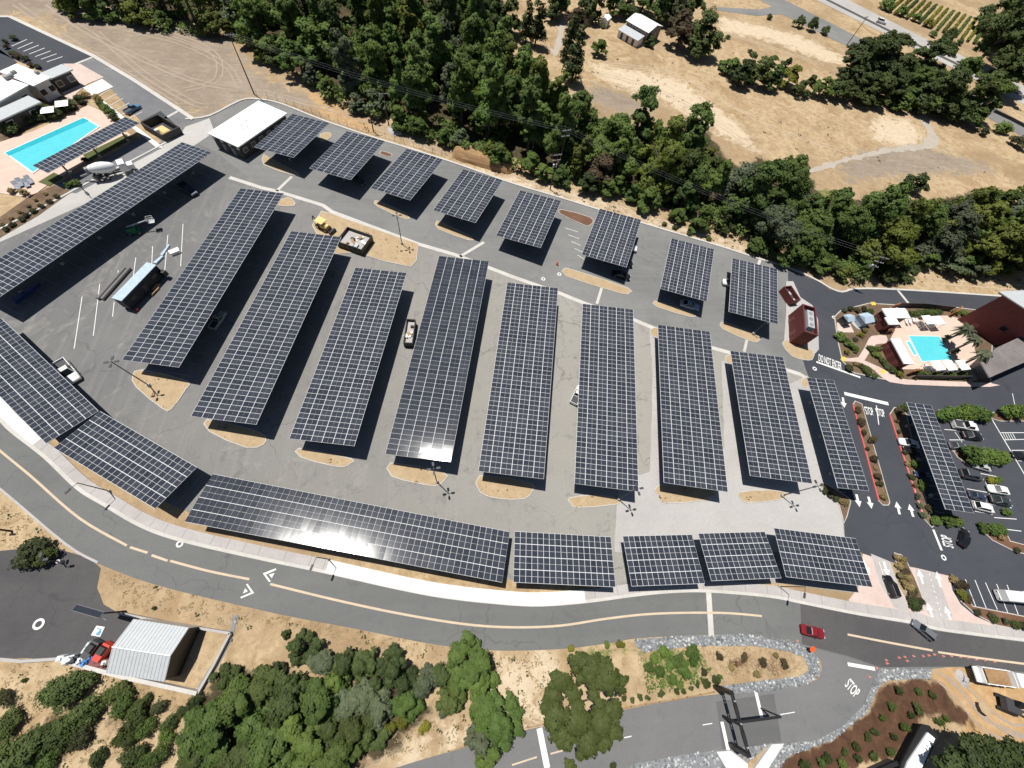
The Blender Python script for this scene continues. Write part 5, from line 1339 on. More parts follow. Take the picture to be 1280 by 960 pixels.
# gate frame over the side road
def gate():
    h = 4.6
    a, b = G(914, 864, h), G(937, 947, h)
    c = (a+b)/2; rz = math.atan2(b.y-a.y, b.x-a.x)
    t = thing('gate_frame', 'black steel gate frame spanning the side road with a long side arm', 'gate', (c.x, c.y, 0), rz)
    L = (b-a).length
    q = MB()
    for s in (-1, 1): q.box((0, s*.16, h), (L, .12, .3))
    n = 16
    for k in range(n): q.box((-L/2+L*(k+.5)/n, 0, h), (.1, .3, .1))
    q.box((L*.2, 0, h+.02), (L*.16, .5, .34)); q.box((-L*.22, 0, h+.02), (L*.16, .5, .34))
    q.build('beam', M['black'], t)
    for s in (-1, 1): MB().box((s*(L/2-.25), 0, h/2), (.5, .7, h)).build('post', M['black'], t)
    MB().box((.2, 0, h/2-.1), (.3, .3, h-.3)).build('post', M['black'], t)
    e = G(976, 896, h); f_ = G(923, 903, h)
    inv = Matrix.Rotation(-rz, 3, 'Z'); p0 = inv @ (f_-Vector((c.x, c.y, 0))); p1 = inv @ (e-Vector((c.x, c.y, 0)))
    q = MB(); q.tube(p0, p1, .20, .20, 4); q.build('side_arm', M['black'], t)
    MB().tube((p1.x, p1.y, 0), (p1.x, p1.y, h), .12, .12, 8).build('post', M['black'], t)
    for x in (-.35, 0, .35): MB().tube((x*L, 0, h+.15), (x*L, 0, h+.35), .12, .1, 8).build('lamp', M['galv'], t)
gate()
tag(MB().prism([(p.x, p.y) for p in GL([(893, 938), (911, 937), (932, 953), (934, 985), (915, 975)])], 0, .55).build('low_wall', M['walk_new']), 'white slanting wall left of the gate frame', 'wall')
tag(MB().prism([(p.x, p.y) for p in GL([(962, 929), (977, 928), (958, 958), (940, 985), (936, 965)])], 0, .55).build('low_wall', M['walk_new']), 'white slanting wall right of the gate frame', 'wall')
# dark building at the lower right with a white skylight
def darkhouse():
    h = 1.9
    t = thing('dark_pavilion', 'black pavilion with a long white roof panel at the bottom right', 'pavilion', G(1150, 935), 0)
    o = t.location.copy()
    P = [p-o for p in GL([(1152, 905), (1162, 907), (1173, 921), (1151, 966), (1136, 990), (1120, 990), (1127, 953)], h)]
    P = [(p.x, p.y) for p in P]
    MB().prism(offset_poly(P, .5), 0, h-.3).build('wall', M['wall_dark'], t)
    MB().prism(P, h-.3, h).build('roof', M['black'], t)
    W_ = [p-o for p in GL([(1158, 915), (1167, 922.5), (1149, 962), (1138, 985), (1125, 975), (1133, 952)], h)]
    MB().prism([(p.x, p.y) for p in W_], h+.0, h+.25).build('roof_panel', M['white_roof'], t)
    P2 = [p-o for p in GL([(1121, 951), (1124, 957), (1098, 966), (1082, 975), (1080, 970)], h*.8)]
    MB().prism([(p.x, p.y) for p in P2], h*.8-.3, h*.8).build('side_roof', M['black'], t)
    P3 = offset_poly([(p.x, p.y) for p in P2], .1)
    MB().prism(P3, 0, h*.8-.32).build('side_wall', M['wall_dark'], t)
    
darkhouse()
# container trailer etc.
def trailer():
    h = 3.4
    ce, rz, L, W, s = rect([(139.5, 373), (183, 328), (196, 331), (152, 376)], h)
    t = thing('office_trailer', 'long dark container trailer with a pale roof on the empty asphalt', 'trailer', (ce.x, ce.y, .05), rz)
    MB().box((0, 0, h/2+.2), (L-.1, W-.1, h-.6)).build('wall', M['inky'], t)
    MB().box((0, 0, h-.06), (L, W, .14)).build('roof', M['skyblue'], t)
    for x in (-.3, .3): MB().box((0, 0, 0), (1.2, .08, .8)).build('window', M['glass'], t, (x*L, -W/2+.03, 2.0))
    MB().box((0, 0, 0), (.9, .07, 2.0)).build('door', M['dkgrey'], t, (0, -W/2, 1.5))
    q = MB(); q.box((0, 0, 0), (1.3, .9, .25)); q.box((0, .2, .25), (1.3, .5, .25)); q.build('steps', M['dkgrey'], t, (0, -W/2-.6, .2))
    for x in (-.6, .6): wheel(t, x, -W/2+.2, .4); wheel(t, x, W/2-.2, .4)
    MB().box((L/2-.3, -W/2-.55, 1.4), (.9, 1.0, 1.2)).build('air_conditioner', M['black'], t)
trailer()
for k, (a, b) in enumerate((((124, 375), (158, 336.5)), ((129.5, 375.5), (164, 336.5)))):
    p, q_ = G(*a), G(*b)
    tag(MB().tube((p.x, p.y, .42), (q_.x, q_.y, .42), .36, .36, 10).build('steel_pipe', M['pipe']), f'{"left" if k == 0 else "right"} one of two long grey pipes beside the trailer', 'pipe', 'pipes beside the trailer')
def slab_at(c4, z0, z1, name, mat, label, cat, group=None):
    return tag(MB().prism([(p.x, p.y) for p in GL(c4, z1)], z0, z1).build(name, M[mat]), label, cat, group)
slab_at([(191, 328), (202, 319), (204, 320), (195, 329)], .05, .5, 'sheet_stack', 'skyblue', 'pale blue stack of sheets at the end of the trailer', 'stack')
slab_at([(200, 318), (211, 305), (212, 306), (203, 319)], .05, .35, 'sheet_stack', 'skyblue', 'narrow blue stack of sheets pointing away from the trailer', 'stack')
slab_at([(209.5, 313.5), (222, 308.5), (224.5, 313), (213, 317.5)], .05, .8, 'white_crate', 'white', 'white crate lying between the painted bay lines', 'crate')
slab_at([(188, 363), (195, 354), (199, 354.5), (198, 360), (190, 368)], .05, .5, 'timber_stack', 'wood', 'pale timber stack in front of the trailer', 'stack')
slab_at([(168, 384), (171, 384.5), (172, 387), (169, 386.5)], .05, .6, 'red_can', 'red', 'small red can at the lower corner of the trailer', 'can')
slab_at([(14, 374), (46, 352), (48, 355), (18, 378)], .05, .6, 'sheet_stack', 'navy', 'blue stack of sheets in the shade of the very long canopy', 'stack')
def dumpster(c4, h, label, zb=.05):
    t, L, W = open_box(c4, h, label, 'black', 'dumpster', w=.14, cat='dumpster', zb=zb)
    MB().box((0, 0, .6), (L-.3, W-.3, .9)).build('rubble', M['walk'], t)
    rnd = random.Random(int(L*100)); pal = ['white', 'wood', 'galv', 'walk_new', 'dkgrey', 'wood']
    for k in range(10):
        o = MB().box((0, 0, 0), (rnd.uniform(.5, 1.6), rnd.uniform(.3, .9), rnd.uniform(.1, .4))).build('debris', M[pal[k % 6]], t, (rnd.uniform(-.36, .36)*L, rnd.uniform(-.32, .32)*W, 1.12+rnd.random()*.3), rnd.uniform(0, 3))
        o.rotation_euler = (rnd.uniform(-.3, .3), rnd.uniform(-.3, .3), rnd.uniform(0, 3))
    for k in range(5):
        for s in (-1, 1): MB().box((0, 0, 0), (.12, .1, h-.25)).build('rib', M['black'], t, (-L/2+L*(k+.5)/5, s*(W/2+.04), (h-zb)/2))
dumpster([(430, 282.5), (465, 293.5), (452, 313), (424, 302)], 2.1, 'large black open dumpster filled with white rubbish on the straw island', .16)
dumpster([(509, 398.5), (520, 399), (515, 429), (503, 428)], 1.9, 'black dumpster full of timber offcuts in the aisle by the fourth long canopy')
# soil heap
def heap(px, h, mat, label, name='soil_heap', cat='heap'):
    P = GL(smooth(px, 3)); Q = [(p.x, p.y) for p in P]; n = len(Q); q = MB()
    rings = [Q, offset_poly(Q, .5), offset_poly(Q, 1.1), offset_poly(Q, 1.7)]
    rnd = random.Random(3); vs = []
    for k, r in enumerate(rings):
        for p in r: vs.append((p[0]+rnd.uniform(-.12, .12), p[1]+rnd.uniform(-.12, .12), [0, h*.45, h*.8, h][k]+rnd.uniform(-.12, .12)*(k > 0)))
    q.add(vs, [(k*n+i, k*n+(i+1) % n, (k+1)*n+(i+1) % n, (k+1)*n+i) for k in range(3) for i in range(n)]+[tuple(range(3*n, 4*n))])
    return tag(q.build(name, M[mat]), label, cat)
heap([(565, 191), (572, 186), (600, 192), (625, 200), (640, 206), (641, 214), (634, 218), (600, 209), (570, 200)], 2.0, 'mound', 'long brown soil heap between the kerb and the creek trees')
heap([(484, 160), (492, 158), (502, 161), (503, 168), (494, 170), (486, 167)], .9, 'walk', 'small grey gravel heap left of the soil heap')
heap([(1198, 836), (1208, 845), (1212, 856), (1205, 860), (1194, 846)], .7, 'walk', 'grey rubble heap on the sandy building site')
heap([(1222, 878), (1228, 880), (1229, 888), (1224, 892), (1220, 884)], .8, 'soil_fill', 'small pale boulder like heap left of the excavator')
# cones
cn0 = None
CONES = [(1123, 822), (1130, 821), (1141, 820), (1153, 820), (1160, 819), (1167, 818), (1178, 820), (1188, 820), (1199, 821), (1209, 822), (1219, 824), (1230, 825), (1242, 827), (1133, 826), (1107, 825), (1108, 829), (1095, 835), (1086, 846), (996, 801)]
for k, px in enumerate(CONES):
    p = G(*px)
    l = f'pink traffic cone number {ORD[k] if k < 10 else k+1} along the roadworks'
    l = ('pink white traffic cone ' + ['first', 'second', 'third', 'fourth', 'fifth', 'sixth', 'seventh', 'eighth', 'ninth', 'tenth', 'eleventh', 'twelfth', 'last'][k] + ' from the left in the row along the road') if k < 13 else 'pink traffic cone ' + ['just below the row of cones', 'upper of two by the stone border', 'lower of two by the stone border', 'at the end of the white stop bar', 'on the stones near the road word', 'beside the orange sign'][k-13]
    if cn0 is None:
        cn0 = t = thing('traffic_cone', l, 'traffic cone', p, 0, 'traffic cones at the roadworks')
        t.location.z = .08; t.scale = (.42,)*3
        MB().box((0, 0, .03), (.75, .75, .06)).build('base', M['cone'], t)
        MB().lathe((0, 0, .06), (0, 0, 1), [(0, .30), (.45, .19), (.95, .06)], 12).build('body', M['cone'], t)
        MB().lathe((0, 0, .5), (0, 0, 1), [(0, .215), (.22, .165)], 12).build('band', M['white'], t)
    else: dup(cn0, (p.x, p.y, .08), 0, l, scale=.42)
p = G(1008, 810)
t = thing('road_sign', 'orange road sign tilted back at the tip of the stone border', 'sign', p, R_(30))
o = MB().tube((0, 0, -.02), (0, 0, .02), .55, .55, 8).build('panel', M['orange'], t, (0, 0, 1.4)); o.rotation_euler = (R_(22), R_(-15), 0)
MB().tube((0, .5, 0), (0, .05, 1.4), .05, .05, 6).build('stand', M['galv'], t); MB().tube((0, -.5, 0), (0, -.05, 1.3), .05, .05, 6).build('stand', M['galv'], t)
p = G(696, 331); t = thing('marker_post', 'small orange barrel in the lane left of a straw island', 'barrel', p, 0)
MB().lathe((0, 0, .05), (0, 0, 1), [(0, .38), (.1, .3), (1.0, .24), (1.1, .1)], 12).build('drum', M['orange'], t); MB().lathe((0, 0, .5), (0, 0, 1), [(0, .285), (.2, .275)], 12).build('band', M['white'], t)
# things piled beside the shed
def junk(c, d, rz, name, mat, label, cat, kind='box'):
    p = G(*c, .5)
    if kind == 'cart':
        t = thing(name, label, cat, (p.x, p.y, .05), R_(rz))
        MB().box((0, 0, .7), d, top=(.85, .85)).build('body', M[mat], t)
        MB().box((d[0]*.1, 0, .7+d[2]*.7), (d[0]*.45, d[1]*.8, d[2]*.5), top=(.8, .8)).build('seat', M['black'], t)
        for x in (-1, 1):
            for y in (-1, 1): wheel(t, x*d[0]*.33, y*d[1]*.45, .3)
    else:
        q = MB(); q.box((0, 0, d[2]/2), d, top=(.82, .78)); q.box((d[0]*.12, -d[1]*.1, d[2]*1.15), (d[0]*.5, d[1]*.55, d[2]*.4), top=(.7, .6), rz=.3)
        o = q.build(name, M[mat], None, (p.x, p.y, .05), R_(rz)); tag(o, label, cat)
junk((130, 815), (2.6, 1.3, .8), 65, 'utility_cart', 'red', 'red utility cart beside the metal shed', 'cart', 'cart')
junk((116, 812), (2.6, 1.4, .8), 65, 'utility_cart', 'dkgrey', 'dark grey utility cart with a red front by the shed', 'cart', 'cart')
junk((112, 822), (1.3, 1.1, .8), 20, 'covered_pile', 'blue_tarp', 'pile under a bright blue tarp near the shed', 'pile')
junk((107, 829), (.9, .8, .9), 50, 'plastic_drum', 'blue_tarp', 'blue plastic container at the low wall', 'container')
junk((121, 829), (2.6, 1.4, .6), -8, 'covered_trailer', 'maroon', 'maroon covered trailer between blue tarp and shed', 'trailer')
junk((101, 826), (1.2, 1.1, .9), 12, 'storage_bin', 'galv', 'pale grey bin left of the blue tarp', 'bin')
junk((88, 824), (1.8, 1.2, .9), 10, 'storage_bin', 'galv', 'pale grey bin leftmost on the yard wall', 'bin')
junk((77, 823), (1.0, .9, .8), 0, 'storage_bin', 'white', 'white bin at the very end of the yard wall', 'bin')
junk((133, 828), (.7, .7, 1.0), 0, 'plastic_drum', 'white', 'white drum against the shed corner', 'drum')
junk((109, 810), (.7, 1.8, .7), -20, 'storage_bin', 'galv', 'grey rack left of the dark cart', 'rack')
junk((94, 824.5), (1.4, 1.2, .9), 5, 'storage_bin', 'black', 'black bin between two pale bins on the yard', 'bin')
# painted notice panel lying on the yard
sheet('yard_notice', [(121, 782), (131.5, 783.5), (125.5, 796), (114, 794)], .07, M['paint'], 'white painted square with blue emblem on the yard asphalt', 'road marking')
sheet('yard_notice', [(119.5, 793.5), (126, 786.5), (127.5, 789.5), (124.5, 794.5)], .08, M['paint_blue'], 'blue wedge inside the painted white square', 'road marking')
sheet('yard_notice', [(121.5, 785), (128.5, 786), (128, 787.2), (121, 786.4)], .08, M['paint_blue'], 'thin blue bar inside the painted white square', 'road marking')
# culvert parapet on the frontage road
lowwall([(1241, 140), (1262, 150), (1300, 170)], 'dark bridge parapet on the frontage road at the right edge', 1.1, .5, 'wall_dark', name='parapet')

def timber_post():
    b = G(15, 664); t = thing('timber_post', 'dark leaning timber post on the straw by the yard mouth', 'post', (b.x, b.y, 0), 0)
    MB().tube((0, 0, 0), (-.3, .1, 2.6), .16, .14, 8).build('shaft', M['pole'], t)
    MB().box((-.3, .1, 2.65), (.9, .3, .2)).build('cap', M['pole'], t)
timber_post()
# ------------------------------------------------------------------ vegetation
def leaf_mesh(name, lobes, leaves, size, mat, seed, flat=.8, core=.0):
    """lobes: (x,y,z,r). leaf quads on lumpy clumps over every lobe"""
    rs = np.random.RandomState(seed); V = []; T = []; CN = []
    tot = sum(l[3]**2 for l in lobes)
    for (x, y, z, r) in lobes:
        nc = max(6, int(15+8*r)); c = []
        for k in range(nc):                          # clumps over the lobe
            d = rs.normal(size=3); d /= np.linalg.norm(d)
            if d[2] < -.45: d[2] = -d[2]*.5
            d[2] *= flat
            rr = r*rs.uniform(.5, 1.08)
            c.append((np.array((x, y, z))+d*rr, r*rs.uniform(.15, .40), rs.uniform(0, 1)))
        nl = int(leaves*r*r/tot)
        per = max(4, nl//nc)
        for (p, cr, tv) in c:
            d = rs.normal(size=(per, 3)); d /= np.linalg.norm(d, axis=1)[:, None]
            d[:, 2] = np.where(d[:, 2] < -.25, -d[:, 2], d[:, 2])
            q = p+d*cr*rs.uniform(.55, 1.35, (per, 1))*np.array((1, 1, .85))
            rad = q-np.array((x, y, z-r*.4)); rad /= np.linalg.norm(rad, axis=1)[:, None]+1e-6; nrm = d*.6+rad*.5+rs.normal(size=(per, 3))*.42; nrm[:, 2] += .45; nrm /= np.linalg.norm(nrm, axis=1)[:, None]
            ref = rs.normal(size=(per, 3)); u = np.cross(nrm, ref); u /= np.linalg.norm(u, axis=1)[:, None]; w = np.cross(nrm, u)
            s = size*rs.uniform(.55, 1.25, (per, 1))
            a = rs.uniform(.45, .8, (per, 1))
            V.append(np.stack([q-u*s, q-w*s*a, q+u*s, q+w*s*a], 1).reshape(-1, 3))
            cn = nrm*.42+rad*.5+d*.22; cn[:, 2] += .12; cn /= np.linalg.norm(cn, axis=1)[:, None]; CN.append(np.repeat(cn, 4, axis=0))
            T.append(np.repeat(np.clip(tv+rs.normal(size=per)*.18, 0, 1), 4))
    V = np.concatenate(V); T = np.concatenate(T)
    n = len(V)//4
    me = bpy.data.meshes.new(name)
    me.vertices.add(4*n); me.vertices.foreach_set('co', V.reshape(-1))
    me.loops.add(4*n); me.loops.foreach_set('vertex_index', np.arange(4*n))
    me.polygons.add(n); me.polygons.foreach_set('loop_start', np.arange(0, 4*n, 4)); me.polygons.foreach_set('loop_total', np.full(n, 4))
    at = me.attributes.new('tint', 'FLOAT', 'POINT'); at.data.foreach_set('value', T.astype(np.float32))
    me.materials.append(mat); me.update(calc_edges=True)
    me.polygons.foreach_set('use_smooth', [True]*n)
    me.normals_split_custom_set_from_vertices(np.concatenate(CN).tolist())
    return me
def trunk_mesh(name, h, r, lobes, seed):
    rnd = random.Random(seed); q = MB()
    k1 = (rnd.uniform(-.2, .2), rnd.uniform(-.2, .2), h*.5)
    q.tube((0, 0, -.1), k1, r, r*.75, 8); q.tube(k1, (0, 0, h), r*.75, r*.4, 8)
    for (x, y, z, rr) in lobes[:7]: q.tube(k1 if z < h else (0, 0, h*.8), (x*.8, y*.8, z), r*.45, r*.12, 6)
    me = bpy.data.meshes.new(name); me.from_pydata(q.v, [], q.f); me.materials.append(M['bark']); return me
PROTO = {}
def crown_lobes(kind, rs):
    """unit tree: crown radius 1, base at 0"""
    L = []
    if kind == 'tall':
        for k in range(9):
            a = rs.uniform(0, 6.28); z = .9+k*.26; r = .5*(1-.055*k)
            L.append((.42*math.cos(a)*(1-.05*k), .42*math.sin(a)*(1-.05*k), z, r))
    elif kind == 'cypress':
        for k in range(8): L.append((rs.uniform(-.16, .16), rs.uniform(-.16, .16), .55+k*.48, .80*(1-.095*k)))
    elif kind == 'bush':
        for k in range(6):
            a = rs.uniform(0, 6.28); d = rs.uniform(.25, .6); L.append((d*math.cos(a), d*math.sin(a), rs.uniform(.35, .6), rs.uniform(.38, .55)))
        L.append((0, 0, .7, .5))
    else:
        n = rs.randint(7, 12); sk = rs.uniform(.75, 1.2, 2)
        for k in range(n):
            a = 6.28*k/n+rs.uniform(-.5, .5); d = rs.uniform(.4, .85)*sk[k % 2]
            L.append((d*math.cos(a), d*math.sin(a), rs.uniform(.4, 1.35), rs.uniform(.28, .5)))
        for k in range(rs.randint(3, 6)):
            a = rs.uniform(0, 6.28); d = rs.uniform(.05, .4); L.append((d*math.cos(a), d*math.sin(a), rs.uniform(1.3, 2.0), rs.uniform(.26, .5)))
    return L
def proto(kind, mat, variant, leaves=None, fine=False):
    key = (kind, mat, variant, fine)
    if key in PROTO: return PROTO[key]
    sd = hash((kind, mat)) % 1; sd = variant*17+len(kind)*5+len(mat)*3+ord(mat[0])
    rs = np.random.RandomState(sd); S = 4.0          # built at 4 m crown radius
    L = [(x*S, y*S, z*S, r*S) for x, y, z, r in crown_lobes(kind, rs)]
    n = leaves or {'bush': 2000, 'cypress': 5200, 'tall': 8500}.get(kind, 9500)
    size = {'bush': .38, 'cypress': .32}.get(kind, .34)
    if fine: n = int(n*2.2); size *= .62
    top = max(l[2] for l in L)
    PROTO[key] = (leaf_mesh('crown', L, n, size, M[mat], sd), trunk_mesh('trunk', top*.75, .32 if kind != 'bush' else .14, L, sd))
    return PROTO[key]
WORD = {'oak': 'dark green', 'mid': 'mid green', 'bright': 'bright green', 'greyleaf': 'olive grey', 'yellowleaf': 'yellow green', 'brownleaf': 'brown green', 'yellowleaf2': 'light olive green', 'shrubleaf': 'dull green', 'goldleaf': 'straw coloured', 'palm': 'grey green'}
LAND = [((190, 815), 'the metal shed'), ((810, 35), 'the farmhouse'), ((600, 200), 'the soil heap'), ((310, 160), 'the white hall'), ((693, 215), 'the transformer pole'), ((1090, 340), 'the resort bend pole'), ((1150, 165), 'the pale clearing'), ((1005, 400), 'the red box building'), ((940, 900), 'the gate frame'),
        ((450, 150), 'the utility pole pair'), ((302, 80), 'the field corner pole'), ((600, 30), 'the top photo edge'), ((1160, 435), 'the resort pool'), ((850, 340), 'the seventh short canopy'), ((1200, 100), 'the highway bend'), ((30, 710), 'the yard mouth'), ((640, 850), 'the road verge'), ((1230, 930), 'the sandy site'), ((1170, 570), 'the resort solar canopy'), ((1180, 740), 'the pink entry'),
        ((80, 180), 'the motel pool'), ((30, 60), 'the motel court'), ((1090, 560), 'the stop words'), ((400, 960), 'the bottom photo edge'), ((1000, 30), 'the frontage road'), ((740, 880), 'the spreading tree'), ((1120, 880), 'the mulch slope'), ((1180, 30), 'the vineyard'), ((880, 830), 'the stone bordered triangle'), ((560, 800), 'the lower road edge')]
def where(px):
    b = min(LAND, key=lambda l: math.hypot(l[0][0]-px[0], l[0][1]-px[1]))
    dx, dy = px[0]-b[0][0], px[1]-b[0][1]
    if math.hypot(dx, dy) < 14: w = 'close beside'
    elif abs(dx) > 1.6*abs(dy): w = 'right of' if dx > 0 else 'left of'
    elif abs(dy) > 1.6*abs(dx): w = 'below' if dy > 0 else 'above'
    else: w = ('below' if dy > 0 else 'above')+(' and right of' if dx > 0 else ' and left of')
    return f'{w} {b[1]}'
NT = [0]
def tree(px, r, kind='round', mat='oak', hs=1.0, group=None, label=None, ground=False, z=None, base=0.0):
    """px: crown centre pixel; r: crown radius in metres"""
    NT[0] += 1; rnd = random.Random(NT[0]*31)
    S = r/4.0
    cz = {'bush': .5, 'cypress': 1.9, 'tall': 1.9}.get(kind, 1.2)*4*S*hs
    p = G(px[0], px[1], 0 if ground else cz+base)
    crown, trunk = proto(kind, mat, NT[0] % 5, fine=r > 5.2 or px[1] > 740)
    noun = {'bush': 'shrub', 'cypress': 'slender conifer', 'tall': 'tall tree'}.get(kind, 'spreading tree')
    szw = 'small ' if (kind == 'bush' and r < 1.1) or (kind != 'bush' and r < 3.2) else ('large ' if r > 5.2 else '')
    lab = label or f'{szw}{WORD[mat]} {noun} {where(px)}'
    if kind == 'bush':
        o = bpy.data.objects.new('shrub', crown); COL.objects.link(o); o.location = (p.x, p.y, base-.1*S); o.rotation_euler = (0, 0, rnd.uniform(0, 6.28)); o.scale = (S*rnd.uniform(.85, 1.15), S*rnd.uniform(.85, 1.15), S*hs)
        return tag(o, lab, 'shrub', group)
    t = thing({'cypress': 'conifer_tree'}.get(kind, 'tree'), lab, 'tree', (p.x, p.y, base), rnd.uniform(0, 6.28), group)
    t.scale = (S*rnd.uniform(.88, 1.12), S*rnd.uniform(.88, 1.12), S*hs)
    for n, m in (('crown', crown), ('trunk', trunk)):
        o = bpy.data.objects.new(n, m); COL.objects.link(o); o.parent = t
    return t
def tpx(x, y, rpx, kind='round', mat='oak', hs=1.0, **k):
    cz = {'bush': .5, 'cypress': 2.3, 'tall': 1.9}.get(kind, 1.2)
    r = rpx*mpp(x, y, 6)
    if kind == 'cypress': r /= .8
    return tree((x, y), r, kind, mat, hs, **k)
# --- creek woodland: Poisson scatter over the wooded ground, every tree its own object
WP = [(p.x, p.y) for p in GL(WOODS, 5.0)]
def inpoly(x, y, P):
    c = False; n = len(P)
    for i in range(n):
        x0, y0 = P[i]; x1, y1 = P[(i+1) % n]
        if (y0 > y) != (y1 > y) and x < (x1-x0)*(y-y0)/(y1-y0)+x0: c = not c
    return c
def edge_d(x, y, P):
    m = 1e9; n = len(P)
    for i in range(n):
        a, b = Vector(P[i]), Vector(P[(i+1) % n]); ab = b-a; t = max(0, min(1, (Vector((x, y))-a).dot(ab)/ab.length_squared)); m = min(m, (Vector((x, y))-a-ab*t).length)
    return m
rnd = random.Random(11); pts = []
GAPS = [(625, 30, 14), (600, 72, 10), (735, 200, 6), (1130, 238, 12), (1215, 300, 10), (668, 100, 5), (905, 178, 7)]
for _ in range(9000):
    x, y = rnd.uniform(-140, 330), rnd.uniform(60, 260)
    if not inpoly(x, y, WP): continue
    e = edge_d(x, y, WP)
    if e < 1.5: continue
    px = PX((x, y, 5))
    if not (-12 < px[0] < 1292 and -14 < px[1] < 400): continue
    if any(math.hypot(px[0]-a, (px[1]-b)*1.3) < r for a, b, r in GAPS): continue
    r = rnd.uniform(4.4, 7.4) if e > 5 else rnd.uniform(2.2, 3.4)
    if e < r*.75: r = e/.75
    if r < 2.3: continue
    if any((x-a)**2+(y-b)**2 < (.645*(r+c))**2 for a, b, c, _e in pts): continue
    pts.append((x, y, r, e))
for x, y, r, e in pts:
    px = PX((x, y, 5)); u = rnd.random()
    if px[0] < 640: mats = ['mid', 'mid', 'bright', 'bright', 'mid', 'greyleaf', 'oak', 'yellowleaf2']
    elif px[0] < 900: mats = ['oak', 'mid', 'mid', 'greyleaf', 'mid', 'yellowleaf2']
    else: mats = ['mid', 'yellowleaf2', 'mid', 'greyleaf', 'oak', 'greyleaf', 'mid']
    m = rnd.choice(mats)
    k = 'tall' if (u < .4 and e > 5 and px[0] < 900) else 'round'
    hs = rnd.uniform(.95, 1.35) if e > 6 else rnd.uniform(.8, 1.0)
    q = (px[0], px[1])
    t = tree(q, r*(.85 if k == 'tall' else 1), k, m, hs, group='trees of the creek woodland')
    t.location = (x, y, 0)
WOODN = len(pts); print('woods', WOODN)
# undergrowth between the trunks: uncountable
_u = []
_r = random.Random(8)
while len(_u) < 640:
    x, y = _r.uniform(-140, 330), _r.uniform(60, 260)
    if inpoly(x, y, WP) and edge_d(x, y, WP) > 2.5: _u.append((x, y, _r.uniform(.6, 2.6), _r.uniform(1.5, 3.0)))
ug = bpy.data.objects.new('undergrowth', leaf_mesh('undergrowth', _u, 60000, .46, M['mid'], 77, .7)); COL.objects.link(ug)
tag(ug, 'green undergrowth filling the creek woodland between the trees', 'undergrowth', kind='stuff')
# low brush along the foot of the wood
LOWER = WOODS[6:41]
for k in range(44):
    i = rnd.randrange(len(LOWER)-1); a, b = LOWER[i], LOWER[i+1]; u = rnd.random()
    x, y = a[0]+(b[0]-a[0])*u, a[1]+(b[1]-a[1])*u-rnd.uniform(-3, 4)
    if y < 5 or x > 1290: continue
    tree((x, y), rnd.uniform(.7, 1.7), 'bush', rnd.choice(('mid', 'oak', 'shrubleaf', 'greyleaf', 'bright')), rnd.uniform(.8, 1.1), group='brush along the foot of the creek woodland', ground=True)
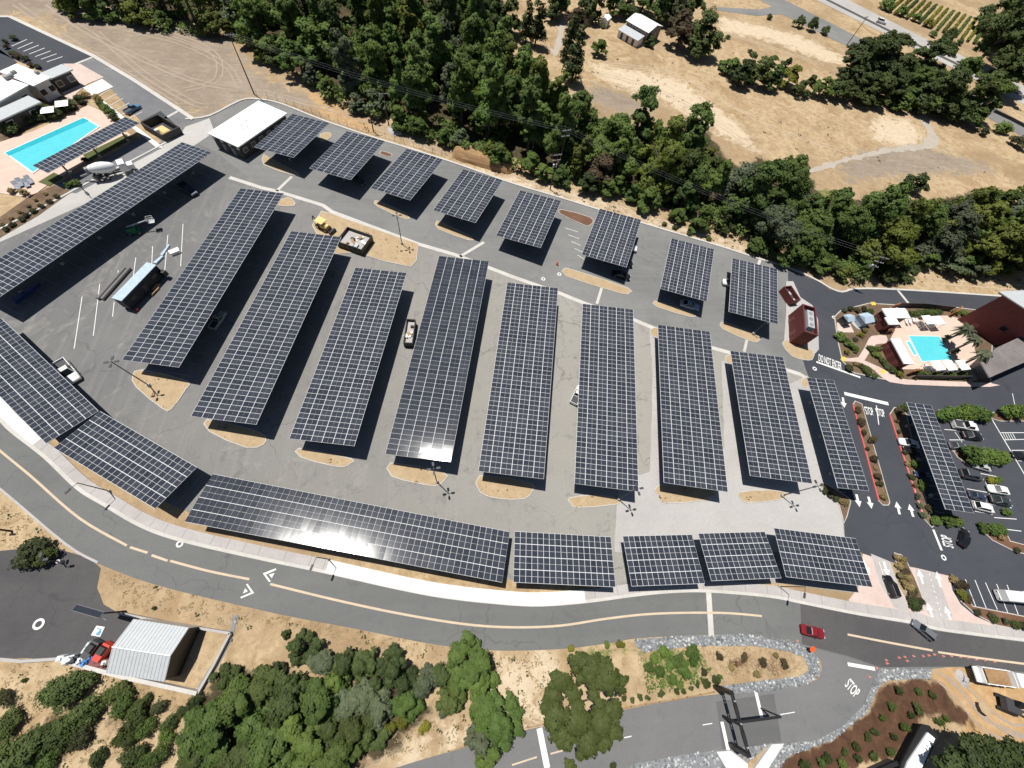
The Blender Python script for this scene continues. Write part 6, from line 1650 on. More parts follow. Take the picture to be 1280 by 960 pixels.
# --- individually placed trees and shrubs
tpx(752, 208, 20, mat='brownleaf', label='golden brown tree at the front of the creek woodland')
for x, y, r, k, m, h in ((660, 28, 9, 'cypress', 'oak', 1), (673, 26, 11, 'cypress', 'oak', 1.0), (721, 72, 12, 'cypress', 'oak', .95), (712, 50, 10, 'cypress', 'oak', .9), (722, 22, 13, 'round', 'brownleaf', 1), (749, 58, 10, 'round', 'mid', .85), (690, 16, 8, 'round', 'oak', 1), (640, 20, 16, 'round', 'oak', 1), (622, 12, 13, 'round', 'oak', 1), (632, 45, 10, 'round', 'mid', .9),
                         (880, 42, 22, 'round', 'oak', .85), (856, 34, 20, 'round', 'brownleaf', .85), (830, 2, 17, 'round', 'mid', 1), (846, 10, 15, 'round', 'shrubleaf', 1), (786, -4, 17, 'round', 'oak', .9), (808, -8, 17, 'round', 'mid', .9), (700, 2, 13, 'round', 'oak', .9), (745, 10, 13, 'round', 'oak', 1), (770, 4, 13, 'round', 'mid', .8), (814, 50, 8, 'round', 'mid', .7), (753, 33, 4, 'bush', 'mid', 1), (862, 3, 16, 'round', 'oak', 1), (735, -2, 14, 'round', 'oak', 1), (700, -5, 12, 'tall', 'oak', 1),
                         (912, 80, 13, 'round', 'mid', .7), (930, 92, 15, 'round', 'oak', .8), (950, 90, 14, 'round', 'oak', .9), (968, 98, 14, 'round', 'mid', .8), (990, 95, 13, 'round', 'yellowleaf', .8), (1008, 106, 13, 'round', 'oak', .8), (1030, 108, 13, 'round', 'mid', .8), (1045, 112, 12, 'round', 'oak', .7), (940, 75, 10, 'round', 'oak', .7), (962, 78, 10, 'round', 'mid', .7), (985, 82, 10, 'round', 'oak', .7),
                         (1092, 80, 28, 'round', 'oak', .8), (1078, 72, 20, 'round', 'oak', .8), (1115, 66, 22, 'round', 'oak', .8), (1065, 92, 16, 'round', 'oak', .7), (1075, 108, 20, 'round', 'oak', .7), (1098, 112, 20, 'round', 'oak', .7), (1120, 108, 20, 'round', 'oak', .7), (1125, 88, 20, 'round', 'oak', .8), (1100, 58, 14, 'round', 'oak', .8), (1145, 100, 20, 'round', 'mid', .8), (1148, 78, 18, 'round', 'mid', .8), (1140, 120, 14, 'round', 'mid', .6), (1168, 78, 22, 'round', 'oak', .9), (1178, 58, 16, 'round', 'oak', .9), (1190, 40, 8, 'bush', 'oak', 1), (1180, 112, 22, 'round', 'oak', .9), (1200, 95, 20, 'round', 'mid', .9), (1215, 118, 22, 'round', 'oak', .9), (1235, 125, 20, 'round', 'mid', .9), (1160, 130, 14, 'round', 'mid', .8), (1195, 138, 14, 'round', 'oak', .7), (1220, 145, 14, 'round', 'mid', .7), (1128, 128, 12, 'round', 'mid', .7), (1255, 160, 11, 'bush', 'mid', 1), (1275, 178, 12, 'bush', 'shrubleaf', 1), (1230, 165, 8, 'bush', 'shrubleaf', 1),
                         (1262, 38, 28, 'round', 'oak', 1), (1290, 60, 30, 'round', 'oak', 1), (1272, 85, 24, 'round', 'oak', .9), (1258, 12, 20, 'round', 'oak', .9), (1295, 20, 30, 'round', 'oak', 1), (1200, 52, 6, 'bush', 'mid', 1), (1168, 42, 6, 'bush', 'mid', 1),
                         (962, 21, 5, 'bush', 'oak', 1), (1000, 27, 9, 'bush', 'oak', 1.2), (1016, 30, 10, 'bush', 'oak', 1.4), (1033, 38, 6, 'bush', 'oak', 1.4), (1110, 5, 10, 'bush', 'mid', 1), (1128, 14, 9, 'bush', 'bright', 1), (1146, 22, 8, 'bush', 'mid', 1), (1160, 28, 8, 'bush', 'yellowleaf', 1), (1145, 228, 13, 'round', 'oak', .7), (910, 46, 4, 'bush', 'oak', 1), (938, 64, 4, 'bush', 'oak', 1),
                         (831, 280, 4.5, 'bush', 'oak', 1), (845, 284, 5, 'bush', 'oak', 1), (872, 280, 10, 'round', 'mid', .6), (862, 292, 5, 'bush', 'oak', 1), (886, 298, 4.5, 'bush', 'mid', 1), (950, 304, 15, 'round', 'mid', .6), (990, 312, 7, 'bush', 'mid', 1), (1028, 328, 14, 'round', 'oak', .6), (1050, 336, 11, 'round', 'mid', .6), (1110, 342, 13, 'round', 'oak', .6), (1132, 340, 12, 'round', 'oak', .6), (700, 222, 6, 'bush', 'shrubleaf', 1), (730, 234, 4, 'bush', 'goldleaf', 1), (1235, 335, 10, 'round', 'oak', .6), (1255, 338, 12, 'round', 'mid', .6)):
    tpx(x, y, r, k, m, h, group='outlying trees and shrubs beyond the car park')
# lower belt
for x, y, r, m in ((378, 808, 20, 'oak'), (357, 793, 6, 'oak'), (403, 826, 15, 'greyleaf'), (430, 832, 18, 'oak'), (454, 832, 20, 'oak'), (487, 838, 25, 'oak'), (505, 852, 16, 'oak'), (420, 852, 18, 'mid'), (398, 880, 30, 'mid'), (446, 876, 24, 'greyleaf'), (472, 888, 20, 'greyleaf'), (360, 878, 30, 'oak'), (328, 858, 22, 'oak'), (300, 880, 32, 'mid'), (268, 912, 36, 'mid'), (340, 925, 34, 'mid'), (385, 935, 28, 'mid'), (420, 945, 26, 'mid'),
                   (300, 948, 30, 'oak'), (243, 950, 24, 'oak'), (508, 882, 17, 'bright'), (532, 852, 16, 'greyleaf'), (552, 845, 16, 'oak'), (560, 878, 17, 'oak'), (590, 832, 28, 'mid'), (602, 850, 22, 'mid'), (606, 888, 22, 'bright'), (622, 902, 26, 'mid'), (600, 925, 20, 'greyleaf'), (612, 945, 18, 'mid'), (465, 920, 18, 'oak'), (445, 910, 22, 'oak'), (320, 905, 26, 'mid'), (370, 905, 24, 'mid'), (412, 915, 22, 'oak'), (280, 850, 16, 'oak'), (345, 840, 12, 'shrubleaf'), (570, 860, 14, 'mid'), (640, 880, 12, 'mid')):
    tpx(x, y, r, 'round', m, .75, group='trees on the slope below the curving road')
for x, y, r, m in ((484, 912, 13, 'yellowleaf'), (500, 900, 12, 'yellowleaf'), (530, 908, 8, 'yellowleaf'), (553, 892, 10, 'greyleaf'), (42, 690, 20, 'shrubleaf'), (58, 695, 16, 'oak'), (80, 860, 22, 'oak'), (100, 855, 15, 'oak'), (145, 868, 12, 'oak'), (158, 880, 13, 'mid'), (172, 888, 12, 'oak'), (185, 873, 8, 'oak'), (200, 884, 9, 'shrubleaf'), (160, 912, 15, 'oak'), (180, 915, 12, 'mid'), (105, 890, 16, 'oak'), (85, 905, 18, 'oak'), (62, 922, 20, 'oak'), (40, 940, 22, 'oak'), (15, 950, 22, 'oak'), (100, 922, 12, 'shrubleaf'), (8, 905, 14, 'oak'), (120, 950, 10, 'oak'), (165, 950, 14, 'oak'), (190, 945, 14, 'mid'), (210, 905, 9, 'oak'), (225, 890, 8, 'oak'), (5, 875, 10, 'shrubleaf'), (240, 880, 10, 'oak'), (205, 925, 10, 'mid'), (60, 950, 12, 'mid'), (30, 850, 4, 'oak'), (192, 760, 3.5, 'oak'), (713, 955, 9, 'oak'), (766, 958, 6, 'oak')):
    tpx(x, y, r*(1.25 if r > 8 and x < 250 and y > 840 else 1), 'bush', m, 1.1, group='shrubs on the lower slope')
# big multi stemmed tree over the side road
def bigtree():
    c = G(728, 884, 6.0); t = thing('tree', 'large spreading green tree leaning over the side road', 'tree', (c.x, c.y, 0))
    L = []
    for x, y, r, z in ((738, 835, 18, 8), (760, 848, 18, 8), (775, 853, 12, 7.5), (722, 827, 13, 7.5), (752, 830, 13, 8), (744, 852, 13, 7.5), (700, 850, 17, 8), (692, 868, 15, 7.5), (716, 869, 12, 8), (742, 869, 8, 8), (727, 847, 8, 7.5), (695, 898, 19, 8), (720, 898, 19, 9), (705, 920, 17, 8), (735, 923, 19, 8.5), (752, 903, 18, 8.5), (766, 888, 14, 7.5), (768, 912, 13, 7.5), (748, 880, 9, 8), (728, 941, 9, 7), (686, 885, 12, 7), (755, 930, 11, 7)):
        p = G(x, y, z)-c; L.append((p.x, p.y, z, .8*r*mpp(x, y, z)))
    crown = leaf_mesh('crown', L, 22000, .26, M['oak'], 5, .7)
    q = MB(); q.tube((0, 0, -.1), (.2, .1, 4), .42, .3, 9)
    for l in L[8:11]: q.tube((.2, .1, 4), (l[0]*.6, l[1]*.6, l[2]-1), .16, .06, 6)
    o = bpy.data.objects.new('crown', crown); COL.objects.link(o); o.parent = t
    q.build('trunk', M['bark'], t)
bigtree()
def darkoak():
    c = G(1245, 955, 5.0); t = thing('tree', 'large dark oak in the bottom right corner', 'tree', (c.x, c.y, 0))
    L = []
    for x, y, r, z in ((1212, 938, 15, 6), (1232, 938, 16, 6.5), (1252, 946, 18, 7), (1272, 944, 16, 6.5), (1285, 955, 18, 6), (1225, 955, 18, 7), (1195, 955, 16, 6), (1255, 968, 20, 7), (1180, 962, 12, 5)):
        p = G(x, y, z)-c; L.append((p.x, p.y, z, r*mpp(x, y, z)))
    o = bpy.data.objects.new('crown', leaf_mesh('crown', L, 9000, .32, M['oak'], 9, .7)); COL.objects.link(o); o.parent = t
    q = MB(); q.tube((0, 0, -.1), (.2, .1, 4), .45, .3, 9)
    for l in L: q.tube((.2, .1, 4), (l[0]*.9, l[1]*.9, l[2]-.3), .2, .06, 6)
    q.build('trunk', M['bark'], t)
darkoak()
# landscape planting
def row(pts, r, mat, group, hs=1.0, base=.15, jit=.12):
    for x, y in pts:
        tree((x, y), r*random.uniform(1-jit*2, 1+jit*2), 'bush', mat, hs, group, base=base)
def along(a, b, n): return [(a[0]+(b[0]-a[0])*i/(n-1), a[1]+(b[1]-a[1])*i/(n-1)) for i in range(n)]
g = 'shrubs in the right hand medians'
for (x, y), m, r in (((1072, 512), 'brownleaf', .9), ((1077, 527), 'brownleaf', 1.1), ((1080, 541), 'shrubleaf', .9), ((1090, 549), 'brownleaf', 1.2), ((1092, 573), 'brownleaf', 1.0), ((1098, 596), 'brownleaf', 1.0), ((1100, 605), 'shrubleaf', .8), ((1104, 620), 'goldleaf', .9), ((1084, 560), 'shrubleaf', .6), ((1095, 585), 'goldleaf', .6),
                     ((1131, 509), 'mid', 1.2), ((1124, 513), 'brownleaf', 1.0), ((1121, 526), 'shrubleaf', .6), ((1125, 540), 'shrubleaf', .6), ((1128, 552), 'goldleaf', .7), ((1131, 565), 'shrubleaf', .7), ((1135, 580), 'goldleaf', .7), ((1139, 595), 'shrubleaf', .8), ((1143, 606), 'goldleaf', .8), ((1147, 620), 'greyleaf', .8), ((1150, 632), 'greyleaf', .8), ((1154, 644), 'greyleaf', .9),
                     ((1146, 580), 'mid', 1.3), ((1154, 606), 'mid', 1.3), ((1164, 636), 'shrubleaf', 1.1), ((1170, 651), 'mid', 1.2), ((1185, 650), 'bright', 1.5), ((1195, 651), 'mid', 1.4)):
    tree((x, y), r, 'bush', m, 1, g, base=.15)
for x, y, m in ((1122, 697, 'goldleaf'), (1129, 700, 'goldleaf'), (1125, 708, 'goldleaf'), (1131, 714, 'brownleaf'), (1127, 720, 'goldleaf'), (1136, 722, 'goldleaf'), (1131, 730, 'goldleaf'), (1138, 735, 'goldleaf'), (1140, 745, 'brownleaf'), (1145, 757, 'oak'), (1150, 750, 'shrubleaf'), (1143, 739, 'shrubleaf')):
    tree((x, y), .95 if m != 'oak' else 1.3, 'bush', m, 1, 'shrubs on the entry island', base=.15)
for x, y, r, m in ((1192, 724, .9, 'goldleaf'), (1198, 730, 1.0, 'brownleaf'), (1205, 731, 1.1, 'brownleaf'), (1202, 744, 1.0, 'yellowleaf'), (1210, 748, 1.0, 'brownleaf'), (1222, 765, .7, 'shrubleaf'), (1240, 770, .8, 'shrubleaf'), (1244, 773, 1.0, 'oak'), (1256, 775, .9, 'greyleaf'), (1270, 781, 1.0, 'oak'), (1282, 783, 1.0, 'shrubleaf'), (1230, 660, 1.2, 'mid'), (1244, 664, 1.5, 'mid'), (1252, 662, 1.4, 'bright'), (1252, 672, .9, 'goldleaf'), (1258, 640, 1.1, 'bright'), (1241, 601, 1.2, 'yellowleaf'), (1248, 600, 1.0, 'bright'), (1270, 686, .8, 'shrubleaf')):
    tree((x, y), r, 'bush', m, 1, 'shrubs around the resort car park', base=.15)
for x, y, r in ((1180, 518, 2.0), (1190, 517, 2.0), (1200, 516, 2.2), (1212, 515, 2.2), (1224, 516, 2.2), (1232, 519, 1.8), (1213, 567, 2.3), (1222, 569, 2.2), (1240, 571, 2.2), (1252, 570, 2.0), (1262, 514, 2.2), (1275, 515, 2.3)):
    tree((x, y), r, 'bush', 'bright', 1.3, 'leafy young trees around the resort car park', base=.3)
rnd = random.Random(4)
RPp = [(p.x, p.y) for p in GL(RP)]
for x, y, r, m in ((1056, 388, .9, 'greyleaf'), (1064, 386, 1.0, 'shrubleaf'), (1072, 388, 1.1, 'brownleaf'), (1080, 386, .9, 'shrubleaf'), (1088, 389, 1.1, 'oak'), (1092, 400, 1.2, 'oak'), (1050, 420, 1.5, 'bright'), (1056, 424, 1.2, 'mid'), (1063, 432, 1.4, 'mid'), (1069, 436, 1.2, 'bright'), (1058, 440, 1.0, 'yellowleaf'), (1076, 418, .9, 'yellowleaf'), (1082, 413, 1.0, 'goldleaf'), (1070, 424, .8, 'greyleaf'), (1090, 436, 1.3, 'mid'), (1096, 444, 1.2, 'mid'), (1100, 436, 1.0, 'oak'), (1104, 452, 1.1, 'oak'), (1110, 458, 1.1, 'greyleaf'), (1116, 463, 1.2, 'oak'), (1124, 468, 1.2, 'yellowleaf'), (1062, 459, 1.2, 'shrubleaf'), (1085, 463, 1.4, 'oak'), (1078, 458, 1.0, 'shrubleaf'), (1094, 470, .9, 'mid'), (1070, 455, .8, 'goldleaf'), (1142, 393, 1.3, 'oak'), (1150, 392, 1.4, 'oak'), (1158, 390, 1.3, 'oak'), (1166, 391, 1.4, 'mid'), (1174, 391, 1.3, 'oak'), (1196, 390, 1.2, 'bright'), (1206, 392, 1.3, 'mid'), (1150, 465, 1.1, 'mid'), (1160, 467, 1.1, 'oak'), (1170, 468, 1.1, 'mid'), (1180, 468, 1.1, 'oak'), (1190, 468, 1.2, 'mid'), (1205, 466, 1.2, 'oak'), (1215, 468, 1.3, 'mid'), (1145, 472, .7, 'yellowleaf'), (1165, 472, .7, 'mid'), (1185, 472, .7, 'shrubleaf'), (1205, 472, .7, 'mid'), (1222, 462, 1.2, 'oak')):
    tree((x, y), r, 'bush', m, 1, 'shrubs of the resort garden', base=.15)
for p in along((8, 286), (68, 246), 8): tree((p[0]+rnd.uniform(-1, 1), p[1]), .8, 'bush', 'shrubleaf', 1, 'shrubs on the bed beside the service lane', base=.1)
for p in along((2, 280), (56, 242), 6): tree((p[0], p[1]), .6, 'bush', 'goldleaf', 1, 'shrubs on the bed beside the service lane', base=.1)
for x, y, r, m in ((120, 122, 1.3, 'goldleaf'), (124, 130, 1.4, 'mid'), (131, 134, 1.5, 'mid'), (137, 140, 1.4, 'bright'), (141, 146, 1.3, 'oak'), (106, 118, 1.2, 'goldleaf'), (28, 148, 2.3, 'oak'), (45, 142, 2.3, 'oak'), (66, 142, 2.0, 'oak'), (86, 130, 2.0, 'oak'), (10, 160, 2.3, 'oak'), (98, 124, 1.8, 'oak'), (54, 134, 1.8, 'mid'), (36, 138, 1.8, 'oak'), (76, 136, 1.6, 'oak'), (48, 108, 1.8, 'oak'), (62, 104, 1.6, 'brownleaf'), (40, 113, 1.6, 'mid'), (94, 228, 1.2, 'bright'), (88, 231, 1.0, 'mid'), (106, 200, 1.0, 'oak'), (30, 240, 1.2, 'goldleaf'), (14, 238, 1.0, 'goldleaf'), (5, 52, 1.0, 'shrubleaf'), (8, 58, 1.0, 'brownleaf'), (17, 67, 1.2, 'shrubleaf'), (22, 70, 1.1, 'brownleaf'), (30, 73, 1.1, 'shrubleaf'), (38, 80, 1.0, 'brownleaf'), (46, 83, 1.0, 'shrubleaf'), (17, 47, 1.1, 'shrubleaf')):
    tree((x, y), r, 'bush', m, 1, 'planting around the motel', base=.1)
for x, y in ((1032, 613), (1038, 618), (1044, 622), (1052, 626), (1057, 628)): tree((x, y), .8, 'bush', 'shrubleaf' if x < 1045 else 'goldleaf', 1, 'tufts at the near end of the ninth long canopy', base=.15)
MP = [(1123, 865), (1150, 866), (1167, 867), (1117, 884), (1148, 887), (1141, 895), (1106, 900), (1131, 907), (1173, 899), (1184, 899), (1096, 914), (1120, 922), (1084, 923), (1072, 934), (1092, 943), (1058, 940), (1038, 946), (1024, 952), (1072, 949), (1055, 955), (1005, 955), (1112, 941)]
for x, y in MP: tree((x+random.uniform(-3, 3), y+random.uniform(-2, 2)), random.uniform(.55, 1.0), 'bush', random.choice(('oak', 'oak', 'mid')), random.uniform(1.1, 1.8), 'young shrubs planted on the mulch slope', base=0)
for x, y, r, m in ((818, 822, 1.1, 'bright'), (830, 815, 1.2, 'bright'), (848, 828, 1.3, 'mid'), (855, 838, 1.3, 'bright'), (866, 822, 1.3, 'bright'), (840, 850, 1.1, 'bright'), (825, 840, 1.2, 'bright'), (812, 835, .9, 'mid'), (866, 812, 1.0, 'bright'), (838, 832, 1.0, 'bright'), (850, 856, .8, 'mid'), (780, 873, .5, 'oak'), (791, 875, .5, 'oak'), (800, 872, .6, 'oak'), (809, 872, .5, 'oak'), (827, 868, .6, 'oak'), (846, 864, .6, 'oak'), (855, 864, .5, 'oak'), (864, 860, .5, 'oak'), (872, 857, .5, 'oak'), (883, 853, .8, 'oak'), (895, 850, .8, 'oak'), (900, 846, .5, 'mid'), (880, 840, .7, 'brownleaf'), (900, 820, .8, 'brownleaf'), (930, 822, .9, 'brownleaf'), (955, 828, .9, 'brownleaf'), (980, 830, .8, 'brownleaf'), (915, 835, .8, 'goldleaf'), (945, 842, .8, 'goldleaf'), (970, 818, .7, 'goldleaf'), (760, 806, .7, 'mid'), (776, 805, .8, 'yellowleaf'), (715, 812, .8, 'yellowleaf')):
    tree((x, y), r, 'bush', m, .8, 'plants on the stone bordered triangle', base=0)
# vineyard rows
vm = leaf_mesh('vine', [(x, 0, .9, .75) for x in np.arange(0, 38, 1.1)], 3800, .34, M['yellowleaf'], 3, .8)
vm2 = leaf_mesh('vine', [(x, 0, .9, .75) for x in np.arange(0, 38, 1.1)], 3800, .34, M['mid'], 4, .8)
vd = (G(1185, 0)-G(1150, 38)); va = math.atan2(vd.y, vd.x)
for k in range(20):
    p = G(1102+k*7.6, 13+k*2.8)
    o = bpy.data.objects.new('vine_row', vm if k % 3 else vm2); COL.objects.link(o); o.location = p; o.rotation_euler = (0, 0, va)
    tag(o, f'{(ORD+["eleventh", "twelfth", "thirteenth", "fourteenth", "fifteenth", "sixteenth", "seventeenth", "eighteenth", "nineteenth", "last"])[k]} vine row from the left in the far vineyard', 'vine row', 'vine rows beyond the highway')
# dry tufts, weeds and litter: uncountable, one object per area
def tufts(polys, n, mat, label, size=.30, seed=1, base=0.0, name='dry_grass'):
    rs = np.random.RandomState(seed); q = MB(); tv = []; hf = .22 if mat == 'strawtuft' else .5
    PP = [[(p.x, p.y) for p in GL(pl)] for pl in polys]
    ar = [abs(sum(P[i][0]*P[(i+1) % len(P)][1]-P[(i+1) % len(P)][0]*P[i][1] for i in range(len(P))))/2 for P in PP]
    for P, a in zip(PP, ar):
        m = int(n*a/sum(ar)); xs = [p[0] for p in P]; ys = [p[1] for p in P]; c = 0; tr = 0
        while c < m and tr < m*8:
            tr += 1; x, y = rs.uniform(min(xs), max(xs)), rs.uniform(min(ys), max(ys))
            if not inpoly(x, y, P): continue
            c += 1; s = size*rs.uniform(.5, 1.6); k0 = rs.random()
            for k in range(5):
                a = rs.uniform(0, 6.28); u = Vector((math.cos(a), math.sin(a), 0)); w = Vector((-u.y, u.x, 0))
                o = Vector((x, y, base))+u*s*rs.uniform(0, .9)+w*s*rs.uniform(-.6, .6)
                q.add([o-w*s*.4, o+w*s*.4, o+w*s*.25+u*s*.7+Vector((0, 0, s*hf)), o-w*s*.25+u*s*.7+Vector((0, 0, s*hf))], [(0, 1, 2, 3)]); tv += [min(1, max(0, k0+rs.normal()*.2))]*4
    o = q.build(name, M[mat], fix=False); at = o.data.attributes.new('tint', 'FLOAT', 'POINT'); at.data.foreach_set('value', tv)
    tag(o, label, 'grass', kind='stuff')
MEADOW = [[(725, 90), (760, 70), (830, 70), (900, 100), (960, 115), (1060, 130), (1140, 150), (1230, 200), (1290, 225), (1230, 232), (1150, 225), (1040, 225), (970, 175), (900, 140), (800, 135), (735, 120)], [(900, 60), (1000, 60), (1060, 85), (1040, 95), (930, 75)]]
tufts(MEADOW, 450, 'strawtuft', 'dry straw tufts over the meadow near the farmhouse', .26, 1)
tufts(MEADOW, 45, 'shrubleaf', 'dull green weeds sprinkled over the meadow near the farmhouse', .34, 2, name='weeds')
BANK = [[(440, 148), (560, 188), (640, 215), (720, 238), (820, 262), (930, 300), (1000, 330), (1050, 350), (1140, 350), (1160, 335), (1280, 350), (1280, 366), (1140, 358), (1060, 360), (1000, 340), (900, 306), (720, 250), (560, 198), (450, 165)]]
tufts(BANK, 600, 'strawtuft', 'dry tufts on the bank between kerb and woodland', .26, 3)
tufts(BANK, 140, 'shrubleaf', 'green weeds on the bank between kerb and woodland', .30, 4, name='weeds')
LOWB = [[(128, 712), (200, 735), (300, 760), (450, 790), (620, 818), (700, 816), (690, 900), (640, 905), (560, 830), (380, 790), (290, 785), (150, 760)], [(0, 832), (80, 832), (250, 872), (240, 900), (200, 960), (0, 960)], [(0, 620), (80, 684), (60, 684), (0, 684)], [(470, 950), (500, 900), (560, 890), (640, 905), (560, 930)]]
tufts(LOWB, 1100, 'strawtuft', 'dry tufts on the slope below the curving road', .19, 5)
tufts(LOWB, 90, 'shrubleaf', 'dull weeds on the slope below the curving road', .22, 6, name='weeds')
tufts([[(800, 818), (868, 810), (940, 810), (1000, 822), (1010, 836), (950, 849), (900, 855), (860, 866), (810, 870), (790, 840)]], 420, 'strawtuft', 'dry tufts between the plants of the stone bordered triangle', .2, 7)
tufts([[(800, 818), (868, 810), (890, 835), (870, 862), (810, 866)]], 160, 'bright', 'green weeds on the stone bordered triangle', .24, 8, name='weeds')
tufts([[(60, 560), (190, 634), (240, 655), (440, 706), (620, 742), (620, 736), (430, 696), (240, 645), (190, 622), (70, 548)]], 420, 'strawtuft', 'dry tufts on the verge between sidewalk and front canopies', .18, 9)
tufts([p for p, w in ISL]+[[(405, 268), (520, 307), (512, 330), (450, 316)]], 300, 'strawtuft', 'dry tufts growing on the straw filled islands', .15, 10, base=.17)
tufts([p for p, w in ISL]+[[(405, 268), (520, 307), (512, 330), (450, 316)]], 36, 'brownleaf', 'brown weeds growing on the straw filled islands', .2, 11, base=.17, name='weeds')
# palms
def palm(px, h, label, r=3.0):
    p = G(px[0], px[1], h); t = thing('palm_tree', label, 'palm', (p.x, p.y, .1), random.uniform(0, 6), 'palms beside the red building')
    MB().tube((0, 0, 0), (.1, 0, h), .28, .2, 9).build('trunk', M['bark'], t)
    rs = np.random.RandomState(int(px[0])); q = MB(); tv = []
    for k in range(46):
        a = rs.uniform(0, 6.28); el = rs.uniform(-.3, 1.2); L = r*rs.uniform(.75, 1.1); u = Vector((math.cos(a), math.sin(a), 0)); s = Vector((-u.y, u.x, 0)); pr = None
        n = 6; vs = []
        for i in range(n+1):
            f = i/n; c = Vector((.1, 0, h))+u*L*f*math.cos(el*.6)+Vector((0, 0, L*(math.sin(el)*f-.75*f*f)))
            w = .34*(math.sin(math.pi*min(1, f*.9+.08)))
            vs += [c+s*w-Vector((0, 0, .12*w)), c, c-s*w-Vector((0, 0, .12*w))]
        q.add(vs, [(3*i+j, 3*i+3+j, 3*i+4+j, 3*i+1+j) for i in range(n) for j in (0, 1)]); tv += [rs.random()]*len(vs)
    o = q.build('fronds', M['palm'], t, fix=False); at = o.data.attributes.new('tint', 'FLOAT', 'POINT'); at.data.foreach_set('value', tv)
palm((1209, 412), 6.0, 'large grey green palm in front of the red wall', 2.6); palm((1220, 424), 7, 'grey green palm right of the largest one', 2.1); palm((1231, 443), 6, 'grey green palm above the shingle roof corner', 2.3); palm((1186, 421), 1.5, 'small dark palm beside the resort pool', .9); palm((1197, 437), 1.5, 'second small dark palm beside the resort pool', .9)

# ------------------------------------------------------------------ riprap stone borders (uncountable: one object each)
def riprap(px, label, dens=2.6, seed=1):
    P = [(p.x, p.y) for p in GL(px)]; rs = random.Random(seed)
    xs = [p[0] for p in P]; ys = [p[1] for p in P]; A = abs(sum(P[i][0]*P[(i+1) % len(P)][1]-P[(i+1) % len(P)][0]*P[i][1] for i in range(len(P))))/2
    q = MB(); tv = []; n = int(A*dens); c = 0; tries = 0
    while c < n and tries < n*20:
        tries += 1; x, y = rs.uniform(min(xs), max(xs)), rs.uniform(min(ys), max(ys))
        if not inpoly(x, y, P): continue
        c += 1; r = rs.uniform(.10, .27); v = rs.random()
        o = [(x+r*rs.uniform(.7, 1.2)*a, y+r*rs.uniform(.7, 1.2)*b, .08+r*.7*d*rs.uniform(.7, 1.2)) for a, b, d in ((-1, -.3, .2), (-.3, -1, .2), (.8, -.7, .2), (1, .4, .2), (.2, 1, .2), (-.8, .7, .2), (-.4, -.3, 1), (.45, -.2, 1), (.1, .5, 1))]
        q.add(o, [(0, 1, 6), (1, 2, 7, 6), (2, 3, 7), (3, 4, 8, 7), (4, 5, 8), (5, 0, 6, 8), (6, 7, 8)]); tv += [v]*9
    k = len(q.v); q.sheet(GL(px), .056); tv += [.35]*(len(q.v)-k)
    o = q.build('stone_border', M['rock'], fix=False); at = o.data.attributes.new('tint', 'FLOAT', 'POINT'); at.data.foreach_set('value', tv)
    tag(o, label, 'stones', kind='stuff')
riprap([(792, 800), (850, 795), (930, 793), (985, 800), (1008, 808), (1024, 824), (1026, 842), (1008, 855), (960, 863), (903, 868), (900, 858), (950, 851), (1000, 846), (1012, 837), (1004, 821), (985, 814), (940, 807), (868, 807), (805, 815), (795, 808)], 'grey white stone border around the planted triangle', 11, 1)
riprap([(1165, 836), (1162, 848), (1110, 850), (1098, 858), (1083, 890), (1040, 925), (985, 945), (955, 985), (930, 985), (960, 940), (975, 930), (1020, 925), (1052, 909), (1080, 880), (1092, 852), (1100, 836)], 'grey white stone border between side road and mulch slope', 11, 2)
riprap([(770, 985), (790, 955), (850, 944), (893, 938), (912, 960), (915, 985)], 'grey stones below the side road left of the white wall', 10, 3)
riprap([(912, 938), (960, 930), (935, 953)], 'grey stones between the two white slanting walls', 10, 4)
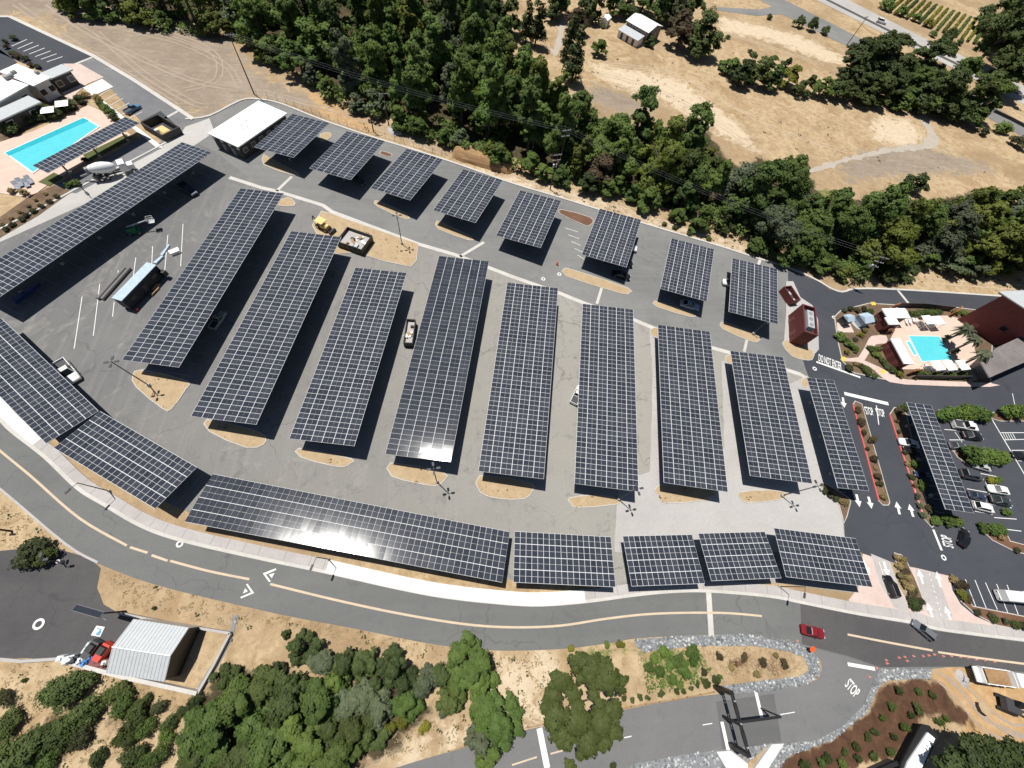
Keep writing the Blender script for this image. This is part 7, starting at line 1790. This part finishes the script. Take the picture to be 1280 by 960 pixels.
riprap([(278, 812), (286, 795), (292, 770), (298, 768), (290, 800), (270, 838), (252, 866), (245, 862), (262, 835)], 'brownish stones beside the low wall right of the shed', 3, 5)
# ------------------------------------------------------------------ light, sky, camera
W = bpy.data.worlds.new('World'); SC.world = W; W.use_nodes = True
nt = W.node_tree; bg = nt.nodes['Background']
sky = nt.nodes.new('ShaderNodeTexSky'); sky.sky_type = 'NISHITA'; sky.sun_disc = False
EL, AZ = R_(72), R_(135)
sky.sun_elevation = EL; sky.sun_rotation = R_(90)-AZ; sky.air_density = 1.0; sky.dust_density = .6; sky.ozone_density = 1.0
nt.links.new(sky.outputs[0], bg.inputs[0]); bg.inputs[1].default_value = .05
sd = bpy.data.lights.new('sun', 'SUN'); sd.energy = 4.9; sd.angle = R_(.5); sd.color = (1, .965, .90)
so = bpy.data.objects.new('sun', sd); COL.objects.link(so)
ldir = Vector((-math.cos(EL)*math.cos(AZ), -math.cos(EL)*math.sin(AZ), -math.sin(EL)))
so.rotation_euler = ldir.to_track_quat('-Z', 'Y').to_euler(); so.location = (0, 0, 120)
cd = bpy.data.cameras.new('camera'); co = bpy.data.objects.new('camera', cd); COL.objects.link(co)
cd.sensor_fit = 'HORIZONTAL'; cd.sensor_width = 36; cd.lens = F/1280*36; cd.clip_end = 6000; cd.clip_start = .5
co.matrix_world = Matrix.Translation((0, 0, H)) @ RM.to_4x4()
SC.camera = co
vs_ = SC.view_settings; vs_.view_transform = 'Standard'; vs_.look = 'None'; vs_.exposure = 0.12; vs_.gamma = 1; vs_.use_curve_mapping = False
SC.render.resolution_x, SC.render.resolution_y = 1024, 768
# labels: where a few look alike, say which one it is by its order from the left
from collections import defaultdict
ORD2 = ORD+['eleventh', 'twelfth', 'thirteenth', 'fourteenth', 'fifteenth']
bpy.context.view_layer.update()
bag = defaultdict(list)
for o in ALL: bag[o['label']].append(o)
for l, os_ in bag.items():
    if 1 < len(os_) <= 15:
        os_.sort(key=lambda o: PX(o.matrix_world.translation)[0])
        for k, o in enumerate(os_):
            o['label'] = f'{ORD2[k]} from the left: {l}' if len(l.split()) <= 12 else f'{ORD2[k]} {l}'
